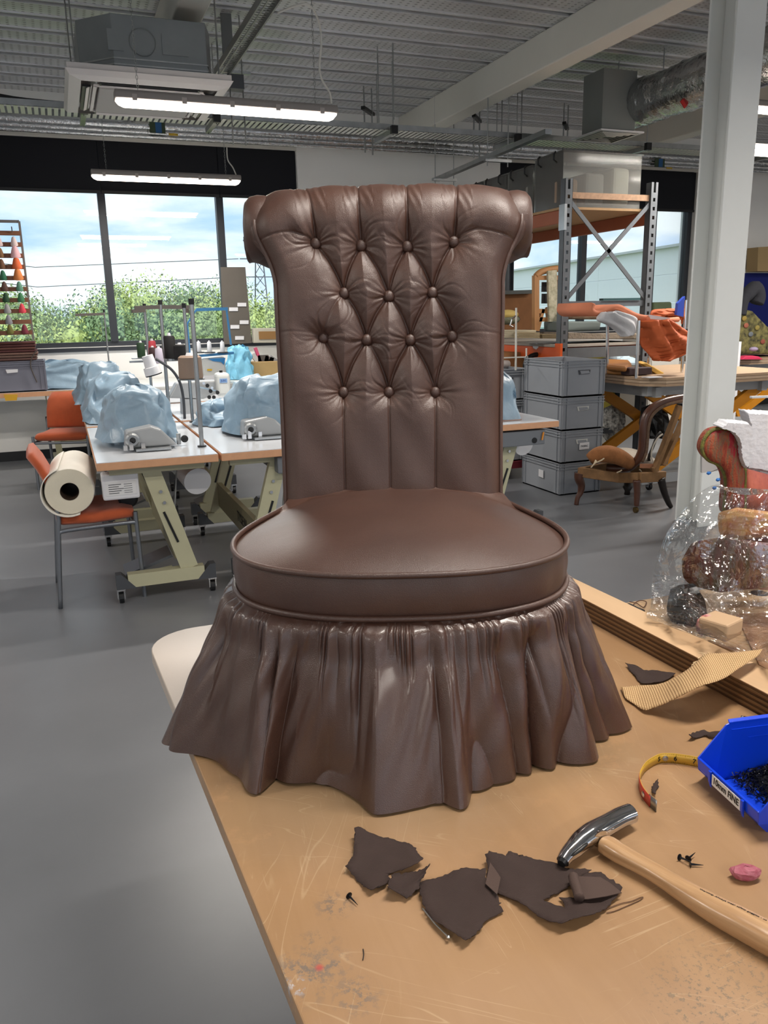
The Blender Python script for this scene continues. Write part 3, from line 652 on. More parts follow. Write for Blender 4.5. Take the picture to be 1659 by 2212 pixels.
def cone(px, py_top, py_bot, Y, wpx, col, label, taper=.8, spool=False, group='thread cones'):
    b_ = yp(px, py_bot, Y); tp = yp(px, py_top, Y); wd = wpx/FPX*(b_-Vector((0, 0, CH))).length/2; H = tp.z-b_.z
    t = thing('thread_cone', label, 'thread', b_, 0, group)
    mt = M('thread '+col, col, .7, bump=.3, bs=300)
    MB().lathe([(wd*.98, 0), (wd, .01), (wd*taper, H*.92), (wd*taper*.8, H)], b_, 18).build('winding', mt, t, smooth='auto')
    MB().lathe([(wd*.35, 0), (wd*.25, H*.12)], b_+Vector((0, 0, H)), 12).build('cone_tip', WHITE, t)
    return t
cone(306, 740, 772, 5.75, 16, '#1d3a22', 'dark green thread cone at the left end of the near thread tray', 1)
cone(331, 736, 774, 5.80, 18, '#b5404a', 'red thread cone behind the left pole')
cone(331, 750, 775, 5.65, 17, '#3a2426', 'dark brown thread cone before the red one')
cone(345, 752, 785, 5.6, 18, '#c9c2d2', 'pale lilac thread cone with a red base')
cone(369, 725, 777, 5.7, 23, '#101011', 'tallest black thread cone on the tray', 1.)
cone(390, 744, 777, 5.6, 25, '#131214', 'shorter black thread cone right of the tallest one', 1.)
cone(413, 768, 817, 5.3, 50, '#8a7566', 'big tan thread spool at the middle of the tables', .95)
for k, (px, lb) in enumerate(((430, 'white thread cone half hidden behind the near pole'), (453, 'white thread cone in the middle of the blue overlocker'), (481, 'white thread cone at the right end of the blue overlocker'))):
    cone(px, 738, 760, 8.3, 10, '#d9dee4', lb, .85)
    p = yp(px, 760, 8.3); tag(MB().lathe([(.05, 0), (.06, .006), (.05, .012)], p-Vector((0, 0, .013)), 16).build('spool_plate', BLACK), ['black spool plate behind the near pole', 'black spool plate under the middle white cone', 'black spool plate under the right white cone'][k], 'plate', 'spool plates')
tr2 = thing('thread_tray', 'grey wire thread tray carrying the dark cones', 'tray', yp(350, 780, 5.7))
q = MB(); p = yp(350, 779, 5.7); q.boxc(p-Vector((0, 0, .0)), (.42, .05, .012)); q.boxc(yp(300, 774, 5.7), (.09, .09, .006)); q.cyl(yp(369, 779, 5.7), yp(369, 775, 5.7), .05); q.build('bar', STEEL, tr2)
a_ = yp(413, 817, 5.3); MB().lathe([(.05, 0), (.085, .002), (.085, .008), (.05, .010)], a_-Vector((0, 0, .011)), 20).build('spool_plate', STEEL, TS4); MB().bar((TS4.location.x, 5.5, a_.z-.006), (a_.x, 5.3, a_.z-.006), .02, .01).build('spool_arm', STEEL, TS4)
q = MB(); q.boxc(yp(333, 776, 5.75), (.14, .24, .008)); q.build('plate', STEEL, tr2)
# task lamp
lt = thing('task_lamp', 'small white task lamp head on a grey flexible neck above the tables', 'lamp', yp(322, 790, 5.5))
q = MB(); a = yp(318, 768, 5.5); b_ = yp(332, 808, 5.5); q.tube([a, a+(b_-a)*.6, a+(b_-a)*.62, b_], [.035, .04, .052, .055], 16); q.build('shade', WHITE, lt, smooth='auto')
MB().cyl(b_, b_+(b_-a)*.06, .054, n=16).build('rim', BLACK, lt)
MB().tube(catmull([yp(*p_, 5.5) for p_ in ((336, 775), (352, 785), (372, 800), (388, 825), (396, 860), (399, 905))], 6), .009, 8).build('neck', DGREY, lt, smooth=True)
# uncovered machine in the middle + overlocker behind
mc = thing('sewing_machine', 'uncovered white and grey sewing machine among the thread poles', 'sewing machine', (1.0, 6.2, .77))
def P5(x, y, Y=6.0): return yp(x, y, Y)
q = MB(); c_ = P5(480, 830); q.boxc(c_, (.10, .12, .17)); hd = q.build('head', M('machine white', '#c9ccca', .35), mc, bevel=.025, seg=3)
MB().boxc(c_+Vector((0, -.062, .03)), (.055, .002, .03)).build('badge', M('badge blue', '#7fa0cc', .4), hd)
text('JUKI', .02, frame(c_+Vector((0, -.064, .03)), (1, 0, 0), (0, 0, 1)), 'lettering', M('badge ink', '#24407e', .4), hd)
q = MB(); q.prism([P5(*p_) for p_ in ((365, 860), (382, 828), (400, 826), (470, 822), (470, 850), (440, 862))], (0, .14, 0)); q.build('arm', M('machine body grey', '#a4a7a9', .35, .2), mc, bevel=.01)
q = MB(); q.prism([P5(*p_) for p_ in ((395, 862), (425, 862), (425, 905), (395, 905))], (0, .14, 0)); q.build('column', MATS['machine body grey'], mc)
q = MB()
for x, y in ((448, 833), (455, 845), (462, 858), (452, 858), (470, 848)): q.cyl(P5(x, y, 5.93), P5(x, y, 5.9), .014, n=10)
q.build('tension_dial', BLACK, mc); q = MB()
for x, y in ((440, 828), (458, 838), (465, 866)): q.cyl(P5(x, y, 5.93), P5(x, y, 5.88), .01, n=8)
q.bar(P5(425, 835, 5.92), P5(470, 845, 5.92), .01, .01); q.build('thread_guide', CHROME, mc)
MB().cyl(P5(478, 812), P5(477, 800), .012, n=8).build('lifter_knob', BLACK, mc)
ov = thing('overlocker', 'white and blue overlocker machine under the blue thread stand', 'sewing machine', yp(470, 815, 8.3))
q = MB(); q.prism([yp(*p_, 8.3) for p_ in ((436, 775), (486, 770), (490, 812), (440, 816))], (0, .25, 0)); q.build('body', M('machine white', '#c9ccca'), ov, bevel=.02)
q = MB(); q.prism([yp(*p_, 8.28) for p_ in ((450, 775), (487, 773), (484, 788), (478, 782), (460, 780))], (0, .02, 0)); q.build('blue_panel', M('blue panel', '#2f7fbf', .4), ov)
q = MB(); q.prism([yp(*p_, 8.27) for p_ in ((448, 797), (458, 797), (458, 801), (448, 801))], (0, .01, 0)); q.build('yellow_label', M('yellow label', '#d8b02a', .5), ov)
q = MB(); q.prism([yp(*p_, 8.3) for p_ in ((425, 767), (505, 760), (506, 765), (426, 772))], (0, .06, 0)); q.build('spool_rail', MATS['blue metal arm'], ov)
q = MB(); q.prism([yp(*p_, 8.3) for p_ in ((436, 812), (495, 808), (498, 826), (438, 829.5))], (0, .3, 0)); q.build('base', WHITE, ov)
cover(yp(517, 800, 8.75).x, 8.75, .80, .3, .30, .36, 9, 'bright blue crumpled plastic bag beside the cardboard box', M('bright blue bag', '#7fc2e0', .3, bump=.3, bs=50, var=.12, vs=9), flare=1.0, name='plastic_bag')
bx = thing('cardboard_box', 'open cardboard box with papers on the window bench by the chair', 'box', yp(570, 817, 8.85))
q = MB(); q.prism([yp(*p_, 8.72) for p_ in ((539, 784), (612, 781), (612, 814.5), (541, 816))], (0, .3, 0)); q.build('carton', M('cardboard', '#ab9163', .8, var=.05), bx)
for k, (x, y, w_, h_, c_) in enumerate(((553, 776, .05, .14, '#bdbec2'), (558, 770, .03, .2, '#c9567a'), (568, 777, .12, .1, '#54504f'), (580, 778, .1, .08, '#6b6465'), (590, 779, .1, .07, '#8d8f94'))):
    MB().boxc(yp(x, y, 8.95), (w_, .05, h_), Matrix.Rotation(.3*(k-2), 3, 'Y')).build('paper', M('paper %d' % k, c_, .7), bx)
# clear tub on the table & small things
p = zp(378, 868, .775)
q = MB(); q.boxc(p+Vector((0, 0, .03)), (.26, .16, .06)); tag(q.build('plastic_tub', M('clear tub', '#dfe4ea', .15, alpha=.55), bevel=.01), 'clear plastic tub of bits on the middle right-hand table', 'tub')
p = zp(337, 856, .775); tag(MB().boxc(p+Vector((0, 0, .012)), (.12, .08, .025)).build('eraser_box', M('dusty pink', '#b78f8f', .6), bevel=.006), 'small pink box left of the clear tub', 'box')
# black framed board leaning by the window
gb = thing('pattern_board', 'tall grey-brown cardboard panel with white labels leaning against the window', 'board', yp(515, 740, 9.3))
q = MB(); q.prism([yp(*p_, 9.33) for p_ in ((484, 744), (544, 741), (530, 577), (477, 577))], (0, .03, 0)); q.build('sheet', M('grey board', '#5e5953', .7, var=.05), gb)
for (x, y) in ((522, 658), (504, 668), (527, 696), (507, 706), (517, 730)): MB().prism([yp(x-9, y-4, 9.32), yp(x+10, y-4, 9.32), yp(x+10, y+4, 9.32), yp(x-9, y+4, 9.32)], (0, .005, 0)).build('paper_label', WHITE, gb)
bm_ = thing('domestic_machine', 'boxy cream sewing machine case on the sill, cut off by the chair', 'case', yp(580, 742, 9.25))
q = MB(); q.prism([yp(*p_, 9.25) for p_ in ((547, 709), (640, 708), (640, 740), (549, 741))], (0, .12, 0)); q.build('case', M('cream case', '#b9b6a8', .5), bm_, bevel=.01)
q = MB(); q.prism([yp(*p_, 9.24) for p_ in ((559, 716), (640, 715), (640, 732), (560, 733))], (0, .02, 0)); q.build('panel', M('tan panel', '#8e6b3f', .5), bm_)

# thread rack on the far left ----------------------------------------
RY = 8.75
rk = thing('thread_rack', 'wooden rack full of coloured thread cones before the left window', 'rack', yp(0, 735, RY))
WOODR = M('rack wood', '#7a4f38', .6, var=.1, vs=10)
xr, xl = yp(56, 600, RY).x, -1.35
zt, zb = yp(42, 478, RY).z, yp(72, 730, RY).z
MB().bar((xr, RY, zb-.02), (xr, RY, zt), .02, .03, up=(0, 1, 0)).build('side_rail', M('rack steel', '#6e6a66', .5), rk); MB().bar((xl, RY, zb-.02), (xl, RY, zt), .02, .03, up=(0, 1, 0)).build('side_rail', MATS['rack steel'], rk)
MB().box(xl, xr, RY-.01, RY+.01, zt-.015, zt+.01).build('top_rail', MATS['rack steel'], rk)
def cname(h):
    r, g, b_ = [int(h[i:i+2], 16) for i in (1, 3, 5)]; mx_, mn = max(r, g, b_), min(r, g, b_)
    if mx_-mn < 25: return 'pale' if mx_ > 170 else 'grey' if mx_ > 80 else 'black'
    if g == mx_: return 'green'
    if b_ == mx_: return 'blue'
    return 'pink' if mn > 150 else 'red' if b_ >= g*.8 and r > 1.6*g else 'orange' if r > 190 else 'brown'
NZ = 11; cols = ['', 'd9c3c0', 'dcb9bf;7d5a38', 'e0703f;6f4f37', 'd9824e;2e6b4e', '5b8f77;5a4038', '3f7a50;24442c', '2b4470;d03a4c;9a9a98', '5d5d66;3b3b3d', '6b2b33;5a5a2c']
pal = [['#d9c6c4', '#d8c2c0', '#cfb8b8'], ['#e2b3b8', '#7d5a38', '#d9708a'], ['#d8683c', '#6e4a33', '#c83a54'], ['#cf7d44', '#2f6b4f', '#d84b5c'], ['#5f8f78', '#5a4038', '#c87838'], ['#3f7a52', '#27472f', '#3f9a5c'], ['#d84a58', '#9b9b9b', '#2f4a7c'], ['#3c3c3e', '#8b8b90', '#5e5e66'], ['#7b3440', '#6d6a34', '#3b2b3c']]
for k in range(NZ-1):
    z = zt-.10-k*(zt-zb-.08)/(NZ-1.2)
    MB().box(xl, xr, RY-.02, RY+.012, z-.028, z+.012).build('shelf_bar', WOODR, rk)
    if k == 0:
        for j in range(9): MB().cyl((xr-.07-j*.13, RY-.03, z+.0), (xr-.07-j*.13, RY-.055, z+.045), .005, n=6).build('peg', STEEL, rk)
        continue
    for j in range(9):
        x = xr-.065-j*.13; c_ = pal[k-1][j % 3 if j < 3 else random.randrange(3)]; big = (k in (2, 3, 4) and j == 0)
        if k == 8 and j == 0: continue
        b_ = Vector((x, RY-.035, z-.02)); ax = Vector((0, -.35, 1)).normalized(); H = .10 if big else .082; wd = .045 if big else .032
        if k > 8: b_.z += .01
        tt = thing('thread_cone', '%s thread cone, %s in the %s row of the wooden rack' % (cname(c_), ['rightmost', 'second from right', 'third from right', 'fourth from right', 'fifth from right', 'sixth from right', 'seventh from right', 'eighth from right', 'leftmost'][j], ['top', 'second', 'third', 'fourth', 'fifth', 'sixth', 'seventh', 'eighth', 'lowest'][k-1]), 'thread', b_, 0, 'cones on the wooden rack')
        MB().lathe([(wd, 0), (wd*1.02, .012), (wd*.55, H*.85), (wd*.3, H)], b_, 12, ax).build('winding', M('thread '+c_, c_, .7), tt, smooth='auto')
# crate and folded cloth under the rack
def crate(x0, x1, y0, y1, z0, h, label, name='storage_crate', mat=None, group=None, open_top=False, rot=None, plaque=None):
    mat = mat or GREY; t = thing(name, label, 'crate', ((x0+x1)/2, (y0+y1)/2, z0), 0, group)
    q = MB(); T = .008; ins = .006
    q.box(x0+ins, x1-ins, y0+ins, y1-ins, z0, z0+.012)
    for a in ((x0+ins, x1-ins, y0+ins, y0+ins+T), (x0+ins, x1-ins, y1-ins-T, y1-ins), (x0+ins, x0+ins+T, y0+ins, y1-ins), (x1-ins-T, x1-ins, y0+ins, y1-ins)):
        q.box(*a, z0, z0+h)
    q.build('wall', mat, t, bevel=.002)
    q = MB()
    for z in (z0+h-.006, z0+h-.028, z0+h-.05):
        for a in ((x0-.004, x1+.004, y0-.004, y0+ins), (x0-.004, x1+.004, y1-ins, y1+.004), (x0-.004, x0+ins, y0, y1), (x1-ins, x1+.004, y0, y1)): q.box(*a, z, z+.006)
    q.build('rim', mat, t)
    q = MB()
    for x in (x0+.006, x0+.045, x1-.05, x1-.011): q.box(x, x+.005, y0-.003, y0+ins+.001, z0+.01, z0+h); q.box(x, x+.005, y1-ins-.001, y1+.003, z0+.01, z0+h)
    for y in (y0+.006, y0+.05, y1-.055, y1-.011): q.box(x0-.003, x0+ins+.001, y, y+.005, z0+.01, z0+h); q.box(x1-ins-.001, x1+.003, y, y+.005, z0+.01, z0+h)
    q.build('rib', mat, t)
    q = MB(); cx = (x0+x1)/2; q.prism([(cx-.055, y0-.002, z0+h-.075), (cx+.055, y0-.002, z0+h-.075), (cx+.05, y0-.002, z0+h-.105), (cx-.045, y0-.002, z0+h-.11)], (0, .012, 0)); q.build('hand_hole', plaque or BLACK, t)
    return t
z0 = .777
CR2 = M('blue-grey crate', '#70727f', .5)
x1 = yp(98, 800, 8.75).x
crate(x1-.60, x1, 8.72, 9.1, z0, .295, 'grey plastic crate at the left end of the window bench under folded cloth', mat=CR2, plaque=WHITE)
fc = thing('folded_cloth', 'stack of folded dark red-brown cloth on the grey bench crate', 'cloth', (x1-.35, 8.9, z0+.295))
rg = np.random.default_rng(4)
for k in range(7):
    c_ = ['#55302c', '#4e2b2a', '#5d3a33', '#4a2727', '#6b5148', '#5f4a42', '#59403b'][6-k]; zz = z0+.30+k*.026
    q = MB(); q.boxc((x1-.36+rg.normal()*.006, 8.9, zz+.012), (.60, .33, .023)); q.build('fold', M('cloth '+c_, c_, .85, bump=.4, bs=80), fc, bevel=.009, seg=3)
MB().tube(catmull([yp(*p_, 8.70) for p_ in ((78, 757), (68, 775), (66, 790), (72, 808), (80, 826))], 6), .006, 6).build('tie_cord', M('cord', '#4b4440', .7), fc)
# orange chairs -------------------------------------------------------
def office_chair(loc, rz, label):
    t = thing('office_chair', label, 'chair', (0, 0, 0), 0, 'orange visitor chairs')
    # seat faces +x
    def slab(pts, th, name, wfun):
        rows = []
        for i, (x, z) in enumerate(pts):
            d = Vector(pts[min(i+1, len(pts)-1)])-Vector(pts[max(i-1, 0)]); nrm = Vector((-d.y, d.x)).normalized()
            row = []
            for k in range(24):
                a = 2*PI*k/24; e_ = .35; ux = abs(math.cos(a))**e_*math.copysign(1, math.cos(a)); uz = abs(math.sin(a))**.7*math.copysign(1, math.sin(a))
                wv, tv = wfun(i/(len(pts)-1)); row.append((x+nrm.x*uz*th*tv/2, ux*wv, z+nrm.y*uz*th*tv/2))
            rows.append(row)
        q = MB(); q.grid(rows, cv=True); q.add(rows[0], [tuple(range(24))]); q.add(rows[-1], [tuple(range(24))]); return q.build(name, ORANGE, t, smooth=True, world=False)
    slab([(-.21, .455), (-.205, .46), (-.18, .462), (0, .455), (.18, .462), (.235, .455), (.24, .45)], .075, 'seat', lambda s: (.235*(.9+.1*math.sin(PI*s)), .2 if s in (0, 1) else (.75 if s < .2 or s > .8 else 1)))
    slab([(-.19, .50), (-.195, .52), (-.205, .58), (-.23, .66), (-.27, .74), (-.315, .80), (-.32, .81)], .06, 'backrest', lambda s: (.235*(1-.45*max(0, s-.6)**1.3*2), .2 if s in (0, 1) else 1))
    for s_ in (-1, 1):
        y = s_*.235
        MB().cyl((.245, y, .47), (.255, y, 0), .0135, n=12).build('leg', TUBEG, t, world=False, smooth='auto')
        MB().tube(catmull([(-.215, y, .60), (-.20, y, .48), (-.21, y, .40), (-.25, y, 0)], 5), .0135, 12).build('leg', TUBEG, t, world=False, smooth=True)
        MB().tube(catmull([(.245, y, .41), (.2, y, .415), (-.15, y, .41), (-.205, y, .40)], 4), .0115, 10).build('side_rail', TUBEG, t, world=False, smooth=True)
    for x, z in ((.235, .41), (-.205, .40)): MB().cyl((x, -.235, z), (x, .235, z), .0115, n=10).build('cross_rail', TUBEG, t, world=False)
    for s_ in (-1, 1): MB().box(-.225, -.2, s_*.235-.012, s_*.235+.012, .55, .6).build('bracket', BLACK, t, world=False)
    t.location = loc; t.rotation_euler = (0, 0, rz); t.scale = (.84, 1, 1.0); return t
office_chair((.06, 4.54, 0), 0.03, 'orange visitor chair holding a roll of cloth, at the front left sewing table')
office_chair((-.02, 7.75, 0), -1.9, 'orange visitor chair by the far left sewing table, seen from the side')
office_chair((-.72, 4.75, 0), 3.0, 'orange visitor chair cut off by the left photo edge')
# roll of cloth on the chair
rl = thing('cloth_roll', 'thick roll of cream calico lying on the near orange chair', 'cloth roll', (-.03, 4.5, .5))
R_ = .118; ca = Vector((-.035, 4.27, .615)); cb = Vector((-.0, 4.87, .615)); ax = (cb-ca).normalized()
CAL = M('cream calico', '#e4e0d6', .85, bump=.3, bs=300, var=.04, vs=6); CAL2 = M('calico cut end', '#ddd6c2', .9, bump=.6, bs=500)
def ringpts(c_, r, n=40, ph=0): 
    a_ = ax.cross(Vector((0, 0, 1))).normalized(); b_ = a_.cross(ax); return [c_+(a_*math.cos(t_)+b_*math.sin(t_))*r for t_ in [2*PI*k/n+ph for k in range(n)]]
q = MB(); q.grid([ringpts(ca, R_*.97), ringpts(ca+ax*.008, R_), ringpts(ca+ax*.2, R_*1.01), ringpts(cb, R_)], cv=True); q.build('winding', CAL, rl, smooth=True)
q = MB(); q.grid([ringpts(ca, R_*.97), ringpts(ca-ax*.004, R_*.7), ringpts(ca, R_*.38)], cv=True); q.grid([ringpts(cb, R_), ringpts(cb, R_*.38)], cv=True); q.build('end_face', CAL2, rl, smooth=True)
q = MB(); q.grid([ringpts(ca-ax*.003, R_*.38), ringpts(cb, R_*.38)], cv=True); q.build('core_tube', M('brown core', '#4b3a2c', .8), rl, smooth=True)
rows = []
for yy in np.linspace(-.015, .6, 8):
    row = []
    for k in range(26):
        f = k/25; th = PI*.62+f*PI*.98; r = R_*(1.05+.10*math.sin(PI*f)**1.5); a_ = ax.cross(Vector((0, 0, 1))).normalized(); b_ = a_.cross(ax)
        row.append(ca+ax*yy-a_*math.cos(th)*r*-1+b_*math.sin(th)*r)
    rows.append(row)
q = MB(); q.grid(rows); q.build('loose_wrap', CAL, rl, smooth=True, solid=.004)
# ================================================================== CRATES (right)
GR2 = M('mid grey crate', '#8b9097', .42, var=.02)
cz = 0
labs = ['grey crate at the bottom of the front stack, white card on its side', 'grey crate third from the top of the front stack, with a white paper label', 'grey crate second from the top of the front stack', 'open empty grey crate at the top of the front stack']
hs = [.262, .262, .262, .285]
for k in range(4):
    t = crate(3.605, 4.0, 5.40, 5.975, cz, hs[k]-.004, labs[k], mat=GR2, group='grey crates stacked by the racking', plaque=(M('paper in crate', '#c9cbc8', .6) if k in (1, 2) else DGREY))
    if k == 0: MB().prism([(3.598, 5.70, cz+.11), (3.598, 5.63, cz+.105), (3.598, 5.63, cz+.17), (3.598, 5.70, cz+.17)], (.004, 0, 0)).build('card', WHITE, t)
    if k == 1:
        MB().box(3.78, 3.87, 5.392, 5.399, cz+.10, cz+.155).build('paper_label', WHITE, t); text('FABRIC', .022, frame((3.825, 5.391, cz+.127), (1, 0, 0), (0, 0, 1)), 'lettering', DGREY, t)
    if k > 0:
        MB().prism([(3.76, 5.398, cz+hs[k]-.085), (3.84, 5.398, cz+hs[k]-.085), (3.85, 5.398, cz+hs[k]-.105), (3.77, 5.398, cz+hs[k]-.11)], (0, -.004, 0)).build('handle_lip', GR2, t)
    cz += hs[k]
cz = 0
bz = ['bottom', 'middle', 'top']
MB_ = thing('low_trolley', 'dark red flat trolley under the rear crate stack', 'trolley', (3.72, 6.4, 0))
MB().box(3.30, 3.95, 6.13, 6.75, .10, .16).build('deck', M('oxblood paint', '#6b2730', .5), MB_)
for x in (3.36, 3.88):
    for y in (6.2, 6.68):
        a, b_ = MB(), MB(); caster(a, b_, x, y); o = a.build('caster', BLACK, MB_); b_.build('fork', CHROME, o)
for k in range(3): crate(3.36, 3.75, 6.16, 6.72, .162+k*.27, .266, 'grey crate at the %s of the rear stack on the red trolley' % bz[k], mat=GR2, group='grey crates stacked by the racking')
tag(MB().tube([Vector((3.30, 6.35, 1.02)), Vector((3.75, 6.5, .985))], .035, 12).build('cardboard_tube', M('pale tube', '#b9b2ae', .7), smooth='auto'), 'pale cardboard tube lying on the rear crate stack', 'tube')
# ================================================================== PALLET RACKING
RKG = M('racking grey', '#5c6166', .42, .3, var=.08, vs=12); RKO = M('racking orange', '#c9541d', .45, var=.05); CHIP = M('chipboard', '#a98a66', .8, var=.06, vs=25)
RYF, XL, XR = 6.2, 4.14, 5.03; RYB = 8.75
rt = thing('pallet_racking', 'tall grey and orange racking bay in front of the right-hand window', 'shelving', ((XL+XR)/2, RYF, 0))
HT = 2.53
for Y, hh in ((RYF, HT), (RYB, 2.53)):
    for x, s_ in ((XL, 1), (XR, -1)):
        q = MB()
        if Y == RYF:       # perforated post: front plate with slots cut, two sides
            n_ = int(HT/.075)
            q.box(x-.038, x-.012, Y, Y+.003, 0, hh); q.box(x+.012, x+.038, Y, Y+.003, 0, hh)
            for k in range(n_): q.box(x-.012, x+.012, Y, Y+.003, k*.075, k*.075+.045)
            q.box(x-.038, x-.035, Y, Y+.07, 0, hh); q.box(x+.035, x+.038, Y, Y+.07, 0, hh)
        else: q.box(x-.038, x+.038, Y-.003, Y, 0, hh); q.box(x-.038, x-.035, Y-.07, Y, 0, hh); q.box(x+.035, x+.038, Y-.07, Y, 0, hh)
        q.build('upright', RKG, rt)
    yy = Y+.035 if Y == RYF else Y-.035
    for (za, zb_) in ((1.50, 1.50), (2.40, 2.40), (.35, .35)): MB().bar((XL, yy, za), (XR, yy, zb_), .025, .05).build('frame_brace', RKG if za < 2 else M('worn brace', '#96785f', .5, .3, var=.2, vs=30), rt)
    for a, b_ in (((XL+.02, 2.36), (XR-.02, 1.54)), ((XR-.02, 2.36), (XL+.02, 1.54)), ((XL+.02, 1.10), (XR-.02, .40))): MB().bar((a[0], yy-.012, a[1]), (b_[0], yy-.012, b_[1]), .012, .036, up=(0, 1, 0) if False else (0, 0, 1)).build('cross_brace', RKG, rt)
LV = (1.075, 2.235)
for i, z in enumerate(LV):
    for x in (XL, XR):
        b_ = MB().box(x-.022, x+.022, RYF+.07, RYB-.07, z-.055, z+.055).build('beam', RKO if i == 0 else M('racking rust orange', '#9a5334', .5, var=.05), rt, bevel=.006)
    MB().box(XL-.03, XR+.03, RYF+.05, RYB-.05, z+.055, z+.075).build('shelf', CHIP if i else M('pale shelf', '#9a938a', .7), rt)
    MB().box(XL-.045, XL-.02, RYF-.01, RYF+.075, z-.12, z+.09).build('beam_connector', RKO if i == 0 else STEEL, rt)
MB().box(XL+.04, XR-.04, RYF+.02, RYF+.05, LV[0]-.045, LV[0]+.045).build('end_beam', RKG, rt)
MB().prism([xp(*p_, XL-.024) for p_ in ((1150, 746), (1160, 741), (1163, 750), (1158, 755), (1152, 752))], (.003, 0, 0)).build('torn_label', WHITE, rt)
MB().box(XL-.03, XR+.03, RYF+.05, RYB-.05, .765, .785).build('shelf', M('dark shelf', '#5b4636', .8), rt)
for x in (XL, XR): MB().box(x-.022, x+.022, RYF+.07, RYB-.07, .67, .765).build('beam', RKG, rt)
# clear boxes on the top shelf
CLEAR = bpy.data.materials.new('clear plastic'); CLEAR.use_nodes = True; nt = CLEAR.node_tree; nt.nodes.clear()
tr = nd(nt, 'ShaderNodeBsdfTransparent', Color=(.86, .88, .87, 1)); gl = nd(nt, 'ShaderNodeBsdfGlossy', Roughness=.12, Color=(.55, .55, .55, 1)); df = nd(nt, 'ShaderNodeBsdfDiffuse', Color=(.70, .69, .66, 1)); m1 = nd(nt, 'ShaderNodeMixShader'); m1.inputs[0].default_value = .17; m2 = nd(nt, 'ShaderNodeMixShader'); fr = nd(nt, 'ShaderNodeFresnel', IOR=1.22); ou = nd(nt, 'ShaderNodeOutputMaterial')
for a, c_ in ((tr.outputs[0], m1.inputs[1]), (df.outputs[0], m1.inputs[2]), (fr.outputs[0], m2.inputs[0]), (m1.outputs[0], m2.inputs[1]), (gl.outputs[0], m2.inputs[2]), (m2.outputs[0], ou.inputs[0])): nt.links.new(a, c_)
zt = LV[1]+.076
fills = ['#c09a7c', '#b0aaa4', '#d4cec2', '#8a8480']
y = RYF+.06
names_ = ['nearest clear plastic storage box on the racking top shelf', 'second clear plastic storage box on the racking top shelf', 'third clear plastic storage box on the racking top shelf', 'fourth clear plastic storage box on the racking top shelf', 'farthest clear plastic storage box on the racking top shelf']
for k in range(5):
    x0, x1, y0, y1, H = XL-.02, XR-.1 if k == 0 else XL+.72, y+.01, y+.46, (.44 if k == 0 else .40); y += .48
    t = thing('storage_box', names_[k], 'box', ((x0+x1)/2, (y0+y1)/2, zt), 0, 'clear boxes on the racking')
    q = MB(); q.box(x0, x1, y0, y0+.004, zt, zt+H); q.box(x0, x1, y1-.004, y1, zt, zt+H); q.box(x0, x0+.004, y0, y1, zt, zt+H); q.box(x1-.004, x1, y0, y1, zt, zt+H); q.build('tub', CLEAR, t)
    MB().box(x0-.01, x1+.01, y0-.01, y1+.01, zt+H, zt+H+.012).build('lid', CLEAR, t)
    for j in range(3):
        c_ = fills[(k+j) % 4]; MB().boxc((x0+.12+j*(x1-x0-.2)/2.4, (y0+y1)/2, zt+.13+.03*j), (.2, .33, .22+.05*((j+k) % 3)), Matrix.Rotation(.15*(j-1), 3, 'Z')).build('bundle', M('bundle '+c_, c_, .8, bump=.3, bs=40), t, bevel=.03)
    for yy in (y0+.1, y1-.1): MB().tube([(x0-.012, yy, zt+H+.016), (x0-.03, yy, zt+H-.0), (x0-.03, yy, zt+H-.05), (x0-.018, yy-.03, zt+H-.075)], .008, 6).build('clip', BLACK, t)
tag(cover(XL+.25, 8.55, zt, .42, .5, .36, 21, 'pale crumpled plastic bag with padding, at the far end of the top shelf', M('milky bag', '#c2beb2', .35, alpha=.85, bump=.3, bs=40), name='plastic_bag', flare=.9), None)
tag(MB().tube([(XL+.3+.09*math.cos(a), 8.2, zt+.36+.10*math.sin(a)) for a in [2*PI*k/16 for k in range(16)]], .028, 8, closed=True).build('plastic_ring', WHITE, smooth=True), 'white looped plastic ring poking up above the clear boxes', 'ring')
# lower shelf contents
zs = LV[0]+.076
WOOD = M('pine frame wood', '#a5784c', .6, var=.12, vs=14, stretch=(1, 1, .2)); HESS = M('hessian', '#9c8a6c', .95, bump=.6, bs=200, var=.1, vs=40)
ft = thing('chair_frame', 'upright wooden chair back frame with patterned webbing on the racking', 'chair frame', (4.25, 6.9, zs))
def Q(x, y, Y=6.75): return yp(x, y, Y)
q = MB(); q.bar(Q(1157, 715), Q(1157, 595), .05, .05, up=(0, 1, 0)); q.build('stile', WOOD, ft); q = MB(); q.bar(Q(1203, 715), Q(1210, 595), .05, .05, up=(0, 1, 0)); q.build('stile', WOOD, ft)
MB().tube(catmull([Q(1157, 597), Q(1168, 588), Q(1190, 582), Q(1212, 580)], 5), .03, 8).build('top_rail', WOOD, ft, smooth=True)
for y in (600, 672, 690): MB().bar(Q(1157, y), Q(1206, y), .04, .04).build('rail', WOOD, ft)
for y in (620, 645): MB().bar(Q(1170, y, 6.8), Q(1190, y, 6.8), .01, .09).build('webbing_strap', DGREY, ft)
MB().bar(Q(1160, 715), Q(1172, 668), .03, .04, up=(0, 1, 0)).build('foot_strut', WOOD, ft)
PAT = M('patterned tape', '#8d8a72', .9, col2='#c9c4ae', vs=22)
MB().prism([Q(1184, 585, 6.7), Q(1203, 583, 6.7), Q(1206, 695, 6.7), Q(1187, 695, 6.7)], (0, .03, 0)).build('fabric_strip', PAT, ft)
tag(MB().prism([Q(x, y, 8.2) for x, y in ((1090, 632), (1150, 630), (1150, 712), (1090, 712))], (0, .4, 0)).build('cardboard_box', M('brown carton', '#7b5230', .8, var=.12, vs=9)), 'large brown carton on the racking behind the wooden frame', 'box')
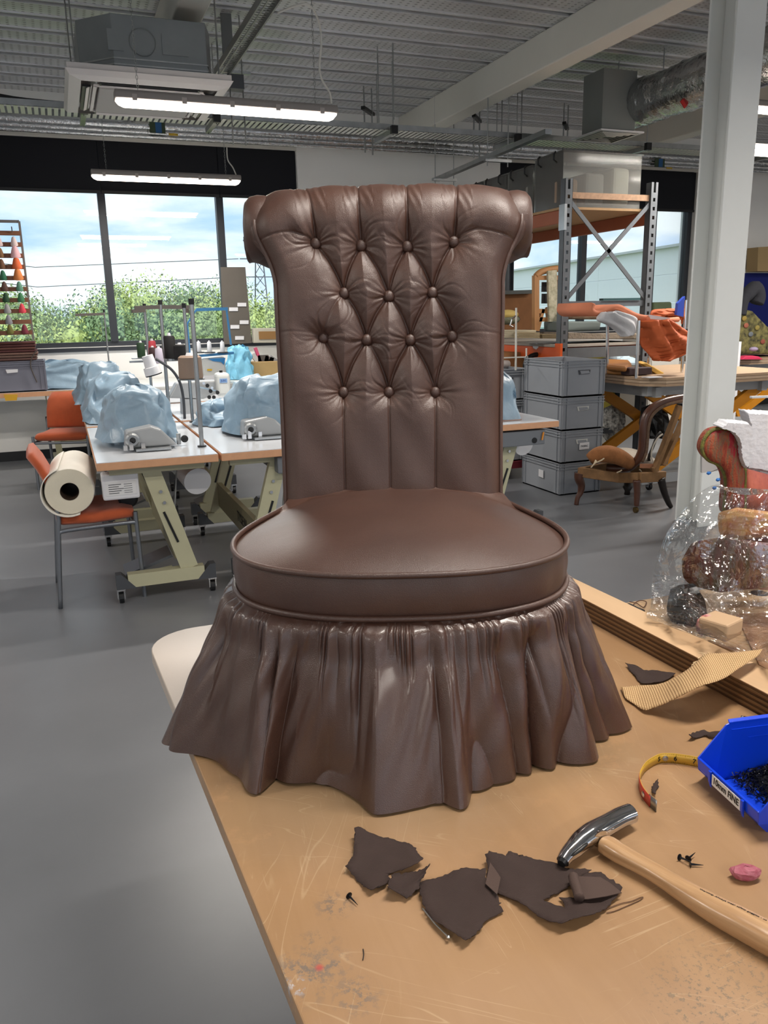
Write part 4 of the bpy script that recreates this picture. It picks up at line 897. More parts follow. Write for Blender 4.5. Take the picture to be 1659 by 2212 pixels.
tag(MB().prism([Q(x, y, 8.1) for x, y in ((1088, 628), (1152, 626), (1152, 634), (1088, 636))], (0, .5, 0)).build('board', M('slate edge', '#4b4f4d', .6)), 'dark board lying on top of the large brown carton', 'board')
tag(MB().ball(Q(1098, 690, 6.9), .14, 10, (.8, .8, .35)).build('seat_pad', M('fringe grey', '#6e705f', .95, bump=.9, bs=60), smooth=True), 'grey fringed round pad left of the wooden frame', 'cushion')
tag(MB().ball(Q(1096, 680, 6.9), .12, 10, (.9, .9, .4)).build('cushion', M('yellow cushion', '#bda561', .8), smooth=True), 'mustard cushion on top of the fringed pad', 'cushion')
for k, (xa, xb, ya, yb, Y, c_, lb) in enumerate(((1085, 1158, 713, 730, 6.5, '#b5ab93', 'pale folded hessian pile at the left of the orange beam'), (1120, 1166, 718, 731, 6.42, '#a89878', 'striped folded hessian pile in the middle of the orange beam'), (1172, 1206, 722, 732, 6.42, '#8f7f62', 'rolled hessian next to the racking post'))):
    t = thing('folded_hessian', lb, 'cloth', Q((xa+xb)/2, yb, Y)); n_ = 4
    for j in range(n_):
        y0_ = ya+(yb-ya)*j/n_; y1_ = ya+(yb-ya)*(j+1)/n_-.6
        MB().prism([Q(xa, y0_, Y), Q(xb, y0_, Y), Q(xb, y1_, Y), Q(xa, y1_, Y)], (0, .3, 0)).build('fold', M('hess '+c_, c_, .95, bump=.5, bs=120), t)
tag(MB().prism([Q(x, y, 6.6) for x, y in ((1225, 662), (1300, 660), (1302, 690), (1228, 690))], (0, .4, 0)).build('carpet_roll', M('tapestry', '#8c7560', .9, col2='#5c4535', vs=18), bevel=.02), 'brown patterned tapestry pad on the racking between the posts', 'cushion')
tag(MB().prism([Q(x, y, 6.45) for x, y in ((1225, 694), (1300, 694), (1296, 714), (1225, 716))], (0, .4, 0)).build('foam_slab', M('grey-green foam', '#6f7a78', .8), bevel=.015), 'grey-green foam slab under the tapestry pad', 'foam')
tag(MB().prism([Q(x, y, 6.35) for x, y in ((1228, 718), (1330, 722), (1400, 720), (1400, 733), (1228, 732))], (0, .5, 0)).build('rug', M('fringed rug', '#867b6d', .95, bump=.7, bs=60, var=.2, vs=20), bevel=.01), 'flat fringed rug on the lower racking shelf', 'rug')
bz_ = [Q(x, y, 6.21) for x, y in ((1303, 648), (1383, 647), (1383, 652), (1303, 653))]
for k_, v_ in enumerate(bz_): v_.z = 1.5455 if k_ < 2 else 1.5265
tag(MB().prism(bz_, (0, .06, 0)).build('board', M('dark teal', '#1f4043', .5)), 'dark teal board resting at sill height between the posts', 'board')
tag(MB().prism([Q(x, y, 7.6) for x, y in ((1412, 653), (1452, 652), (1453, 690), (1412, 690))], (0, .12, 0)).build('green_cushion', M('olive velvet', '#48543c', .8, var=.1), bevel=.02), 'olive green cushion standing right of the racking', 'cushion')
# below the lower shelf
tag(MB().prism([Q(x, y, 6.9) for x, y in ((1085, 760), (1206, 762), (1206, 840), (1085, 840))], (0, .3, 0)).build('cardboard_box', M('tan carton', '#a06f44', .8, var=.06)), 'tan carton under the bright orange racking beam', 'box')
tag(MB().tube([Q(1160+26*math.cos(a), 790+24*math.sin(a), 6.6) for a in [2*PI*k/24 for k in range(24)]], .022, 8, closed=True).build('rubber_hoop', BLACK, smooth=True), 'black rubber hoop leaning behind the crates', 'hoop')
tag(MB().box(Q(1270, 760, 8.3).x, Q(1336, 760, 8.3).x-.02, 8.3, 8.6, 0, Q(1330, 757, 8.3).z).build('storage_tub', M('olive tub', '#6e6420', .6)), 'dark yellow tub deep under the racking', 'tub')
tag(MB().box(Q(1337, 760, 8.3).x, Q(1395, 760, 8.3).x-.02, 8.3, 8.6, 0, Q(1330, 757, 8.3).z).build('storage_tub', M('teal tub', '#1f3d4a', .6)), 'dark teal tub deep under the racking', 'tub')
wl = thing('wire_rack', 'thin white metal display rod left of the racking post', 'rod', Q(1115, 790, 5.9))
MB().bar(Q(1114, 800, 5.9), Q(1115, 665, 5.9), .012, .012, up=(0, 1, 0)).bar(Q(1085, 773, 5.9), Q(1140, 771, 5.9), .01, .01).bar(Q(1137, 773, 5.9), Q(1137, 752, 5.9), .01, .01).build('rod', M('white rod', '#c8c8c0', .4), wl)
MB().tube([Q(1114, 682, 5.88), Q(1106, 690, 5.88), Q(1102, 703, 5.88), Q(1108, 706, 5.88)], .006, 6).build('hook', CHROME, wl)
# pale heap of cloth & items on the work table
# ================================================================== WORK TABLE WITH SCISSOR LIFT
PLY = M('ply top', '#a58c72', .5, var=.06, vs=8); YEL = M('yellow steel', '#c07d12', .5, var=.08); LGREY = M('light grey steel', '#a3a6a8', .5)
def lift_table(x0, x1, y0, y1, top, label, th=.07):
    t = thing('lift_table', label, 'table', ((x0+x1)/2, (y0+y1)/2, 0), 0, None)
    c = .14; poly = [(x0+c, y0, 0), (x1-.05, y0, 0), (x1, y0+.05, 0), (x1, y1, 0), (x0, y1, 0), (x0, y0+c, 0)]
    for k in range(3):
        q = MB(); q.prism([(a, b_, top-th+th*k/3) for a, b_, _ in poly], (0, 0, th/3-.003)); q.build('ply_layer', PLY if k != 1 else M('ply core', '#b09a82', .6), t)
    for y in (y0+.22, y1-.22):
        MB().bar((x0+.2, y, .14), (x1-.2, y, top-.14), .04, .09).build('scissor_arm', YEL, t); MB().bar((x1-.2, y+.05, .14), (x0+.2, y+.05, top-.14), .04, .09).build('scissor_arm', YEL, t)
        MB().box(x0+.12, x1-.12, y-.03, y+.03, .05, .13).build('base_rail', LGREY, t); MB().box(x0+.12, x1-.12, y-.03, y+.03, top-.16, top-.08).build('top_rail', LGREY, t)
    for x in (x0+.2, x1-.2):
        MB().box(x-.03, x+.03, y0+.15, y1-.15, top-.17, top-.09).build('cross_member', LGREY, t)
        for y in (y0+.2, y1-.2):
            a, b_ = MB(), MB(); caster(a, b_, x, y); o = a.build('caster', BLACK, t); b_.build('fork', CHROME, o)
    for y in (y0+.2, y1-.2): pass
    return t
TT = .93
tp = zp(1426, 815, TT)
TX0 = tp.x-.12
wt = lift_table(TX0, TX0+1.5, tp.y-.05, tp.y+1.15, TT, 'thick plywood work table on yellow scissor legs behind the bare chair frame')
TYF = tp.y-.05
lb = MB(); p = xp(1342, 900, TX0+.12)
# clutter bundle (silver tinsel-like wires) and black bags under it
BUN = M('clutter print', '#2b2d2e', .5, col2='#dcdcd6', vs=38)
tag(lumpy(MB().ball(yp(1322, 915, 6.3), .17, 10, (.7, .6, 1.0)).build('wire_bundle', BUN), .012), 'tangled bundle of black and white wires under the work table, beside the crates', 'wire bundle')
tag(lumpy(MB().ball(yp(1412, 910, 5.5), .13, 8, (1, .8, 1.15)).build('black_bag', M('black bag', '#0c0d0e', .4, bump=.5, bs=30)), .012), 'black bag hanging inside the bare chair frame outline', 'bag')
# things on the work table
Tz = lambda x, y, z=TT+.002: zp(x, y, z)
a = thing('leather_fold', 'tan leather pieces folded on the left of the work table', 'leather', Tz(1335, 800))
MB().prism([Tz(1310, 808, TT+.0), Tz(1376, 812, TT+.0), Tz(1380, 806, TT), Tz(1310, 792, TT)], (0, 0, .03)).build('sheet', M('tan leather', '#b3804a', .5), a, bevel=.01)
q = MB(); q.prism([Tz(x, y, TT+.032) for x, y in ((1310, 800), (1352, 804), (1364, 796), (1358, 788), (1310, 786))], (0, 0, .045)); q.build('roll', M('tan leather dark', '#94622f', .5), a, bevel=.015)
wd_ = M('pale blue cloth', '#a9bdc8', .8, bump=.4, bs=40)
fab = thing('cloth_pile', 'crumpled pale blue cloth pile on the work table', 'cloth', Tz(1330, 790))
q = MB(); rg = np.random.default_rng(8); rows = []
for i in range(14):
    row = []
    for j in range(8):
        p = yp(1290+i*7, 786-(12+rg.uniform(-4, 4))*math.sin(PI*i/13)*(j/7.)-6*(j/7), 6.6+j*.03); row.append(p)
    rows.append(row)
q.grid(rows); q.build('cloth', wd_, fab, smooth=False, solid=.02)
yb = thing('padded_envelope', 'mustard padded envelope leaning on the work table', 'envelope', Tz(1420, 812))
q = MB(); q.prism([yp(x, y, TYF+.35) for x, y in ((1386, 786), (1396, 783), (1436, 806), (1424, 812))], (0.02, .1, .01)); q.build('envelope', M('mustard paper', '#c6a04c', .7), yb, bevel=.008)
tag(MB().boxc(Tz(1392, 811)+Vector((0, .1, .03)), (.22, .12, .06)).build('tool_box', M('black red box', '#3a2a2c', .6), bevel=.01), 'small black tool tray on the work table behind the near steel leg', 'tray')
tag(MB().boxc(Tz(1412, 816)+Vector((0, .02, .004)), (.12, .1, .006)).build('paper_sheet', WHITE), 'small white paper on the work table near its chamfered corner', 'paper')
# steel-legged chair standing on the table, being reupholstered
sc_ = thing('cantilever_chair', 'steel-legged chair with orange foam seat standing on the work table', 'chair', Tz(1400, 812))
YC = TYF+.25
def S(x, y, Y=None): return yp(x, y, YC if Y is None else Y)
OR2 = M('orange foam cloth', '#cf7f5e', .8, var=.06, bump=.2, bs=300); OR3 = M('orange drape', '#b0542a', .75, var=.08, vs=9)
for (x0_, y0_, x1_, y1_, Y) in ((1374, 822, 1380, 692, TYF+.06), (1472, 818, 1482, 648, YC+.1), (1400, 808, 1406, 690, YC+.45), (1312, 800, 1312, 700, YC+.35)):
    a = yp(x0_, y0_, Y); b_ = yp(x1_, y1_, Y); a.z = TT+.001; MB().cyl(a, b_, .013, n=12).build('leg', CHROME, sc_, smooth='auto')
prof_ = [(1282, 655), (1279, 668), (1286, 676), (1298, 677), (1315, 669), (1335, 663), (1355, 672), (1375, 682), (1400, 687), (1425, 689)]
pc = catmull([S(*p_) for p_ in prof_], 6)
rows = [[p+Vector((0, dy, 0)) for dy in (0, .45)] for p in pc]; q = MB(); q.grid(rows); q.build('seat', OR2, sc_, smooth=True, solid=.04)
q = MB(); q.prism([S(*p_, YC-.02) for p_ in ((1404, 680), (1448, 687), (1446, 692), (1405, 689))], (0, .03, 0)); q.build('white_wrap', WHITE, sc_)
MB().tube([S(1395, 689), S(1440, 692), S(1465, 690)], .02, 8).build('rail', OR2, sc_, smooth=True)
# wadding and drape as cloth sheets
def drape(outline, Y, name, mat, parent, bulge=.06, seed=0, thick=.012, n=26, fold=.02):
    # grid between left and right boundary curves given as lists of px points, top to bottom
    Lc, Rc = outline; L = catmull([yp(*p_, Y) for p_ in Lc], 6); R = catmull([yp(*p_, Y) for p_ in Rc], 6); rg = np.random.default_rng(seed)
    m_ = n; rows = []; ph = rg.uniform(0, 6, 6)
    for i in range(m_):
        t_ = i/(m_-1); a = L[min(len(L)-1, int(t_*(len(L)-1)))]; b_ = R[min(len(R)-1, int(t_*(len(R)-1)))]; row = []
        for j in range(n):
            s_ = j/(n-1); p = a.lerp(b_, s_); dpt = -bulge*math.sin(PI*s_)-fold*math.sin(9*s_+ph[0]+3*t_)*math.sin(PI*t_)-fold*.6*math.sin(17*s_+ph[1]-5*t_)
            row.append(p+Vector((0, dpt, 0)))
        rows.append(row)
    q = MB(); q.grid(rows); return q.build(name, mat, parent, smooth=True, solid=thick)
drape(([(1296, 676), (1286, 690), (1312, 702), (1330, 716), (1340, 727)], [(1330, 672), (1375, 685), (1376, 700), (1370, 712), (1358, 722)]), YC-.0, 'wadding', M('white wadding', '#bfc0c4', .9, bump=.5, bs=30), sc_, .08, 3)
drape(([(1388, 694), (1386, 740), (1394, 762), (1402, 775), (1412, 778)], [(1440, 690), (1474, 715), (1483, 728), (1480, 755), (1432, 778)]), YC-.02, 'hanging_cover', OR3, sc_, .12, 5, n=34, fold=.035)
drape(([(1400, 690), (1410, 672), (1440, 668), (1466, 667)], [(1412, 694), (1440, 690), (1470, 690), (1470, 700)]), YC+.3, 'rear_cover', OR3, sc_, .05, 6)
tag(MB().prism([S(x, y, YC+.2) for x, y in ((1465, 655), (1480, 640), (1480, 685), (1462, 680))], (0, .03, 0)).build('blue_clip', M('blue plastic', '#3b58c8', .4)), 'blue plastic piece at the steel leg beside the column', 'clip')
# grey wall box behind
g0, g1 = yp(1408, 690, 7.6), yp(1470, 690, 7.6)
lc = thing('low_cabinet', 'pale cabinet behind the work table, under the olive cushion', 'cabinet', ((g0.x+g1.x)/2, 7.8, 0))
MB().box(g0.x, g1.x, 7.58, 8.1, .06, g0.z-.004).build('body', M('cabinet beige', '#c4c1b9', .6), lc); MB().box(g0.x+.02, g1.x-.02, 7.6, 8.08, 0, .06).build('plinth', DGREY, lc); MB().box(g0.x+.01, g1.x-.01, 7.568, 7.58, .08, g0.z-.03).build('door', M('cabinet beige', '#c4c1b9'), lc)
# antique chair frame -------------------------------------------------
ch = thing('bare_chair', 'stripped antique wooden chair frame on castors with torn seat stuffing', 'chair', (3.85, 4.9, 0))
MAH = M('old mahogany', '#4a2a1c', .35, var=.25, vs=12, coat=.3); RAW = M('raw beech', '#80603f', .75, var=.2, vs=18)
def C(px_, py_, Y): return yp(1180+px_/5.53, 860+py_/5.53, Y)
YF, YB = 5.08, 4.68
a = [C(400, 900, YF), C(390, 960, YF), C(420, 1040, YF), C(410, 1120, YF), C(375, 1190, YF)]; a.append(Vector((a[-1].x-.01, YF, .0)))
MB().tube(catmull(a, 5), [.04-.022*min(1, k/20) for k in range(26)], 12).build('leg', MAH, ch, smooth=True)
a = [C(1080, 980, YB), C(1085, 1100, YB), C(1080, 1250, YB), C(1075, 1340, YB)]; a[-1].z = max(a[-1].z, .05)
MB().tube(catmull(a, 5), [.028-.012*k/15 for k in range(16)], 12).build('leg', MAH, ch, smooth=True)
MB().cyl((a[-1].x-.015, YB, .022), (a[-1].x+.005, YB, .022), .022, n=14).build('castor', M('brass castor', '#5d4b2c', .4, .8), ch)
b4 = [C(1370, 960, YB), C(1410, 1120, YB), C(1460, 1250, YB), C(1490, 1330, YB)]; b4[-1].z = .01
MB().tube(catmull(b4, 5), [.03-.014*k/15 for k in range(16)], 12).build('leg', M('ebonised leg', '#17110e', .35), ch, smooth=True)
b3 = [C(975, 960, 5.2), C(975, 1040, 5.2), C(972, 1060, 5.2), C(970, 1110, 5.2), C(965, 1150, 5.2), C(965, 1190, 5.2)]; b3[-1].z = .01
MB().tube(b3, [.03, .03, .04, .022, .024, .012], 12).build('leg', M('ebonised leg', '#17110e'), ch, smooth=True)
# seat rails
MB().bar(C(395, 880, YF), C(880, 950, 4.85), .04, .075).bar(C(880, 950, 4.85), C(1110, 950, YB), .04, .075).bar(C(1110, 950, YB), C(1410, 930, YB+.02), .04, .075).build('front_rail', RAW, ch, bevel=.006)
pb = C(1410, 930, YB+.02); pf = C(395, 880, YF); pm = Vector((4.02, 5.22, (pf.z+pb.z)/2)); MB().bar(pf, pm, .03, .06).bar(pm, pb, .03, .06).build('rear_rail', RAW, ch)
arc = [C(x, y, YY) for x, y, YY in ((720, 830, 4.95), (960, 835, 4.85), (1065, 770, 4.78), (1135, 640, 4.74), (1155, 470, 4.72), (1165, 330, 4.72), (1200, 200, 4.72), (1290, 105, 4.72), (1400, 50, 4.72), (1540, 15, 4.72), (1640, 0, 4.72))]
MB().tube(catmull(arc, 6), .03, 12).build('back_arch', MAH, ch, smooth=True)
MB().tube([v+Vector((.022, -.018, -.012)) for v in catmull(arc, 6)[14:]], .016, 8).build('raw_rebate', M('worn rebate', '#6b5545', .9, var=.35, vs=40), ch, smooth=True)
MB().bar(C(1290, 870, YB), C(1590, 90, YB), .03, .045, up=(0, 1, 0)).build('back_stile', RAW, ch); MB().bar(C(1390, 800, YB+.15), C(1640, 250, YB+.15), .03, .04, up=(0, 1, 0)).build('back_stile', RAW, ch)
MB().bar(C(1130, 810, YB+.03), C(1300, 810, YB+.03), .025, .03).build('back_rail', M('pinkish rail', '#9c6b50', .6), ch); MB().bar(C(1290, 820, YB), C(1300, 880, YB), .04, .04, up=(0, 1, 0)).build('block', RAW, ch)
rows = []
for v in np.linspace(0, 1, 10):
    row = []
    for u_ in np.linspace(0, 1, 14):
        p = C(520+u_*760, 760+25*u_, 5.1-.28*v); row.append(p+Vector((.05*v, 0, .10*math.sin(PI*min(1, u_*1.02))**.6*(math.sin(PI*v*.9+.25)))))
    rows.append(row)
q = MB(); q.grid(rows); q.build('seat_stuffing', M('calico seat', '#b9b0a3', .9, bump=.4, bs=40, var=.1, vs=6), ch, smooth=True, solid=.03)
q = MB(); q.tube(catmull([C(520, 740, 4.86), C(620, 680, 4.84), (C(760, 670, 4.82)), C(900, 720, 4.8), C(1010, 790, 4.8)], 5), [.045+.02*math.sin(PI*k/20) for k in range(21)], 10); q.build('hessian_edge', M('old hessian', '#80532f', .95, bump=.7, bs=100, var=.2, vs=18), ch, smooth=True)
for k, (x0_, y0_, x1_, y1_) in enumerate(((535, 830, 590, 740), (600, 750, 560, 800), (690, 720, 600, 770), (900, 730, 860, 760), (840, 890, 900, 860), (960, 750, 1010, 770), (1110, 850, 1140, 900))): MB().tube(catmull([C(x0_, y0_, 4.78), C((x0_+x1_)/2+8, (y0_+y1_)/2, 4.77), C(x1_, y1_, 4.78)], 4), .005, 6).build('torn_tie', M('cotton tie', '#b5a58c', .9), ch)
q = MB(); rows = []
for v in np.linspace(-1, 1, 10): rows.append([C(1250+70*(1-v*v)*0+(v+1)*70+20*math.cos(3*v), 750-(v+1)*175, YB+.06+dy)+Vector((-.05*(1-v*v)+.0, 0, 0)) for dy in (0, .12, .25)])
q.grid(rows); q.build('back_pad', M('dark pad', '#1c1a19', .7), ch, smooth=True, solid=.02)
MB().tube(catmull([C(1280, 770, YB+.03), C(1255, 690, YB+.03), C(1275, 580, YB+.03), C(1330, 480, YB+.03), (C(1390, 430, YB+.03))], 5), .006, 6).build('pale_piping', M('pale piping', '#bdb7ab', .8), ch)
q = MB(); q.prism([C(1420, 620, YB+.2), C(1500, 600, YB+.2), C(1450, 790, YB+.2), C(1370, 810, YB+.2)], (0, .02, 0)); q.build('grey_flap', M('grey-green cloth', '#5d6663', .8), ch)
# ================================================================== FAR RIGHT
bb = thing('notice_board', 'dark blue cloth notice board on the wall right of the column', 'notice board', (10, 9.35, 1.2))
pz = yp(1640, 590, 9.35).z
MB().box(8.75, 12.5, 9.33, 9.36, .6, pz).build('board_cloth', M('royal blue cloth', '#16206b', .9), bb); MB().box(8.75, 12.5, 9.32, 9.37, pz, pz+.05).build('frame', CREAM, bb)
p = yp(1659, 560, 8.9)
tag(MB().prism([yp(*p_, 9.1) for p_ in ((1638, 534), (1700, 530), (1700, 586), (1636, 586))], (0, .2, 0)).build('cardboard_box', M('buff carton', '#a28a62', .8)), 'buff carton on top of the blue notice board at the right edge', 'box')
wt2 = lift_table(yp(1590, 770, 7.6).x, yp(1590, 770, 7.6).x+1.4, 7.5, 8.6, yp(1620, 775, 7.5).z, 'work table on yellow scissor legs against the blue board, right edge')
FLOR = M('dark floral tapestry', '#15181b', .85, col2='#8b8450', vs=16, bump=.3, bs=80)
TZ2 = yp(1620, 775, 7.5).z
fc_ = thing('floral_armchair', 'dark floral armchair with a scrolled grey arm top, right of the column', 'chair', yp(1640, 760, 7.9))
rows = []
pr_ = [(1595, 680), (1612, 668), (1628, 672), (1645, 690), (1660, 705), (1690, 715)]
for dy in (0, .5): rows.append([yp(*p_, 7.7)+Vector((0, dy, 0)) for p_ in pr_])
q = MB(); poly = [yp(*p_, 7.7) for p_ in pr_+[(1700, 765), (1590, 765)]]; q.prism(poly, (0, .5, 0)); q.build('upholstery', FLOR, fc_, bevel=.03)
MB().tube(catmull([yp(*p_, 7.75) for p_ in ((1598, 680), (1604, 650), (1618, 632), (1632, 622), (1638, 640), (1634, 655))], 5), [.075]*8+[.085]*18, 10).build('scroll_top', M('dark grey wool', '#35363c', .9, bump=.5, bs=40), fc_, smooth=True)
for (x, y, c_) in ((1612, 703, '#a05f4a'), (1636, 708, '#8f8244'), (1648, 738, '#8c4b3d'), (1608, 688, '#9a8440'), (1622, 722, '#6b7278')): MB().ball(yp(x, y, 7.69), .038, 6, (1, .2, .8)).build('flower', M('flower '+c_, c_, .8), fc_, smooth=True)
tag(MB().ball(yp(1628, 754, 7.6), .045, 8, (1.3, 1, .6)).build('tape_roll', M('lilac film', '#b7aac9', .15, alpha=.8), smooth=True), 'clear lilac tape roll on the far right table', 'tape')
q = MB(); q.prism([yp(*p_, 7.45) for p_ in ((1602, 777), (1610, 770), (1625, 768), (1640, 770), (1650, 777))], (0, .12, 0)); tag(q.build('pink_bag', M('pink film', '#d8385f', .4, bump=.4, bs=40), bevel=.01), 'bright pink crumpled bag under the floral armchair', 'bag')
# trolley rods and second board
tag(MB().cyl(yp(1597, 738, 6.4), Vector((yp(1597, 738, 6.4).x, 6.4, 0)), .022, n=10).build('stand_post', WHITE), 'slim white post just right of the column', 'post')
bt_ = lift_table(4.9, 6.4, 3.35, 4.5, .84, 'low brown table top on yellow scissor legs at the right photo edge')
MB().box(yp(1590, 870, 3.6).x, yp(1590, 870, 3.6).x+1.3, 3.34, 3.36, .76, .84).build('edge_board', M('brown table edge', '#70625a', .4), bt_)
tag(MB().bar(zp(1622, 858, .85), zp(1680, 856, .85), .03, .014).build('white_strap', WHITE), 'white strip lying on the low brown table', 'strap')
# ================================================================== BENCH
BZt = .80
def benchmat():
    mt = bpy.data.materials.new('scratched birch ply'); mt.use_nodes = True; nt = mt.node_tree; b = nt.nodes['Principled BSDF']; L = nt.links.new
    tc = nd(nt, 'ShaderNodeTexCoord'); O = tc.outputs['Object']
    def noise(sc, det, stretch=None, rough=.6, dist=0):
        n = nd(nt, 'ShaderNodeTexNoise', Scale=sc, Detail=det, Roughness=rough, Distortion=dist); m_ = nd(nt, 'ShaderNodeMapping'); m2_ = nd(nt, 'ShaderNodeMapping'); L(O, m_.inputs[0]); L(m_.outputs[0], m2_.inputs[0]); L(m2_.outputs[0], n.inputs['Vector'])
        if stretch: m2_.inputs['Scale'].default_value = stretch[0]; m_.inputs['Rotation'].default_value = (0, 0, stretch[1])
        return n.outputs[0]
    def ramp(x, a, b_, ca, cb):
        r = nd(nt, 'ShaderNodeValToRGB'); r.color_ramp.elements[0].position = a; r.color_ramp.elements[1].position = b_; r.color_ramp.elements[0].color = ca; r.color_ramp.elements[1].color = cb; L(x, r.inputs[0]); return r.outputs[0]
    def mix(f, a, c): m_ = nd(nt, 'ShaderNodeMix', data_type='RGBA'); L(f, m_.inputs[0]); L(a, m_.inputs[6]) if not isinstance(a, tuple) else setattr(m_.inputs[6], 'default_value', a); L(c, m_.inputs[7]) if not isinstance(c, tuple) else setattr(m_.inputs[7], 'default_value', c); return m_.outputs[2]
    def mul(a, c):
        m_ = nd(nt, 'ShaderNodeMath', operation='MULTIPLY'); L(a, m_.inputs[0]); L(c, m_.inputs[1]) if not isinstance(c, (int, float)) else setattr(m_.inputs[1], 'default_value', float(c)); return m_.outputs[0]
    K = (0, 0, 0, 1); W = (1, 1, 1, 1)
    base = ramp(noise(5, 8, ((1, .16, 1), .06), .65, .6), .3, .72, lin('#937252'), lin('#a78560'))
    base = mix(ramp(noise(60, 4, ((1, .05, 1), .06)), .45, .75, K, (.25, .25, .25, 1)), base, lin('#8f6d48'))
    base = mix(mul(ramp(noise(2.2, 5), .5, .66, K, W), .35), base, lin('#ab8c72'))
    # scratches: thin bands of stretched noise in a few directions
    for k, (ang, sc) in enumerate(((.5, 30), (-.9, 24), (1.5, 27), (.1, 34))):
        n = noise(sc, 2, ((1.0, .07, 1), ang), .4, .5+k*.3)
        s_ = ramp(n, .5, .506, K, W); s2 = ramp(n, .506, .512, W, K); g = ramp(noise(3.5+k, 3), .54, .62, K, W)
        base = mix(mul(mul(mul(s_, s2), g), .32), base, lin('#dcc6a2'))
    # worn grey glue stains at the left edge and bottom right
    def blob(x, y, r, col, st, sc=70, lo=.5):
        vm = nd(nt, 'ShaderNodeVectorMath', operation='DISTANCE'); L(O, vm.inputs[0]); vm.inputs[1].default_value = (x, y, BZt); mr = nd(nt, 'ShaderNodeMapRange'); mr.inputs[1].default_value = r; mr.inputs[2].default_value = r*.3; L(vm.outputs['Value'], mr.inputs[0])
        f_ = mul(mul(mr.outputs[0], ramp(noise(sc, 6, None, .75), lo, lo+.06, K, W)), st); return mix(f_, base_[0], col)
    base_ = [base]
    for (x, y, r, col, st, sc, lo) in blobs: base_[0] = blob(x, y, r, lin(col), st, sc, lo)
    base = base_[0]
    # far left corner: pale worn paint
    sx = nd(nt, 'ShaderNodeSeparateXYZ'); L(O, sx.inputs[0]); 
    mr = nd(nt, 'ShaderNodeMapRange'); mr.inputs[1].default_value = .26; mr.inputs[2].default_value = .34; 
    ad = nd(nt, 'ShaderNodeMath', operation='ADD'); L(sx.outputs[1], ad.inputs[0]); L(mul(noise(12, 4), .1), ad.inputs[1]); L(ad.outputs[0], mr.inputs[0])
    ml = nd(nt, 'ShaderNodeMapRange'); ml.inputs[1].default_value = -.10; ml.inputs[2].default_value = -.2; L(sx.outputs[0], ml.inputs[0])
    base = mix(mul(mul(mr.outputs[0], ml.outputs[0]), .85), base, lin('#b5aca3'))
    L(base, b.inputs['Base Color'])
    ro = nd(nt, 'ShaderNodeMapRange'); ro.inputs[3].default_value = .26; ro.inputs[4].default_value = .5; L(noise(4, 4), ro.inputs[0]); L(ro.outputs[0], b.inputs['Roughness'])
    bp = nd(nt, 'ShaderNodeBump', Strength=.12, Distance=.001); L(noise(120, 4), bp.inputs['Height']); L(bp.outputs[0], b.inputs['Normal'])
    return mt
bc = Vector((.59, 1.0, 0))
blobs = []
for (x_, y_, r_, st_) in ((.28, 1.0, .22, .5), (.45, .90, .16, .35), (.66, .95, .14, .45), (.90, .62, .12, .3)): blobs.append((x_-bc.x, y_-bc.y, r_, '#6f6048', st_, 5, .40))
for (px, py, r, col, st, sc, lo) in ((722, 1955, .028, '#6f655c', .75, 90, .5), (650, 2110, .045, '#6f6862', .8, 60, .5), (710, 2085, .03, '#6f6862', .7, 80, .5), (770, 2150, .03, '#6f6862', .75, 80, .5), (685, 2040, .03, '#75695c', .6, 70, .52), (640, 2130, .015, '#cfccd0', .7, 60, .5), (1600, 2130, .10, '#6d6253', .6, 160, .53), (1500, 2170, .06, '#6d6253', .6, 160, .54), (690, 2090, .006, '#b04a48', .8, 60, .4), (800, 1960, .0, '#000000', 0, 1, .5)):
    p = zp(px, py, BZt)-bc; blobs.append((p.x, p.y, r, col, st, sc, lo))
BM_ = benchmat()
bn_ = thing('workbench', 'scratched plywood upholstery bench with a rounded far left corner', 'bench', (bc.x, bc.y, 0))
xl = lambda y: .102+(1.68-y)*.042
poly = [(xl(-.3), -.3), (1.06, -.3), (1.01, 1.68)]
cr_ = .10; cx_, cy_ = xl(1.6)+cr_, 1.68-cr_
poly += [(cx_+cr_*math.cos(a), cy_+cr_*math.sin(a)) for a in [PI/2+PI/2*k/8 for k in range(9)]]
q = MB(); q.prism([(a, b_, BZt-.026) for a, b_ in poly], (0, 0, .026)); q.build('worktop', BM_, bn_, bevel=.002)
q = MB(); q.prism([(a+(.004 if a < .5 else -.004), b_, BZt-.034) for a, b_ in poly], (0, 0, .008)); q.build('underlay', M('dark ply edge', '#352a22', .7), bn_)
# laminated lipping on the right
e0, e1 = Vector((1.005, 1.52, 0)), Vector((1.022, .2, 0)); dd = (e1-e0); nx = Vector((1, .05, 0)).normalized()
NL = 9
for k in range(NL):
    z0_ = BZt+.0005+k*.042/NL
    q = MB(); e = e0-nx*.012; q.prism([e0-nx*(.012+.0012*(k % 2))+Vector((0, 0, z0_)), e1-nx*(.012+.0012*(k % 2))+Vector((0, 0, z0_)), e1+nx*.052+Vector((0, 0, z0_)), e0+nx*.045+Vector((0, 0, z0_))], (0, 0, .042/NL-.0004))
    q.build('ply_layer', M('ply dark layer', '#5d4229', .6, var=.25, vs=30, stretch=(1, .1, 1)) if k % 2 == 0 and k < NL-1 else M('ply pale layer', '#80603e', .6, var=.2, vs=30, stretch=(1, .1, 1)), bn_)
e2 = e0+nx*.048; e3 = e1+nx*.075
q = MB(); zz = BZt+.0425
q.prism([e0-nx*.013+Vector((0, 0, zz)), e1-nx*.013+Vector((0, 0, zz)), e3+Vector((0, 0, zz)), e2+Vector((0, 0, zz))], (0, 0, .0015)); q.build('lipping_top', M('pale birch', '#c7a783', .5, var=.08, vs=14, stretch=(1, .15, 1)), bn_)
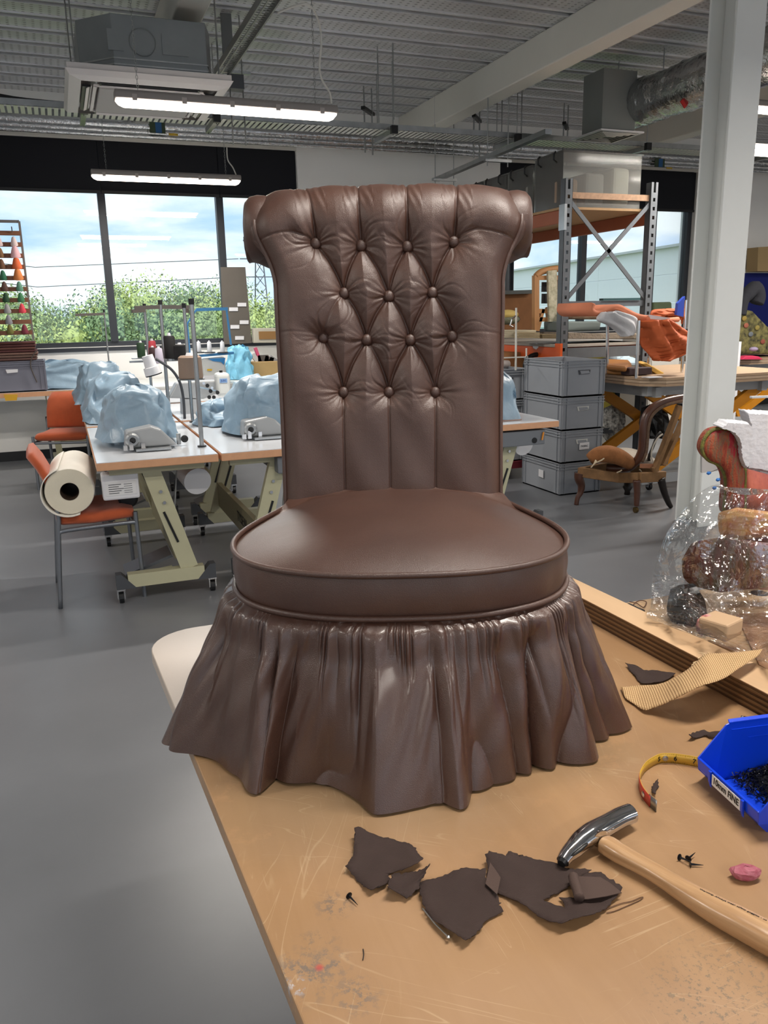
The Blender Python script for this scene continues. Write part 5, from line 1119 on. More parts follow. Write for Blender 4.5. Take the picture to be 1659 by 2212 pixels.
for x in (.55, .92):
    for y in (.0, 1.25): MB().box(x-.035, x+.035, y-.035, y+.035, 0, BZt-.034).build('leg', M('bench leg', '#54565a', .5), bn_)
# neighbouring bench with cardboard
nb = thing('side_bench', 'lower plywood bench covered in brown card beyond the lipping, at the right edge', 'bench', (1.7, .8, 0))
MB().box(1.12, 2.3, -.2, 1.42, BZt-.03, BZt).build('worktop', M('dull ply', '#b79a78', .5, var=.06), nb)
for x in (1.2, 2.2):
    for y in (-.1, 1.3): MB().box(x-.03, x+.03, y-.03, y+.03, 0, BZt-.03).build('leg', MATS['bench leg'], nb)
tag(MB().prism([zp(x, y, BZt+.001) for x, y in ((1590, 1330), (1800, 1320), (1850, 1560), (1640, 1440))], (0, 0, .004)).build('card_sheet', M('brown card', '#a98567', .75, var=.03)), 'brown card sheet on the side bench under the plastic', 'card')
tag(MB().bar(zp(1354, 1309, BZt+.008), zp(1388, 1325, BZt+.008), .012, .012).build('black_rod', BLACK), 'short black rod on the side bench beside the plastic bag', 'rod')
tag(MB().tube(catmull([zp(*p_, BZt+.004) for p_ in ((1360, 1300), (1375, 1303), (1390, 1312), (1396, 1300), (1380, 1298), (1368, 1308), (1392, 1318))], 5), .0012, 5).build('thread_tangle', M('brown thread', '#5e4231', .8)), 'tangled brown thread beside the short black rod', 'thread')

# ================================================================== THE CHAIR
def leather(nm='brown coated cloth', coat=.08, cro=.3, r0=.34, r1=.50):
    mt = bpy.data.materials.new(nm); mt.use_nodes = True; nt = mt.node_tree; b = nt.nodes['Principled BSDF']; L = nt.links.new
    tc = nd(nt, 'ShaderNodeTexCoord'); O = tc.outputs['Object']
    n = nd(nt, 'ShaderNodeTexNoise', Scale=4., Detail=6., Roughness=.6); L(O, n.inputs['Vector'])
    r = nd(nt, 'ShaderNodeValToRGB'); r.color_ramp.elements[0].position = .3; r.color_ramp.elements[1].position = .75; r.color_ramp.elements[0].color = lin('#452c23'); r.color_ramp.elements[1].color = lin('#57392c'); L(n.outputs[0], r.inputs[0])
    n2 = nd(nt, 'ShaderNodeTexNoise', Scale=900., Detail=2.); L(O, n2.inputs['Vector'])
    mx = nd(nt, 'ShaderNodeMix', data_type='RGBA', blend_type='MULTIPLY'); mx.inputs[0].default_value = .35; L(r.outputs[0], mx.inputs[6]); L(n2.outputs[0], mx.inputs[7]); mm = nd(nt, 'ShaderNodeMix', data_type='RGBA', blend_type='MIX'); 
    L(mx.outputs[2], b.inputs['Base Color'])
    n3 = nd(nt, 'ShaderNodeTexNoise', Scale=7., Detail=5.); L(O, n3.inputs['Vector']); mr = nd(nt, 'ShaderNodeMapRange'); mr.inputs[3].default_value = r0; mr.inputs[4].default_value = r1; L(n3.outputs[0], mr.inputs[0]); L(mr.outputs[0], b.inputs['Roughness'])
    b.inputs['Specular IOR Level'].default_value = .7; b.inputs['Coat Weight'].default_value = coat; b.inputs['Coat Roughness'].default_value = cro; b.inputs['Sheen Weight'].default_value = 0.
    bp = nd(nt, 'ShaderNodeBump', Strength=.7, Distance=.0008); L(n2.outputs[0], bp.inputs['Height'])
    n4 = nd(nt, 'ShaderNodeTexNoise', Scale=38., Detail=5., Roughness=.6); L(O, n4.inputs['Vector']); bp2 = nd(nt, 'ShaderNodeBump', Strength=.16, Distance=.003); L(n4.outputs[0], bp2.inputs['Height']); L(bp.outputs[0], bp2.inputs['Normal']); L(bp2.outputs[0], b.inputs['Normal'])
    return mt
LEA = leather(); LEAG = leather('glossy brown coated cloth', .4, .2, .26, .40); MATS['lea'] = LEA
U0, V0 = .012, 1.22
o_ = uvw(U0, V0, BZt)
nc = thing('nursing_chair', 'brown coated-cloth button-back nursing chair with a gathered skirt, standing on the bench', 'chair', o_, -YAW)
def gmesh(P, name, cu=False, cv=False, mat=LEA, parent=nc):
    # P: numpy (nu,nv,3) -> smooth mesh in the chair's own frame
    nu, nv = P.shape[:2]; idx = np.arange(nu*nv).reshape(nu, nv)
    I = idx if not cu else np.vstack([idx, idx[:1]]); I = I if not cv else np.hstack([I, I[:, :1]])
    F = np.stack([I[:-1, :-1], I[1:, :-1], I[1:, 1:], I[:-1, 1:]], -1).reshape(-1, 4)
    me = bpy.data.meshes.new(name); me.from_pydata(P.reshape(-1, 3).tolist(), [], F.tolist()); me.shade_smooth(); me.materials.append(mat)
    o = bpy.data.objects.new(name, me); COL.objects.link(o); o.parent = parent; return o
# --- inside back: profile (y,z) from the seat up and over the scroll
RC = np.array((.398, .810)); RR = .065
low = [(.272, .22), (.280, .32), (.290, .42), (.300, .52), (.309, .60), (.318, .68), (.327, .74), (.333, .782)]
scr = [(RC[0]+RR*k_*math.cos(a), RC[1]+RR*k_*math.sin(a)) for a in np.linspace(PI*1.02, -PI*.93, 30) for k_ in [1-.28*float(sm(-.35*PI, -.93*PI, a)) if a < 0 else 1]]
pf = np.array([(p.x, p.y) for p in catmull([(a, b_, 0) for a, b_ in low+scr], 10)])
sl = np.concatenate([[0], np.cumsum(np.hypot(*np.diff(pf, axis=0).T))])
NS, NX = 560, 380
S_ = np.linspace(0, sl[-1], NS); PY = np.interp(S_, sl, pf[:, 0]); PZ = np.interp(S_, sl, pf[:, 1])
dy = np.gradient(PY, S_); dz = np.gradient(PZ, S_); nY, nZ = -dz, dy     # outward (towards the viewer / up over the roll)
s_of_z = lambda z: np.interp(z, PZ[:int(NS*.72)], S_[:int(NS*.72)]) if z < .87 else None
kz = int(np.argmax(PZ)); zmono = np.maximum.accumulate(PZ[:kz+1]); SZ = lambda z: float(np.interp(z, zmono, S_[:kz+1])); STOP = S_[kz]
def hw(s):          # half width of the front face along the profile
    z = np.interp(s, S_, PZ); pastz = np.where(s > STOP, .885, z)
    return .203+.004*sm(.45, .70, pastz)+.036*sm(.70, .835, pastz)+.024*sm(STOP-.05, STOP+.03, s)
XC = .006
btn = [[(-.1278, .7791), (-.0441, .7727), (.0407, .7703), (.1264, .7767)], [(-.0778, .6896), (.0051, .6822), (.0856, .6881)], [(-.1186, .6104), (-.0378, .6037), (.0431, .6022), (.1216, .6082)], [(-.0834, .5098), (.0017, .5081), (.0886, .5063)]]
B_ = [[(x, SZ(z)) for x, z in r] for r in btn]
folds = []
def fo(a, b_, d=1., w_=1., bw=1.): folds.append((a, b_, d, w_, bw))
for i, xt in enumerate((-.150, -.050, .041, .135)): fo(B_[0][i], (xt, STOP-.005), 1.); fo((xt, STOP-.005), (xt, sl[-1]), .8)
for i, j in ((0, 0), (1, 0), (1, 1), (2, 1), (2, 2), (3, 2)): fo(B_[0][i], B_[1][j])
for i, j in ((0, 0), (0, 1), (1, 1), (1, 2), (2, 2), (2, 3)): fo(B_[1][i], B_[2][j], .45 if (i, j) == (0, 0) else 1)
for i, j in ((0, 0), (1, 0), (1, 1), (2, 1), (2, 2), (3, 2)): fo(B_[2][i], B_[3][j])
for i, xb in enumerate((-.0846, .0012, .0852)): fo(B_[3][i], (xb, 0.0), .8, .8, .38)
fo(B_[0][0], (-.165, SZ(.802)), .7, 1, .6); fo((-.165, SZ(.802)), (-.228, SZ(.795)), .45, 1, .3); fo(B_[0][3], (.165, SZ(.800)), .7, 1, .6); fo((.165, SZ(.800)), (.232, SZ(.785)), .45, 1, .3)
fo(B_[2][0], (-.21, SZ(.618)), .25, 1, .2); fo(B_[2][3], (.215, SZ(.607)), .25, 1, .2)
T_ = np.linspace(-1, 1, NX); HW = hw(S_); X = XC+T_[None, :]*HW[:, None]; SS = np.repeat(S_[:, None], NX, 1)
def dseg(X, Y, a, b_):
    ax, ay = a; bx, by = b_; vx, vy = bx-ax, by-ay; t = np.clip(((X-ax)*vx+(Y-ay)*vy)/(vx*vx+vy*vy), 0, 1)
    # slight sag so that the folds bow
    return np.hypot(X-(ax+t*vx), Y-(ay+t*vy)), t
D = np.ones_like(X)*9; groove = np.zeros_like(X); broad = np.ones_like(X)
for a, b_, dep, wd, bw in folds:
    ln = math.hypot(b_[0]-a[0], b_[1]-a[1]); nxv = np.array((-(b_[1]-a[1]), b_[0]-a[0]))/ln
    bow = .006*min(1, ln/.09)*(1 if a[0] < b_[0] else -1)
    if abs(a[0]-b_[0]) < .02: bow = 0
    d, t = dseg(X, SS, a, b_); m1 = X-nxv[0]*bow*4*t*(1-t); m2 = SS-nxv[1]*bow*4*t*(1-t); d, t = dseg(m1, m2, a, b_)
    groove = np.maximum(groove, dep*np.exp(-(d/.0022)**2)); broad = np.minimum(broad, 1-dep*bw*np.exp(-(d/(.021*wd))**1.25))
db = np.ones_like(X)*9; cre = np.zeros_like(X); rg = np.random.default_rng(12)
for r in B_:
    for (bx, by) in r:
        d = np.hypot(X-bx, SS-by); th = np.arctan2(SS-by, X-bx); db = np.minimum(db, d)
        c_ = sum(rg.uniform(.4, 1)*np.sin(k*th+rg.uniform(0, 6)) for k in (5, 8, 11, 15, 19)); sidek = .35+.65*np.abs(np.cos(th))**.7
        cre += .0011*c_*np.exp(-d/.026)*(1-np.exp(-(d/.010)**2))*sidek
        for k in range(7):     # a few sharper radiating pulls
            t0 = rg.uniform(0, 2*PI); dth = np.angle(np.exp(1j*(th-t0-.3*np.sin(d*60)))); ln = rg.uniform(.025, .055)
            cre -= .0016*np.exp(-(dth*d/.0022)**2)*np.exp(-(d/ln)**2)*(1-np.exp(-(d/.009)**2))
edge = np.minimum(1, (1-np.abs(T_))[None, :]*HW[:, None]/.03); edge = edge*(2-edge)
PF = .0185
rollf = sm(SZ(.80), STOP-.012, S_)[:, None]*np.ones_like(X); broad2 = 1-(1-broad)*(1-.80*rollf); PFv = PF*(1-.45*rollf)*(1-sm(STOP+.06, STOP+.16, S_)[:, None])
h = PFv*broad2*edge - .0032*groove - .010*np.exp(-(db/.018)**2)*broad - .006*np.exp(-(db/.0095)**2) - .004*np.exp(-(db/.035)**2) + cre*np.minimum(1, edge*1.3)
tx_ = .0025*np.sin(X*31+1)*np.sin(SS*23)+.0012*np.sin(X*70+SS*40); h += tx_*edge*broad
h += .0007*np.sin(X*420+6*np.sin(SS*30))*np.exp(-((SS-STOP+.03)/.05)**2)*edge*(broad < .75)
sh = 1-.22*sm(.80, 1.0, np.abs(T_))[None, :]*sm(SZ(.80), STOP, S_)[:, None]     # scroll shrinks towards its ends
cy = np.where(PZ > .79, 1, 0)
Yb = PY[:, None]*np.ones_like(X); Zb = PZ[:, None]*np.ones_like(X)
k_ = sm(SZ(.795), SZ(.84), S_)[:, None]; Zb = Zb-sm(SZ(.74), SZ(.83), S_)[:, None]*.015*np.abs(T_[None, :])**3; Yb = Yb*(1-k_)+k_*(RC[0]+(Yb-RC[0])*sh); Zb = Zb*(1-k_)+k_*(RC[1]+(Zb-RC[1])*sh)
Pf = np.stack([X, Yb+nY[:, None]*h, Zb+nZ[:, None]*h], -1)
gmesh(Pf, 'inside_back')
# --- outside facings: from the piped edge back to the scroll centre / rear edge
for sd in (-1, 1):
    e = Pf[:, 0 if sd < 0 else -1]; NC = 30; G = np.zeros((NS, NC, 3)); rgs = np.random.default_rng(40+sd)
    zz_ = np.minimum(PZ, .79); yrear = np.interp(zz_, [.2, .5, .74, .79], [.335, .362, .385, .392])
    kk = sm(SZ(.74), SZ(.80), S_); cyy = yrear*(1-kk)+RC[0]*kk; czz = PZ*(1-kk)+RC[1]*kk
    for j in range(NC):
        c_ = j/(NC-1); bul = (.006+.020*kk)*math.sin(PI*min(1, c_*1.0)*.5)**.4
        wr = .0012*kk*np.sin(S_*150+rgs.uniform(0, 6)+c_*3)*math.sin(PI*c_)
        wk = kk*math.sin(PI*.5*c_)**.55; G[:, j, 0] = (e[:, 0]+sd*(.006*math.sin(PI*.5*c_)**.5))*(1-wk)+wk*(XC+sd*.270)+sd*wr; G[:, j, 1] = e[:, 1]*(1-c_)+cyy*c_; G[:, j, 2] = e[:, 2]*(1-c_)+czz*c_
    gmesh(G[::2], 'side_facing')
    pts = [Vector(p) for p in Pf[:int(np.searchsorted(S_, STOP+.03)):6, 0 if sd < 0 else -1]]
    pts = [p+Vector((sd*.0015, -.001*0, 0)) for p in pts]
    MB().tube(pts, .0042, 8).build('piping', LEA, nc, smooth=True, world=False)
    MB().lathe([(.056, 0), (.060, .012), (.061, .026), (.058, .040), (.050, .048), (.030, .052), (.004, .053)], (XC+sd*.218, RC[0], RC[1]), 40, (sd, 0, 0)).build('scroll_end', LEA, nc, smooth=True, world=False)
# rear cover
rows = np.array([[(XC+t*(hw(np.array([s]))[0]+.008), yr, z) for t in np.linspace(-1, 1, 12)] for z, yr, s in ((.21, .335, SZ(.24)), (.35, .35, SZ(.35)), (.5, .362, SZ(.5)), (.62, .373, SZ(.62)), (.72, .383, SZ(.70)), (.78, .392, SZ(.74)))])
gmesh(rows, 'outside_back')
# buttons
hi = lambda bx, by: float(h[np.argmin(abs(S_-by)), np.argmin(abs(X[np.argmin(abs(S_-by))]-bx))])
b0 = None
for r in B_:
    for (bx, by) in r:
        i = int(np.argmin(abs(S_-by))); n_ = Vector((0, nY[i], nZ[i])); c_ = Vector((bx, PY[i], PZ[i]))+n_*(hi(bx, by)+.0055)
        if b0 is None:
            q = MB(); q.lathe([(.0090, -.005), (.0107, -.001), (.0105, .0022), (.0088, .0052), (.0052, .0072), (.0014, .0079)], (0, 0, 0), 24); b0 = q.build('button', LEA, nc, smooth=True, world=False); ob = b0
        else: ob = b0.copy(); COL.objects.link(ob)
        ob.location = c_; ob.rotation_euler = Vector((0, 0, 1)).rotation_difference(n_).to_euler()
# --- seat
half = [(0, -.160), (.07, -.157), (.13, -.144), (.185, -.118), (.225, -.082), (.250, -.036), (.262, .015), (.262, .065), (.252, .12), (.236, .175), (.218, .23), (.203, .28), (.195, .315), (.10, .33), (0, .332)]
ol = [(-x+.012, y, 0) for x, y in half[1:-1]][::-1]; full = [(x+.012, y, 0) for x, y in half]+ol
oc = catmull(full, 12, closed=True); O2 = np.array([(p.x, p.y) for p in oc]); 
NP = len(O2); ctr = np.array((.012, .09))
ZT, ZBm = .300, .237
tan = np.roll(O2, -1, 0)-np.roll(O2, 1, 0); nrm = np.stack([tan[:, 1], -tan[:, 0]], 1); nrm /= np.linalg.norm(nrm, axis=1)[:, None]
if ((O2-ctr)*nrm).sum() < 0: nrm = -nrm
rows = []
for k in range(41):
    f = k/40; P2 = ctr+(O2-ctr)*f; fac = np.maximum(1-f**3.2, sm(.20, .30, P2[:, 1])*.93); hh = .044*(1-np.abs((P2[:, 0]-.012)/.275)**2.4)*fac*(.80+.2*sm(-.1, .2, P2[:, 1]))+.004*(1-f**10)
    rr = np.hypot(P2[:, 0]*1.0, P2[:, 1]-.05); wav = .0014*np.sin(P2[:, 0]*28+2)*np.sin(P2[:, 1]*22+1)*(1-f**4)
    rows.append(np.stack([P2[:, 0], P2[:, 1], ZT-.004+hh+wav], 1))
gmesh(np.array(rows), 'seat_top', cv=True)
rows = []
for k in range(15):
    f = k/14; P2 = O2+nrm*(.004*math.sin(PI*f)+.0008*np.sin(np.arange(NP)*.5)[:, None]*math.sin(PI*f)); rows.append(np.concatenate([P2, np.full((NP, 1), ZT-f*(ZT-ZBm))], 1))
gmesh(np.array(rows), 'seat_boxing', cv=True)
for z, nm_, of in ((ZT, 'seat_piping', .0025), (ZBm, 'seat_piping', .0035)):
    P2 = O2+nrm*of; MB().tube([Vector((a, b_, z)) for a, b_ in P2[::2]], .0046, 8, closed=True).build(nm_, LEA, nc, smooth=True, world=False)
MB().prism([(a, b_, .16) for a, b_ in O2[::6]*.96], (0, 0, .08)).build('seat_rail', M('seat frame', '#4a3a30', .7), nc, world=False)
# --- gathered skirt
hem = [(-.359, -.087), (-.316, -.107), (-.276, -.127), (-.226, -.166), (-.198, -.222), (-.176, -.186), (-.149, -.187), (-.119, -.203), (-.100, -.203), (-.078, -.218), (-.056, -.240), (-.032, -.268), (.003, -.262), (.033, -.252), (.048, -.247), (.079, -.259), (.105, -.231), (.141, -.207), (.198, -.166), (.23, -.160), (.285, -.153), (.298, -.136), (.288, -.098), (.324, -.085), (.372, -.053)]
back_h = [(.36, .0), (.345, .06), (.36, .12), (.335, .19), (.33, .26), (.29, .32), (.25, .37), (.18, .385), (.12, .41), (.05, .39), (-.02, .41), (-.09, .39), (-.16, .40), (-.22, .36), (-.28, .33), (-.31, .26), (-.335, .19), (-.33, .13), (-.35, .06), (-.335, .0), (-.362, -.05)]
H_ = np.array(hem+back_h); hc = np.vstack([H_, H_[:1]]); 
sp = catmull([(a, b_, 0) for a, b_ in H_], 5, closed=True); HS = np.array([(p.x, p.y) for p in sp]); lerpN = 5
HL = np.concatenate([H_[i]+(H_[(i+1) % len(H_)]-H_[i])*np.linspace(0, 1, lerpN, endpoint=False)[:, None] for i in range(len(H_))]); HS = .6*HS+.4*HL
NQ = 1500; cs = np.concatenate([[0], np.cumsum(np.hypot(*np.diff(np.vstack([HS, HS[:1]]), axis=0).T))]); q_ = np.linspace(0, cs[-1], NQ, endpoint=False)
HX = np.interp(q_, cs, np.append(HS[:, 0], HS[0, 0])); HY = np.interp(q_, cs, np.append(HS[:, 1], HS[0, 1]))
# matching top points by smoothed polar angle
smo = lambda a, n: np.convolve(np.concatenate([a[-n:], a, a[:n]]), np.ones(2*n+1)/(2*n+1), 'valid')
cs0 = (.012, .06); sx_, sy_ = smo(HX, 60), smo(HY, 60); ang = np.unwrap(np.arctan2(sy_-cs0[1], sx_-cs0[0]))
oa = np.unwrap(np.arctan2(O2[:, 1]-cs0[1], O2[:, 0]-cs0[0]))
if oa[-1] < oa[0]: oa = oa[::-1]; OO = O2[::-1]; NN = nrm[::-1]
else: OO = O2; NN = nrm
per = 2*PI; oa3 = np.concatenate([oa-per, oa, oa+per]); ii = np.arange(len(oa)); OX = np.interp(ang, oa3, np.tile(OO[:, 0], 3), period=None); OY = np.interp(ang, oa3, np.tile(OO[:, 1], 3))
for sh_ in (-2, -1, 1, 2):
    msk = (ang+0 > oa3[-1]) | (ang < oa3[0])
tnx, tny = np.gradient(sx_), np.gradient(sy_); ln = np.hypot(tnx, tny); NXv, NYv = tny/ln, -tnx/ln
if ((sx_-cs0[0])*NXv+(sy_-cs0[1])*NYv).sum() < 0: NXv, NYv = -NXv, -NYv
NT = 150; TT_ = np.linspace(0, 1, NT)**1.15; rg = np.random.default_rng(21); u_ = q_/cs[-1]
# main folds: ridges that start at the gathers and run to the hem, slanting
def ridge(u, c, wd, sharp=1.3): d = np.abs(((u-c+.5) % 1)-.5); return np.exp(-(d/wd)**sharp)
main = []
for k in range(44):
    c0 = (k+rg.uniform(-.3, .3))/44; main.append((c0, c0+rg.normal(0, .006), rg.uniform(.0030, .0065), rg.uniform(.35, 1), rg.uniform(.25, 1.05)))
gat = []
for k in range(105):
    c0 = (k+rg.uniform(-.35, .35))/105; gat.append((c0, c0+rg.normal(0, .006), rg.uniform(.0016, .0032), rg.uniform(.5, 1.2), rg.uniform(.10, .42)))
Z0, Z1 = ZBm-.004, .004
SK = np.zeros((NT, NQ, 3))
for i, t in enumerate(TT_):
    te = t**.93; bx = OX*(1-te)+HX*te; by = OY*(1-te)+HY*te
    sagc = .010*math.sin(PI*min(1, t*1.0))          # belly of the cloth
    ph1 = 21*u_+1.1*np.sin(2*PI*2*u_+1)+.8*np.sin(2*PI*5*u_+2.2+.6*t)+.45*np.sin(2*PI*11*u_+.7-1.2*t)+.25*t*np.sin(2*PI*7*u_)
    am1 = .65+.35*np.sin(2*PI*9*u_+.5)*np.cos(2*PI*4*u_+1.7)+.25*np.sin(2*PI*17*u_+t)
    ph2 = 84*u_+1.2*np.sin(2*PI*6*u_)+.9*np.sin(2*PI*14*u_+1)+.5*np.sin(2*PI*29*u_+2)+.35*t*np.sin(2*PI*19*u_)
    w1 = np.abs(np.sin(PI*ph1))**.75; w2 = np.abs(np.sin(PI*ph2))**.8
    le = .30+.22*np.sin(2*PI*13*u_+1)+.12*np.sin(2*PI*31*u_)
    f = .024*am1*(w1-.6)*sm(.02, .35, t)*(1-.15*t)+.0065*(w2-.6)*sm(0, .03, t)*(1-sm(le*.6, le*1.5+.1, t))
    for c0, c1, wd, am, le_ in main:
        env = sm(.0, .08, t)*(1-sm(le_*.6, le_*1.1+.02, t))
        if env > .01: f += .006*am*env*ridge(u_, c0+(c1-c0)*t, wd*(1+.5*t), 1.5)
    f += .0022*np.sin(PI*t)*np.sin(u_*2*PI*47+11*t+3*np.sin(u_*2*PI*9))*np.sin(5*t+u_*40)
    off = .002+sagc*.4+f+.010*sm(0, .05, t)*(1-sm(.05, .25, t))-.007*sm(.03, 1, t)*0
    SK[i, :, 0] = bx+NXv*off; SK[i, :, 1] = by+NYv*off; SK[i, :, 2] = Z0+(Z1-Z0)*t
gmesh(SK, 'skirt', cv=True, mat=LEAG)

# ================================================================== SCRAPS AND TOOLS ON THE BENCH
SCR = M('dark brown cloth scrap', '#352723', .85, bump=.4, bs=900, var=.08, vs=30); SCR2 = M('scrap underside', '#4a3a34', .85, bump=.3, bs=900)
def scrap(pts, label, curl=.006, seed=0, holes=None, z=.0012, cat='fabric scrap', mat=SCR, zf=None, name='fabric_scrap', thick=.0008, cuts=5, group=None):
    P0 = [zp(x, y, BZt) for x, y in pts]; n = len(P0); c_ = sum(P0, Vector())/n; rg = np.random.default_rng(seed)
    loops = [P0]+([[zp(x, y, BZt) for x, y in h_] for h_ in holes] if holes else [])
    tris = tessellate_polygon(loops); vs = [p for l_ in loops for p in l_]
    me = bpy.data.meshes.new(name); me.from_pydata([tuple(v) for v in vs], [], [tuple(t_) for t_ in tris]); bm = bmesh.new(); bm.from_mesh(me)
    for _ in range(cuts):
        ed = [e for e in bm.edges if e.calc_length() > (.0045 if e.is_boundary else .012)]
        if not ed: break
        bmesh.ops.subdivide_edges(bm, edges=ed, cuts=1); bmesh.ops.triangulate(bm, faces=bm.faces)
    R_ = max((p-c_).length for p in P0); ph = rg.uniform(0, 6, 6); w_ = rg.uniform(.5, 1, 6)
    for v in bm.verts:
        if v.is_boundary: v.co += Vector((rg.normal()*.0007, rg.normal()*.0007, 0))
        d = v.co-c_; r = d.length/R_; a = math.atan2(d.y, d.x)
        lift = curl*(r**3)*(.5+.5*math.sin(2*a+ph[0]))+curl*.5*(r**2)*(.5+.5*math.sin(5*a+ph[1]))+.0012*(1+math.sin(v.co.x*150+ph[2])*math.sin(v.co.y*120+ph[3]))
        v.co.z = BZt+z+max(0, lift)+(zf(v.co) if zf else 0)
    bmesh.ops.recalc_face_normals(bm, faces=bm.faces); bm.to_mesh(me); bm.free(); me.materials.append(mat); me.shade_smooth()
    o = bpy.data.objects.new(name, me); COL.objects.link(o); md = o.modifiers.new('thickness', 'SOLIDIFY'); md.thickness = thick; md.offset = 0
    return tag(o, label, cat, group)
cz_ = lambda L, sx=1/1.975, ox=560, oy=1760: [(ox+x*sx, oy+y*sx) for x, y in L]
scrap(cz_([(408,97),(425,93),(440,94),(470,101),(510,104),(550,108),(590,118),(610,130),(640,140),(665,160),(685,190),(700,215),(675,232),(650,245),(610,252),(575,250),(545,262),(560,285),(545,312),(510,330),(475,348),(440,310),(405,272),(370,245),(388,215),(402,190),(404,150)]), 'creased dark brown scrap, leftmost of the row in front of the chair', .012, 1)
scrap(cz_([(575,262),(620,264),(660,264),(728,272),(705,290),(690,300),(684,320),(675,335),(632,373),(600,366),(548,360),(548,340),(556,310)]), 'small dark brown scrap tucked between the two larger left scraps', .012, 2, z=.003)
scrap(cz_([(680,305),(700,295),(730,287),(780,275),(830,265),(870,257),(920,256),(962,260),(965,290),(985,320),(1010,345),(1022,370),(1028,395),(1042,420),(1000,445),(965,465),(945,500),(920,530),(895,560),(880,570),(840,545),(800,522),(760,490),(725,450),(700,400),(688,360)]), 'squarish dark brown scrap in the middle of the row', .010, 3)
scrap(cz_([(962,205),(985,193),(1020,197),(1050,200),(1062,178),(1100,182),(1180,205),(1240,215),(1300,235),(1370,246),(1422,255),(1400,266),(1455,266),(1495,300),(1548,335),(1525,365),(1500,390),(1460,430),(1420,455),(1370,480),(1290,503),(1240,490),(1200,462),(1160,430),(1100,390),(1040,355),(1000,335),(965,295),(975,245)]), 'large dark brown scrap with a torn hole, rightmost of the row', .014, 4, holes=[cz_([(1207,375),(1260,350),(1320,315),(1345,303),(1360,335),(1368,360),(1325,362),(1282,366),(1300,392),(1305,411),(1260,396)])])
tag(MB().tube(catmull([zp(*p_, BZt+.012) for p_ in cz_([(1340,262),(1345,290),(1358,325),(1366,355)])], 5), .006, 8).build('fabric_curl', SCR2, smooth=True), 'rolled-over edge of the torn-hole scrap', 'fabric scrap')
tag(MB().prism([zp(*p_, BZt+.008) for p_ in cz_([(1455,268),(1500,295),(1546,334),(1480,350),(1400,362),(1368,362),(1340,300),(1336,264)])], (0, 0, .0008)).build('fabric_flap', SCR2), 'flap folded over at the right end of the torn-hole scrap', 'fabric scrap')
tag(MB().prism([zp(*p_, BZt+.009) for p_ in cz_([(985,205),(1010,240),(1030,270),(1015,342),(965,296)])], (0, 0, .0008)).build('fabric_flap', SCR2), 'flap folded over at the left end of the torn-hole scrap', 'fabric scrap')
c2 = lambda L: [(1160+x/3.3246, 1380+y/3.3246) for x, y in L]
scrap(c2([(635,203),(665,204),(700,207),(735,220),(770,235),(800,238),(860,240),(930,245),(995,265),(970,285),(930,305),(895,322),(860,330),(800,335),(745,333),(720,300),(680,250)]), 'dark brown scrap beyond the hessian strip near the lipping', .004, 5)
scrap(c2([(1085,735),(1110,710),(1150,682),(1200,675),(1260,690),(1300,702),(1340,720),(1300,730),(1250,722),(1215,708),(1180,712),(1150,720),(1110,738)]), 'thin arched dark scrap beside the blue bin', .016, 6)
scrap(c2([(822,1120),(822,1075),(845,1050),(868,1022),(872,1060),(870,1082),(850,1100),(855,1140)]), 'tiny pointed dark scrap inside the tape measure loop', .006, 7)
# hessian strip
st_ = [(603,352),(640,345),(700,338),(740,335),(800,333),(860,328),(930,310),(970,290),(1010,265),(1060,235),(1100,205),(1160,150),(1185,125),(1220,105),(1290,105),(1400,100),(1520,88),(1618,75),(1590,120),(1545,150),(1500,180),(1430,225),(1380,262),(1330,290),(1260,315),(1200,330),(1150,350),(1100,375),(1050,400),(1000,425),(940,455),(880,480),(820,500),(775,512),(735,495),(700,470),(640,430),(620,395)]
HM = bpy.data.materials.new('woven hessian'); HM.use_nodes = True; nt = HM.node_tree; b = nt.nodes['Principled BSDF']; tc = nd(nt, 'ShaderNodeTexCoord')
m_ = nd(nt, 'ShaderNodeMapping'); m_.inputs['Rotation'].default_value = (0, 0, .55); nt.links.new(tc.outputs['Object'], m_.inputs[0])
w1 = nd(nt, 'ShaderNodeTexWave', Scale=90.0, Distortion=.4); w2 = nd(nt, 'ShaderNodeTexWave', Scale=90.0, Distortion=.4, bands_direction='Y'); nt.links.new(m_.outputs[0], w1.inputs[0]); nt.links.new(m_.outputs[0], w2.inputs[0])
mm = nd(nt, 'ShaderNodeMath', operation='MULTIPLY'); nt.links.new(w1.outputs[1], mm.inputs[0]); nt.links.new(w2.outputs[1], mm.inputs[1]); r = nd(nt, 'ShaderNodeValToRGB'); r.color_ramp.elements[0].color = lin('#8d6b45'); r.color_ramp.elements[1].color = lin('#dcbc8c'); r.color_ramp.elements[1].position = .5; nt.links.new(mm.outputs[0], r.inputs[0]); nt.links.new(r.outputs[0], b.inputs['Base Color']); b.inputs['Roughness'].default_value = .9
bp = nd(nt, 'ShaderNodeBump', Strength=.6, Distance=.001); nt.links.new(mm.outputs[0], bp.inputs['Height']); nt.links.new(bp.outputs[0], b.inputs['Normal'])
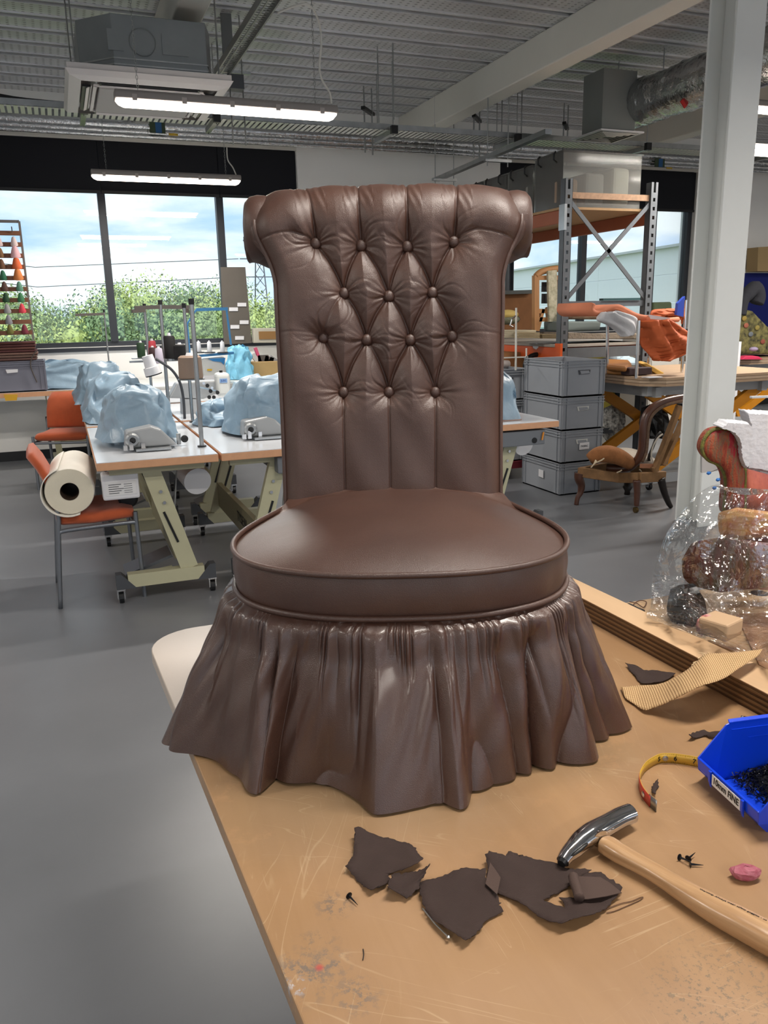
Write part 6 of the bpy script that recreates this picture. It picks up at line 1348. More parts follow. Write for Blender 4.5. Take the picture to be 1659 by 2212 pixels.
# left and right edges of the strip in step, lifted over the lipping
NT_ = 22; top_ = catmull([(x, y, 0) for x, y in st_[:18]], 4); bot_ = catmull([(x, y, 0) for x, y in [(603,352)]+st_[17:][::-1]], 4)
q = MB(); rows = []
def lift(px, py):
    x = 1160+px/3.3246; y = 1380+py/3.3246; f = float(sm(700, 1250, px)); return zp(x, y, BZt+.004+.064*f)
for i in range(60):
    a = top_[min(len(top_)-1, int(i/59*(len(top_)-1)))]; b_ = bot_[min(len(bot_)-1, int(i/59*(len(bot_)-1)))]
    rows.append([lift(a.x+(b_.x-a.x)*k/10, a.y+(b_.y-a.y)*k/10)+Vector((0, 0, .0015*math.sin(i*.5)*math.sin(PI*k/10)+.002*math.sin(PI*k/10))) for k in range(11)])
q.grid(rows); hs = q.build('hessian_strip', HM, smooth=True, solid=.001); tag(hs, 'frayed strip of golden hessian lying from the bench over the lipping', 'hessian')
for (x0_, y0_, x1_, y1_) in ((1215, 112, 1150, 98), (1200, 125, 1185, 112), (1190, 130, 1155, 142), (1175, 150, 1110, 190), (1165, 160, 1120, 172), (1240, 106, 1222, 100)): MB().tube([lift(x0_, y0_), lift((x0_+x1_)/2, (y0_+y1_)/2-4), lift(x1_, y1_)], .0007, 5).build('loose_thread', M('hessian thread', '#e0c79c', .9), hs)
# tape measure
TP = c2([(1230,935),(1200,930),(1100,912),(1000,897),(940,893),(880,897),(820,925),(775,960),(742,1010),(733,1050),(738,1090),(758,1140),(800,1195),(855,1243)])
tw = [zp(x, y, BZt+.0005) for x, y in TP]; tp_ = catmull(tw, 8); hT = .0165
tm = thing('tape_measure', 'yellow and red cloth tape measure curling out of the blue bin', 'tape measure', tp_[20])
def strip(pts, h0, h1, off, name, mat, parent, th=.0004):
    q = MB(); rows = []
    for i, p in enumerate(pts):
        d = (pts[min(i+1, len(pts)-1)]-pts[max(i-1, 0)]).normalized(); n_ = Vector((-d.y, d.x, 0)); rows.append([p+n_*off+Vector((0, 0, h0)), p+n_*off+Vector((0, 0, h1))])
    q.grid(rows); return q.build(name, mat, parent, smooth=True, solid=th)
YT = M('tape yellow', '#c9a03a', .35); RT_ = M('tape red', '#a53a2e', .35)
cut = int(len(tp_)*.66); inner = -1
strip(tp_[:len(tp_)-6], 0, hT, 0, 'tape_body', YT, tm); strip(tp_[cut:len(tp_)-6], 0, hT, -.0007, 'red_back', RT_, tm); strip(tp_[len(tp_)-9:], 0, hT*1.02, 0, 'metal_tip', STEEL, tm, .0012)
# the tape's outer/inner side facing the camera
acc = [0]
for i in range(1, len(tp_)): acc.append(acc[-1]+(tp_[i]-tp_[i-1]).length)
def at_len(s):
    i = max(1, min(len(tp_)-1, int(np.searchsorted(acc, s)))); t_ = (s-acc[i-1])/max(1e-9, acc[i]-acc[i-1]); d = (tp_[i]-tp_[i-1]).normalized(); return tp_[i-1].lerp(tp_[i], t_), d
pp = [zp(1500, 1655, BZt), zp(1458, 1650, BZt), zp(1421, 1650, BZt)]
def near_len(p): return acc[min(range(len(tp_)), key=lambda i: (tp_[i]-p).length)]
s7, s6, s5 = [near_len(p) for p in pp]; step = (s5-s7)/2/8
q = MB(); s_ = s7-10*step; k = -10
while s_ < s7+step*30:
    if s_ > 0:
        p, d = at_len(s_); n_ = Vector((-d.y, d.x, 0)); n_ = n_ if n_.dot(-Vector((p.x, p.y, 0))) > 0 else -n_
        for kk_ in (0, .5):
            pq = p+d*step*kk_+n_*.0006; ln_ = (.0046 if k % 8 == 0 else .0036 if k % 4 == 0 else .0026) if kk_ == 0 else .002
            for (a, b_) in ((0.0004, ln_), (hT-ln_, hT-.0004)): q.add([pq-d*.0002+Vector((0, 0, a)), pq+d*.0002+Vector((0, 0, a)), pq+d*.0002+Vector((0, 0, b_)), pq-d*.0002+Vector((0, 0, b_))], [(0, 1, 2, 3)])
    s_ += step; k += 1
tk = q.build('tick_marks', BLACK, tm); tk['kind'] = 'stuff'
for s_, n__ in ((s7, '7'), (s6, '6'), (s5, '5')):
    p, d = at_len(s_); n_ = Vector((-d.y, d.x, 0)); n_ = n_ if n_.dot(-Vector((p.x, p.y, 0))) > 0 else -n_
    xd = -d if (-d).dot(RGT) > 0 else d
    text(n__, .010, frame(p+n_*.0009+Vector((0, 0, hT*.5)), xd, (0, 0, 1)), 'numeral', BLACK, tm)
p, d = at_len(s5-(s5-s6)*.42); n_ = Vector((-d.y, d.x, 0)); n_ = n_ if n_.dot(-Vector((p.x, p.y, 0))) > 0 else -n_
MB().lathe([(.0018, 0), (.0042, .0002), (.0042, .0008), (.002, .0014)], p+n_*.0006+Vector((0, 0, hT*.5)), 16, n_).build('eyelet', STEEL, tm)
p = tp_[len(tp_)-15]; d = (tp_[len(tp_)-14]-p).normalized(); n_ = Vector((-d.y, d.x, 0)); n_ = n_ if n_.dot(-Vector((p.x, p.y, 0))) > 0 else -n_
MB().lathe([(.003, 0), (.0042, .0005), (.003, .0014), (.001, .0018)], p+n_*.0011+Vector((0, 0, hT*.5)), 16, n_).build('rivet', CHROME, tm)
# blue bin -------------------------------------------------------------
BL = M('blue polypropylene', '#0a3fd0', .3, coat=.2)
bi = thing('storage_bin', 'bright blue open-front bin labelled 10mm FINE, cut by the right edge', 'bin', (.84, .715, BZt))
A = Vector((.782, .782, BZt)); Bv = Vector((.762, .662, BZt)); ex = Vector((.985, -.17, 0)).normalized(); ey = (A-Bv).normalized(); ez = Vector((0, 0, 1)); WB = (A-Bv).length; DB = .20
def bp_(x, y, z): return Bv+ex*x+ey*y+ez*z
def plate(pts, nrm_, name, th=.0022, mat=BL, bev=.0008, par=bi): q = MB(); q.prism(pts, nrm_*th); return q.build(name, mat, par, bevel=bev)
ins = .008
plate([bp_(ins, ins, .004), bp_(DB-ins, ins, .004), bp_(DB-ins, WB-ins, .004), bp_(ins, WB-ins, .004)], ez, 'base')
fh, sh_ = .038, .088
MB().prism([bp_(ins, ins, .0), bp_(-.012, -.004, .022), bp_(-.014, -.004, fh), bp_(-.010, -.002, fh), bp_(-.008, -.002, .022), bp_(ins+.004, ins, .003)], ey*(WB+.008-.0)).build('front_wall', BL, bi, bevel=.0008)
for y, s_ in ((0, -1), (WB, 1)):
    yb_, yt = y-s_*ins*.8, y+s_*.004
    q = MB(); q.prism([bp_(ins, yb_, 0), bp_(DB, yb_, 0), bp_(DB+.006, yt, sh_), bp_(.036, yt, sh_), bp_(.026, yt, sh_-.004), bp_(-.014, y+s_*.004, fh), bp_(-.012, y+s_*.003, .02)], ey*s_*.0022); q.build('side_wall', BL, bi, bevel=.0008)
    q = MB(); q.prism([bp_(.03, yt+s_*.0, sh_-.003), bp_(DB+.006, yt, sh_-.003), bp_(DB+.006, yt+s_*.006, sh_-.001), bp_(.032, yt+s_*.006, sh_-.001)], ez*.0025); q.build('side_flange', BL, bi, bevel=.0006)
    q = MB(); q.bar(bp_(.034, yt-s_*.0012, sh_-.012), bp_(DB, yt-s_*.0012, sh_-.012), .0016, .0016); q.bar(bp_(.06, yt-s_*.0025, sh_-.026), bp_(DB, yt-s_*.0025, sh_-.026), .0016, .0016); q.build('moulded_rib', BL, bi)
plate([bp_(DB, 0, 0), bp_(DB, WB, 0), bp_(DB+.006, WB, sh_), bp_(DB+.006, 0, sh_)], ex, 'rear_wall')
for y in (.022, WB-.030):
    q = MB(); q.prism([bp_(-.013, y, .012), bp_(-.0165, y, .022), bp_(-.0175, y, fh-.001), bp_(-.014, y, fh-.001)], ey*.005); q.build('label_clip', BL, bi, bevel=.0005)
lbp = plate([bp_(-.0146, .028, .019), bp_(-.0146, WB-.032, .019), bp_(-.0152, WB-.032, fh-.003), bp_(-.0152, .028, fh-.003)], -ex, 'label', .0006, M('label paper', '#d9dadb'), 0)
text('10mm FINE', .0128, frame(bp_(-.0160, WB/2-.002, .0278), -ey, ez), 'label_text', M('label ink', '#15131a', .5), bi, xs=.90)
q = MB(); rg = np.random.default_rng(2)
for k in range(2200):
    x, y = rg.uniform(.03, DB-.01), rg.uniform(.010, WB-.010); z = .008+.028*sm(0.02, .11, x)*(.8+.2*math.sin(x*60)*math.sin(y*70))*rg.uniform(.6, 1)
    d = Vector((rg.normal(), rg.normal(), rg.normal()*.9)).normalized(); c_ = bp_(x, y, z+.004); a = d.cross(Vector((.3, .5, .8))).normalized()*.0007; b_ = d.cross(a).normalized()*.0007
    q.add([c_-d*.005-a, c_-d*.005+a*.5+b_, c_-d*.005+a*.5-b_, c_+d*.006], [(0, 1, 3), (1, 2, 3), (2, 0, 3), (0, 2, 1)])
    if k % 4 == 0: q.add([c_-d*.005+(a*3), c_-d*.005+(b_*3), c_-d*.005-(a*3), c_-d*.005-(b_*3)], [(0, 1, 2, 3)])
q.prism([bp_(.045, .008, .006), bp_(DB-.006, .006, .02), bp_(DB-.006, WB-.006, .02), bp_(.055, WB-.010, .006)], ez*.008)
tag(q.build('tacks', M('blued tacks', '#0e0f16', .35, .4)), 'heap of small blued tacks filling the blue bin', 'tacks', kind='stuff')
# hammer ----------------------------------------------------------------
hm = thing('tack_hammer', 'magnetic upholstery hammer with chrome head and ash handle lying on the bench', 'hammer', zp(1300, 1800, BZt))
c3 = lambda L: [(1160+x/3.3246, 1700+y/3.3246) for x, y in L]
HP = c3([(670, 190), (600, 218), (520, 262), (450, 300), (390, 335), (320, 385), (265, 440), (215, 490), (185, 535)])
hz = [.016, .017, .018, .019, .019, .018, .016, .013, .0105]; hr = [.0135, .0135, .0135, .014, .0145, .0135, .0115, .0095, .008]
hpts = [zp(x, y, BZt+z_) for (x, y), z_ in zip(HP, hz)]
cc = catmull(hpts, 6); rr_ = np.interp(np.linspace(0, 1, len(cc)), np.linspace(0, 1, len(hr)), hr)
for i, p in enumerate(cc): p.z = max(p.z, BZt+rr_[i]*.9+.0005)
HC = M('polished head', '#c9c9cb', .1, 1.)
q = MB(); q.tube(cc, list(rr_), 18, flat=.9); q.build('head', HC, hm, smooth='auto')
q = MB(); q.tube([cc[0]+(cc[0]-cc[3]).normalized()*.002, cc[0]], [.0108, .0125], 18); q.build('face', HC, hm, smooth='auto')
q = MB(); q.tube([cc[-1], cc[-1]+(cc[-1]-cc[-4]).normalized()*.004], [.0068, .005], 14); q.build('magnetic_tip', BLACK, hm, smooth='auto')
CAMP = Vector((0, 0, CH))
def onhead(f):
    k = f*(len(cc)-1); i_ = min(len(cc)-2, int(k)); c_ = cc[i_].lerp(cc[i_+1], k-i_); ax_ = (cc[i_+1]-cc[i_]).normalized(); n_ = (CAMP-c_).normalized()+Vector((0, -.35, -.3)); n_ -= ax_*n_.dot(ax_); n_.normalize(); return c_+n_*rr_[i_]*1.0
MB().tube([onhead(f) for f in np.linspace(.66, .90, 10)], [.0008, .0024, .0030, .0032, .0032, .0030, .0028, .0024, .0016, .0006], 8, flat=.6).build('slot', M('slot black', '#09090a', .4), hm, smooth=True)
MB().tube([onhead(f) for f in np.linspace(.04, .34, 8)], [.0006]+[.0013]*6+[.0006], 8, flat=.6).build('groove', M('groove shade', '#5a5a5c', .3, 1.), hm, smooth=True)
text('S', .006, frame(onhead(.40)+Vector((0, -.0006, .0006)), (.8, .6, 0), (-.3, .4, .8)), 'stamp', M('slot black', '#09090a'), hm)
# eye
a, b_ = zp(*c3([(415, 325)])[0], BZt+.019), zp(*c3([(465, 375)])[0], BZt+.019)
q = MB(); q.tube([a, a.lerp(b_, .5), b_], [.0125, .0105, .0125], 18, flat=.9); q.build('eye', HC, hm, smooth='auto')
HN = c3([(470, 375), (520, 400), (600, 450), (700, 505), (820, 570), (950, 650), (1080, 730), (1250, 830), (1450, 940), (1650, 1050), (1900, 1190), (2150, 1330)])
wd_l = [.0105, .0125, .0122, .0112, .0108, .0114, .0130, .0150, .0165, .0170, .0165, .015]
hn = [zp(x, y, BZt+.019) for x, y in HN]; hcc = catmull(hn, 5); rw = np.interp(np.linspace(0, 1, len(hcc)), np.linspace(0, 1, len(wd_l)), wd_l)
ASH = M('ash handle', '#9a7550', .32, coat=.35, col2='#c4a078', vs=60, stretch=(1, 1, 1)); 
nt = ASH.node_tree; mpn = [n for n in nt.nodes if n.type == 'MAPPING'][0]; dh = (hcc[-1]-hcc[0]).normalized(); mpn.inputs['Rotation'].default_value = (0, 0, -math.atan2(dh.y, dh.x)); m2h = nd(nt, 'ShaderNodeMapping'); m2h.inputs['Scale'].default_value = (.07, 1.6, 1.6); tgt = [l.to_socket for l in mpn.outputs[0].links]; [nt.links.new(m2h.outputs[0], t_) for t_ in tgt]; nt.links.new(mpn.outputs[0], m2h.inputs[0])
rows = []
for i, p in enumerate(hcc):
    d = (hcc[min(i+1, len(hcc)-1)]-hcc[max(0, i-1)]).normalized(); a = Vector((d.y, -d.x, 0)); r_ = rw[i]; p = Vector((p.x, p.y, max(BZt+r_*.86, BZt+.0135))); row = []
    for k in range(24):
        t_ = 2*PI*k/24; e_ = .72; cx__ = abs(math.cos(t_))**e_*math.copysign(1, math.cos(t_)); sz_ = abs(math.sin(t_))**e_*math.copysign(1, math.sin(t_)); row.append(p+a*cx__*r_+Vector((0, 0, sz_*r_*.84)))
    rows.append(row)
q = MB(); q.grid(rows, cv=True); q.add(rows[0], [tuple(range(24))]); q.build('handle', ASH, hm, smooth=True)
i0 = int(len(hcc)*.66); wp = zp(*c3([(1420, 810)])[0], BZt+.034); dh2 = (zp(*c3([(1650, 925)])[0], BZt+.034)-zp(*c3([(1175, 688)])[0], BZt+.034)).normalized()
pa_, pb_ = zp(*c3([(1172, 686)])[0], BZt+.0335), zp(*c3([(1655, 930)])[0], BZt+.0335); mid_ = pa_.lerp(pb_, .5)
dirw = (pb_-pa_).normalized(); upw = Vector((-dirw.y, dirw.x, 0)); upw = (upw*.85+Vector((0, 0, .5))).normalized()
Lw = (pb_-pa_).length; SZT = .0068
tx = text('Warning: Always wear safety goggles - us', SZT, Matrix.Identity(4), 'warning_print', M('burnt print', '#2a1a10', .6), hm)
xs_ = [v.co.x for v in tx.data.vertices]; sc_x = Lw/(max(xs_)-min(xs_)); tx.data.transform(Matrix.Translation(hm.location)); tx.data.transform(Matrix.Diagonal((sc_x, sc_x*.95, 1, 1)))
# wrap the print on the handle: raise to the surface
mt_ = frame(mid_, dirw, upw)
tx.data.transform(mt_)
for v in tx.data.vertices:
    j = min(range(len(hcc)), key=lambda i: (hcc[i].xy-v.co.xy).length); c_ = hcc[j]; r_ = rw[j]; d = (hcc[min(j+1, len(hcc)-1)]-hcc[max(0, j-1)]).normalized(); a = Vector((d.y, -d.x, 0)); off = (v.co-c_).dot(a); off = max(-.97, min(.97, off/r_))
    zc = max(BZt+r_*.86, BZt+.0135); v.co.z = zc+(1-abs(off)**(2/.72))**(.72/2)*r_*.84+.0003
tx.data.transform(Matrix.Translation(-hm.location))
# tacks lying about, chalk, thread, pin, tweezers
def tack(p, d, label, L_=.015):
    d = Vector(d).normalized(); q = MB(); q.tube([p, p+d*L_], [.0016, .0003], 6); q.lathe([(.0014, 0), (.0042, .0003), (.0042, .001), (.0014, .0016)], p-d*.0008, 10, d); return tag(q.build('tack', M('blued tacks', '#0e0f16')), label, 'tack')
p = zp(1468, 1852, BZt+.004)
tack(p, (.3, -1, .2), 'upright blued tack at the top of the small tack cluster'); tack(p+Vector((.008, -.006, 0)), (1, .3, .1), 'blued tack lying rightmost in the small tack cluster'); tack(p+Vector((.004, -.014, -.001)), (.9, -.5, 0), 'blued tack lowest in the small tack cluster')
tack(zp(754, 1935, BZt+.004), (.3, -1, -.1), 'single black tack lying below the leftmost scrap', .017)
q = MB(); cp_ = zp(1610, 1884, BZt+.009); rg = np.random.default_rng(6)
P_ = []
for i in range(9):
    row = []
    for j in range(12):
        th, fi = PI*(i+.0)/8, 2*PI*j/12; r = 1+rg.uniform(-.10, .10); row.append(cp_+Vector(uvw(.018*math.sin(th)*math.cos(fi)*r, .010*math.sin(th)*math.sin(fi)*r, .0085*math.cos(th)*r)))
    P_.append(row)
q.grid(P_, cv=True); tag(q.build('chalk', M('red tailor chalk', '#99495a', .8, col2='#b0707c', vs=90, bump=.6, bs=200)), 'worn lump of red-pink tailor chalk right of the hammer', 'chalk')
tz = thing('tweezers', 'black tool with a bright steel tip behind the blue bin', 'tool', zp(1630, 1562, BZt))
MB().bar(zp(1615, 1553, BZt+.006), zp(1720, 1600, BZt+.006), .012, .006).build('handle', BLACK, tz, bevel=.002); MB().tube([zp(1601, 1548, BZt+.006), zp(1618, 1555, BZt+.006)], [.002, .005], 8).build('tip', CHROME, tz, smooth=True)
TH = M('brown thread', '#5e4231')
tag(MB().tube(catmull([zp(*p_, BZt+.0012) for p_ in c3([(480, 885), (540, 860), (610, 835), (680, 820), (740, 795), (762, 792), (740, 812), (690, 835), (620, 865), (560, 890), (500, 905)])], 6), .0005, 5).build('loose_thread', TH), 'fine brown thread trailing right from the torn-hole scrap', 'thread')
tag(MB().tube(catmull([zp(*p_, BZt+.001) for p_ in cz_([(443, 573), (446, 595), (442, 620)])], 4), .0006, 5).build('loose_thread', BLACK), 'short dark thread alone on the bare lower bench', 'thread')
tag(MB().tube([zp(*p_, BZt+.006) for p_ in cz_([(698, 400), (745, 460), (805, 520)])], .0008, 6).ball(zp(*cz_([(807, 522)])[0], BZt+.006), .0022, 5).build('long_pin', STEEL), 'long steel pin lying along the left edge of the middle scrap', 'pin')
# ================================================================== WRAPPED CHAIR AT THE RIGHT
wc = thing('flame_stitch_chair', 'red and gold flame-stitch chair with rolled back, half wrapped in plastic', 'chair', (1.5, 1.2, BZt))
FL = bpy.data.materials.new('flame stitch'); FL.use_nodes = True; nt = FL.node_tree; b = nt.nodes['Principled BSDF']; tc = nd(nt, 'ShaderNodeTexCoord'); b.inputs['Roughness'].default_value = .8
m_ = nd(nt, 'ShaderNodeMapping'); m_.inputs['Scale'].default_value = (16, 16, 2.2); m_.inputs['Rotation'].default_value = (0, .35, 0); n_ = nd(nt, 'ShaderNodeTexNoise', Scale=1.6, Detail=6.0, Roughness=.7, Distortion=.4); r = nd(nt, 'ShaderNodeValToRGB')
els = r.color_ramp.elements; els[0].position = .32; els[0].color = lin('#7d1622'); els[1].position = .68; els[1].color = lin('#c3a23c')
for p_, c_ in ((.42, '#8f1a28'), (.47, '#6d5a42'), (.5, '#96482a'), (.56, '#7d2420'), (.62, '#9a6c34')): e = els.new(p_); e.color = lin(c_)
for a, c_ in ((tc.outputs['Object'], m_.inputs[0]), (m_.outputs[0], n_.inputs['Vector']), (n_.outputs[0], r.inputs[0]), (r.outputs[0], b.inputs['Base Color'])): nt.links.new(a, c_)
n5 = nd(nt, 'ShaderNodeTexNoise', Scale=260.0); nt.links.new(tc.outputs['Object'], n5.inputs['Vector']); bp = nd(nt, 'ShaderNodeBump', Strength=.7, Distance=.002); nt.links.new(n5.outputs[0], bp.inputs['Height']); nt.links.new(bp.outputs[0], b.inputs['Normal'])
VC = 1.78
def W_(x, y, v=VC): return hp(1500+x/9.213, 860+y/9.213, v)
fvec = uvw(0, 1, 0)
out = catmull([W_(x, y) for x, y in ((145, 1000), (190, 820), (300, 670), (430, 610), (560, 600), (700, 640), (800, 740), (880, 900), (895, 1080), (940, 1250), (985, 1400), (1000, 1600), (985, 1800), (960, 2300), (610, 2300), (620, 1800), (610, 1580), (540, 1400), (430, 1300), (290, 1240), (190, 1130))], 4, closed=True)
q = MB(); c_ = sum(out, Vector())/len(out); bulge = [[p for p in out], [p+(c_-p)*.12-fvec*.012 for p in out], [p+(c_-p)*.45-fvec*.018 for p in out]]
q.grid([[p+fvec*.03 for p in out]]+bulge, cv=True); q.add(bulge[-1], [tuple(range(len(out)))]); q.build('scroll_facing', FL, wc, smooth=True)
MB().tube([p-fvec*.002 for p in out], .0045, 6, closed=True).build('gimp_braid', M('olive gold braid', '#7d7a35', .8, bump=.8, bs=300, col2='#4f5130', vs=90), wc, smooth=True)
FL2 = M('salmon flame', '#b0604c', .8, col2='#5a2430', vs=22, stretch=(1, 1, .35), bump=.4, bs=260)
q = MB(); q.prism([W_(x, y, VC-.005) for x, y in ((1000, 1430), (1060, 1430), (1060, 2400), (980, 2400))], fvec*.03); q.build('braid_strip', MATS['olive gold braid'], wc)
q = MB(); q.grid([[W_(1040+i*60, 1420+(14*i if i < 20 else 280)+0, VC+.004-.012*math.sin(PI*i/16)) for i in range(16)], [W_(1040+i*60, 2600, VC+.004-.012*math.sin(PI*i/16)) for i in range(16)]]); q.build('side_panel', FL2, wc, smooth=True, solid=.02)
q = MB(); q.prism([hp(x, y, VC+.02) for x, y in ((1640, 1080), (1860, 1090), (1860, 1300), (1640, 1290))], fvec*.15); q.build('frame_body', FL2, wc, bevel=.02)
GG = M('green gold fringe', '#4f4c28', .9, col2='#7d3a33', vs=60, stretch=(1, 1, .2), bump=.9, bs=200)
q = MB(); q.prism([hp(x, y, VC-.10) for x, y in ((1478, 1215), (1500, 1175), (1560, 1165), (1700, 1180), (1700, 1270), (1560, 1285), (1500, 1270), (1480, 1255))], fvec*.03); q.build('seat_cushion', GG, wc, bevel=.02)
q = MB(); q.prism([hp(x, y, VC-.06) for x, y in ((1555, 1110), (1600, 1100), (1680, 1110), (1680, 1160), (1600, 1172), (1560, 1165))], fvec*.03); q.build('orange_trim', M('coral trim', '#b06a4a', .8, col2='#c9a765', vs=40), wc, bevel=.015)
for k, (x, y) in enumerate(((1490, 1300), (1640, 1290))): MB().cyl(hp(x, y, VC), Vector((hp(x, y, VC).x, hp(x, y, VC).y, BZt+.001)), .02, n=12).build('leg', MATS['ebonised leg'], wc)
tag(lumpy(MB().ball(hp(1482, 1312, 1.62), .05, 8, (.75, .8, 1.0)).build('black_bag', M('black bag', '#0c0d0e')), .004), 'black plastic bundle inside the clear bag at the right', 'bag')
tag(MB().boxc(hp(1556, 1352, 1.47), (.06, .06, .035), Matrix.Rotation(.3, 3, 'Z')).build('card_box', M('pale card box', '#b99b7b', .7), bevel=.004), 'small card box inside the clear bag', 'box')
tag(lumpy(MB().ball(hp(1524, 1350, 1.48), .018, 6, (1, .5, 1.2)).build('red_packet', M('red packet', '#a3343a', .5, col2='#d0b0a8', vs=60)), .0025), 'small red packet inside the clear bag', 'packet')
# wadding
WAD = M('fluffy wadding', '#c6c8ce', .95, bump=.8, bs=90, sheen=.6)
def wad(outl, v0, name, seed, th=.02, label=None, par=None):
    P0 = [Vector((x, y, 0)) for x, y in outl]; rg = np.random.default_rng(seed); P1 = []
    for i, p in enumerate(P0):
        n2_ = P0[(i+1) % len(P0)]; m__ = 6
        for k in range(m__): qv = p.lerp(n2_, k/m__); P1.append((qv.x+rg.normal()*7, qv.y+rg.normal()*7))
    pts = [W_(x, y, v0) for x, y in P1]; c_ = sum(pts, Vector())/len(pts); q = MB(); n = len(pts)
    q.grid([[p+fvec*th for p in pts], [p for p in pts], [p+(c_-p)*.08-fvec*th*.45 for p in pts]], cv=True)
    o = q.build(name, WAD, par, smooth=True)
    q2 = MB(); cap = [p+(c_-p)*.08-fvec*th*.45 for p in pts]; q2.V = [tuple(p) for p in cap]+[tuple(p+fvec*th*.9) for p in cap]; tr_s = tessellate_polygon([cap]); q2.F = [tuple(t_) for t_ in tr_s]
    o2 = q2.build('wadding_face', WAD, par); return o
wadp = thing('wadding', 'thick white wadding sheets laid over the top of the wrapped chair', 'wadding', W_(1200, 1000, VC))
wad([(470, 560), (600, 450), (800, 455), (1050, 475), (1120, 560), (1130, 900), (1110, 1250), (1010, 1400), (960, 1340), (900, 1150), (895, 950), (830, 760), (740, 660), (600, 600)], VC-.02, 'front_sheet', 3, .03, None, wadp)
wad([(990, 245), (1230, 265), (1480, 270), (2200, 330), (2200, 1560), (1480, 1490), (1300, 1450), (1010, 1410), (1050, 1200), (1060, 900), (1060, 480), (1010, 340)], VC+.03, 'rear_sheet', 5, .03, None, wadp)
tag(MB().prism([W_(x, y, VC+.14) for x, y in ((150, 1150), (520, 1180), (540, 1440), (150, 1490))], fvec*.01).build('tissue', M('thin white tissue', '#b9babb', .9)), 'thin white tissue pinned behind the scroll of the wrapped chair', 'tissue')
for k, (x0_, y0_, x1_, y1_) in enumerate(((270, 1495, 560, 1440), (455, 1628, 620, 1592), (385, 1790, 620, 1778))):
    a, b_ = W_(x0_, y0_, VC-.01), W_(x1_, y1_, VC-.01); t = thing('glass_head_pin', ['topmost', 'middle', 'lowest'][k]+' blue-headed pin stuck in the back of the scroll', 'pin', a)
    MB().cyl(a, b_+fvec*.02, .0006, n=5).build('shaft', STEEL, t); d = (b_-a).normalized(); MB().tube([a-d*.003, a, a+d*.005, a+d*.007], [.0015, .0042, .0032, .0012], 10).build('head', M('blue pin head', '#2a6cb8', .25), t, smooth=True)
# the clear bag
FILM = bpy.data.materials.new('clear film'); FILM.use_nodes = True; nt = FILM.node_tree; nt.nodes.clear()
tr = nd(nt, 'ShaderNodeBsdfTransparent', Color=(.93, .935, .935, 1)); gl = nd(nt, 'ShaderNodeBsdfGlossy', Roughness=.09, Color=(1, 1, 1, 1)); lw = nd(nt, 'ShaderNodeLayerWeight', Blend=.5); m1 = nd(nt, 'ShaderNodeMixShader'); ou = nd(nt, 'ShaderNodeOutputMaterial'); mr = nd(nt, 'ShaderNodeMapRange'); mr.inputs[3].default_value = .13; mr.inputs[4].default_value = .9
tc = nd(nt, 'ShaderNodeTexCoord'); n1 = nd(nt, 'ShaderNodeTexVoronoi', Scale=16.0, feature='DISTANCE_TO_EDGE'); n0 = nd(nt, 'ShaderNodeTexNoise', Scale=9.0, Detail=5.0, Distortion=1.5); bp = nd(nt, 'ShaderNodeBump', Strength=.45, Distance=.02)
ad = nd(nt, 'ShaderNodeMath', operation='MULTIPLY_ADD'); ad.inputs[1].default_value = .6
va = nd(nt, 'ShaderNodeVectorMath', operation='MULTIPLY_ADD'); va.inputs[1].default_value = (.12, .12, .12)
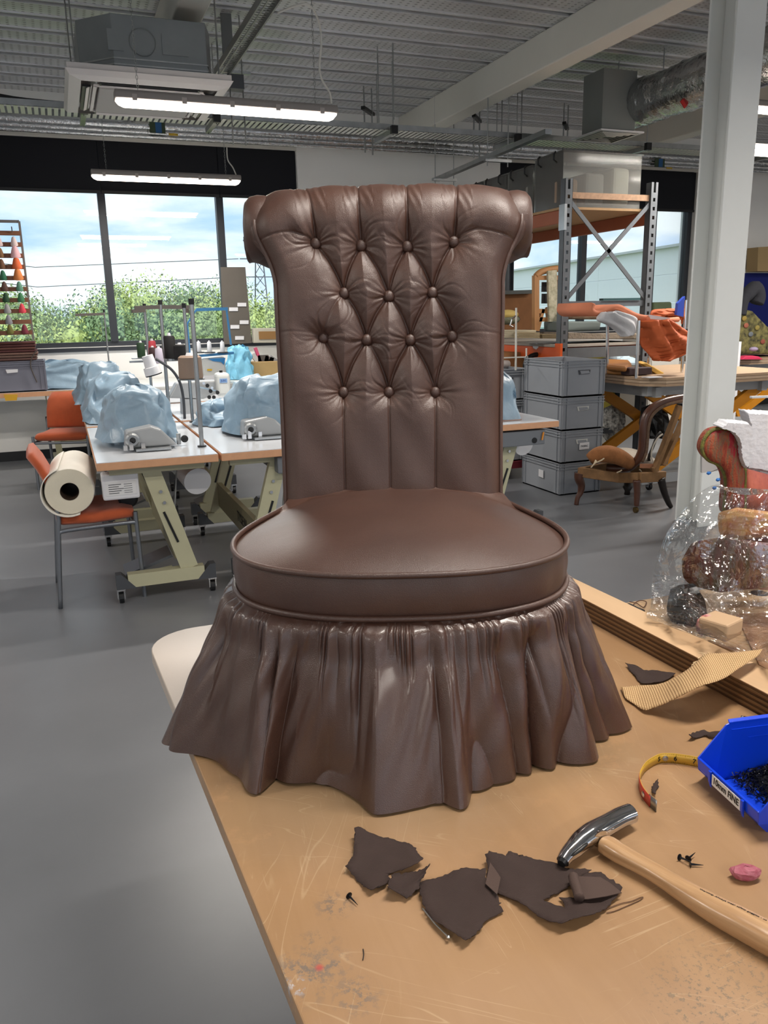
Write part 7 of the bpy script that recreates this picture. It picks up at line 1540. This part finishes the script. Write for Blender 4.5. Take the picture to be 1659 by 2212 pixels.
for a, c_ in ((tc.outputs['Object'], n0.inputs['Vector']), (n0.outputs[1], va.inputs[0]), (tc.outputs['Object'], va.inputs[2]), (va.outputs[0], n1.inputs['Vector']), (n1.outputs[0], ad.inputs[0]), (n0.outputs[0], ad.inputs[2]), (ad.outputs[0], bp.inputs['Height']), (bp.outputs[0], gl.inputs['Normal']), (bp.outputs[0], lw.inputs['Normal']), (lw.outputs['Fresnel'], mr.inputs[0]), (mr.outputs[0], m1.inputs[0]), (tr.outputs[0], m1.inputs[1]), (gl.outputs[0], m1.inputs[2]), (m1.outputs[0], ou.inputs[0])): nt.links.new(a, c_)
Lb = catmull([(1556, 1046, 0), (1530, 1052, 0), (1496, 1078, 0), (1462, 1120, 0), (1436, 1160, 0), (1416, 1215, 0), (1409, 1265, 0), (1405, 1310, 0), (1396, 1330, 0), (1402, 1338, 0), (1420, 1342, 0)], 6)
Rb = catmull([(1850, 1060, 0), (1850, 1100, 0), (1850, 1200, 0), (1850, 1300, 0), (1850, 1400, 0), (1850, 1440, 0)], 11)
q = MB(); NI, NJ = 90, 90; rg = np.random.default_rng(31); dirs = [(rg.normal(0, 1, 2), rg.uniform(0, 6), rg.uniform(.3, 1)) for _ in range(34)]; rows = []
for i in range(NI):
    t_ = i/(NI-1); a = Lb[min(len(Lb)-1, int(t_*(len(Lb)-1)))]; b_ = Rb[min(len(Rb)-1, int(t_*(len(Rb)-1)))]; row = []
    for j in range(NJ):
        s_ = j/(NJ-1); px_ = a.x+(b_.x-a.x)*s_; py_ = a.y+(b_.y-a.y)*s_+(16*math.sin(PI*min(1, s_*2.2)) if t_ < .08 else 0)+(70*s_*sm(.75, 1, t_) if s_ > 0 else 0)
        v_ = VC-.03-.20*math.sin(PI*min(1, s_*1.3)*.5)**.7*(.25+.75*math.sin(PI*min(.95, t_+.12)*.55))
        cr__ = 0
        for (dv, ph_, am_) in dirs:
            x_ = s_*6.0*dv[0]+t_*4.6*dv[1]+ph_; cr__ += am_*(abs((x_ % 2)-1)-.5)
        v_ += .010*cr__*min(1, s_*8+.15)
        rr0 = ray(px_, py_); lv = rr0.x*math.sin(YAW)+rr0.y*math.cos(YAW)
        if rr0.z < 0: v_ = min(v_, lv*(BZt+.05+.012*(cr__+1)-CH)/rr0.z)
        p = hp(px_, py_, v_); row.append(p)
    rows.append(row)
q.grid(rows); fb = q.build('clear_bag', FILM)
for p_ in fb.data.polygons: p_.use_smooth = False
fb; tag(fb, 'crumpled clear plastic bag wrapped round the flame-stitch chair', 'bag')
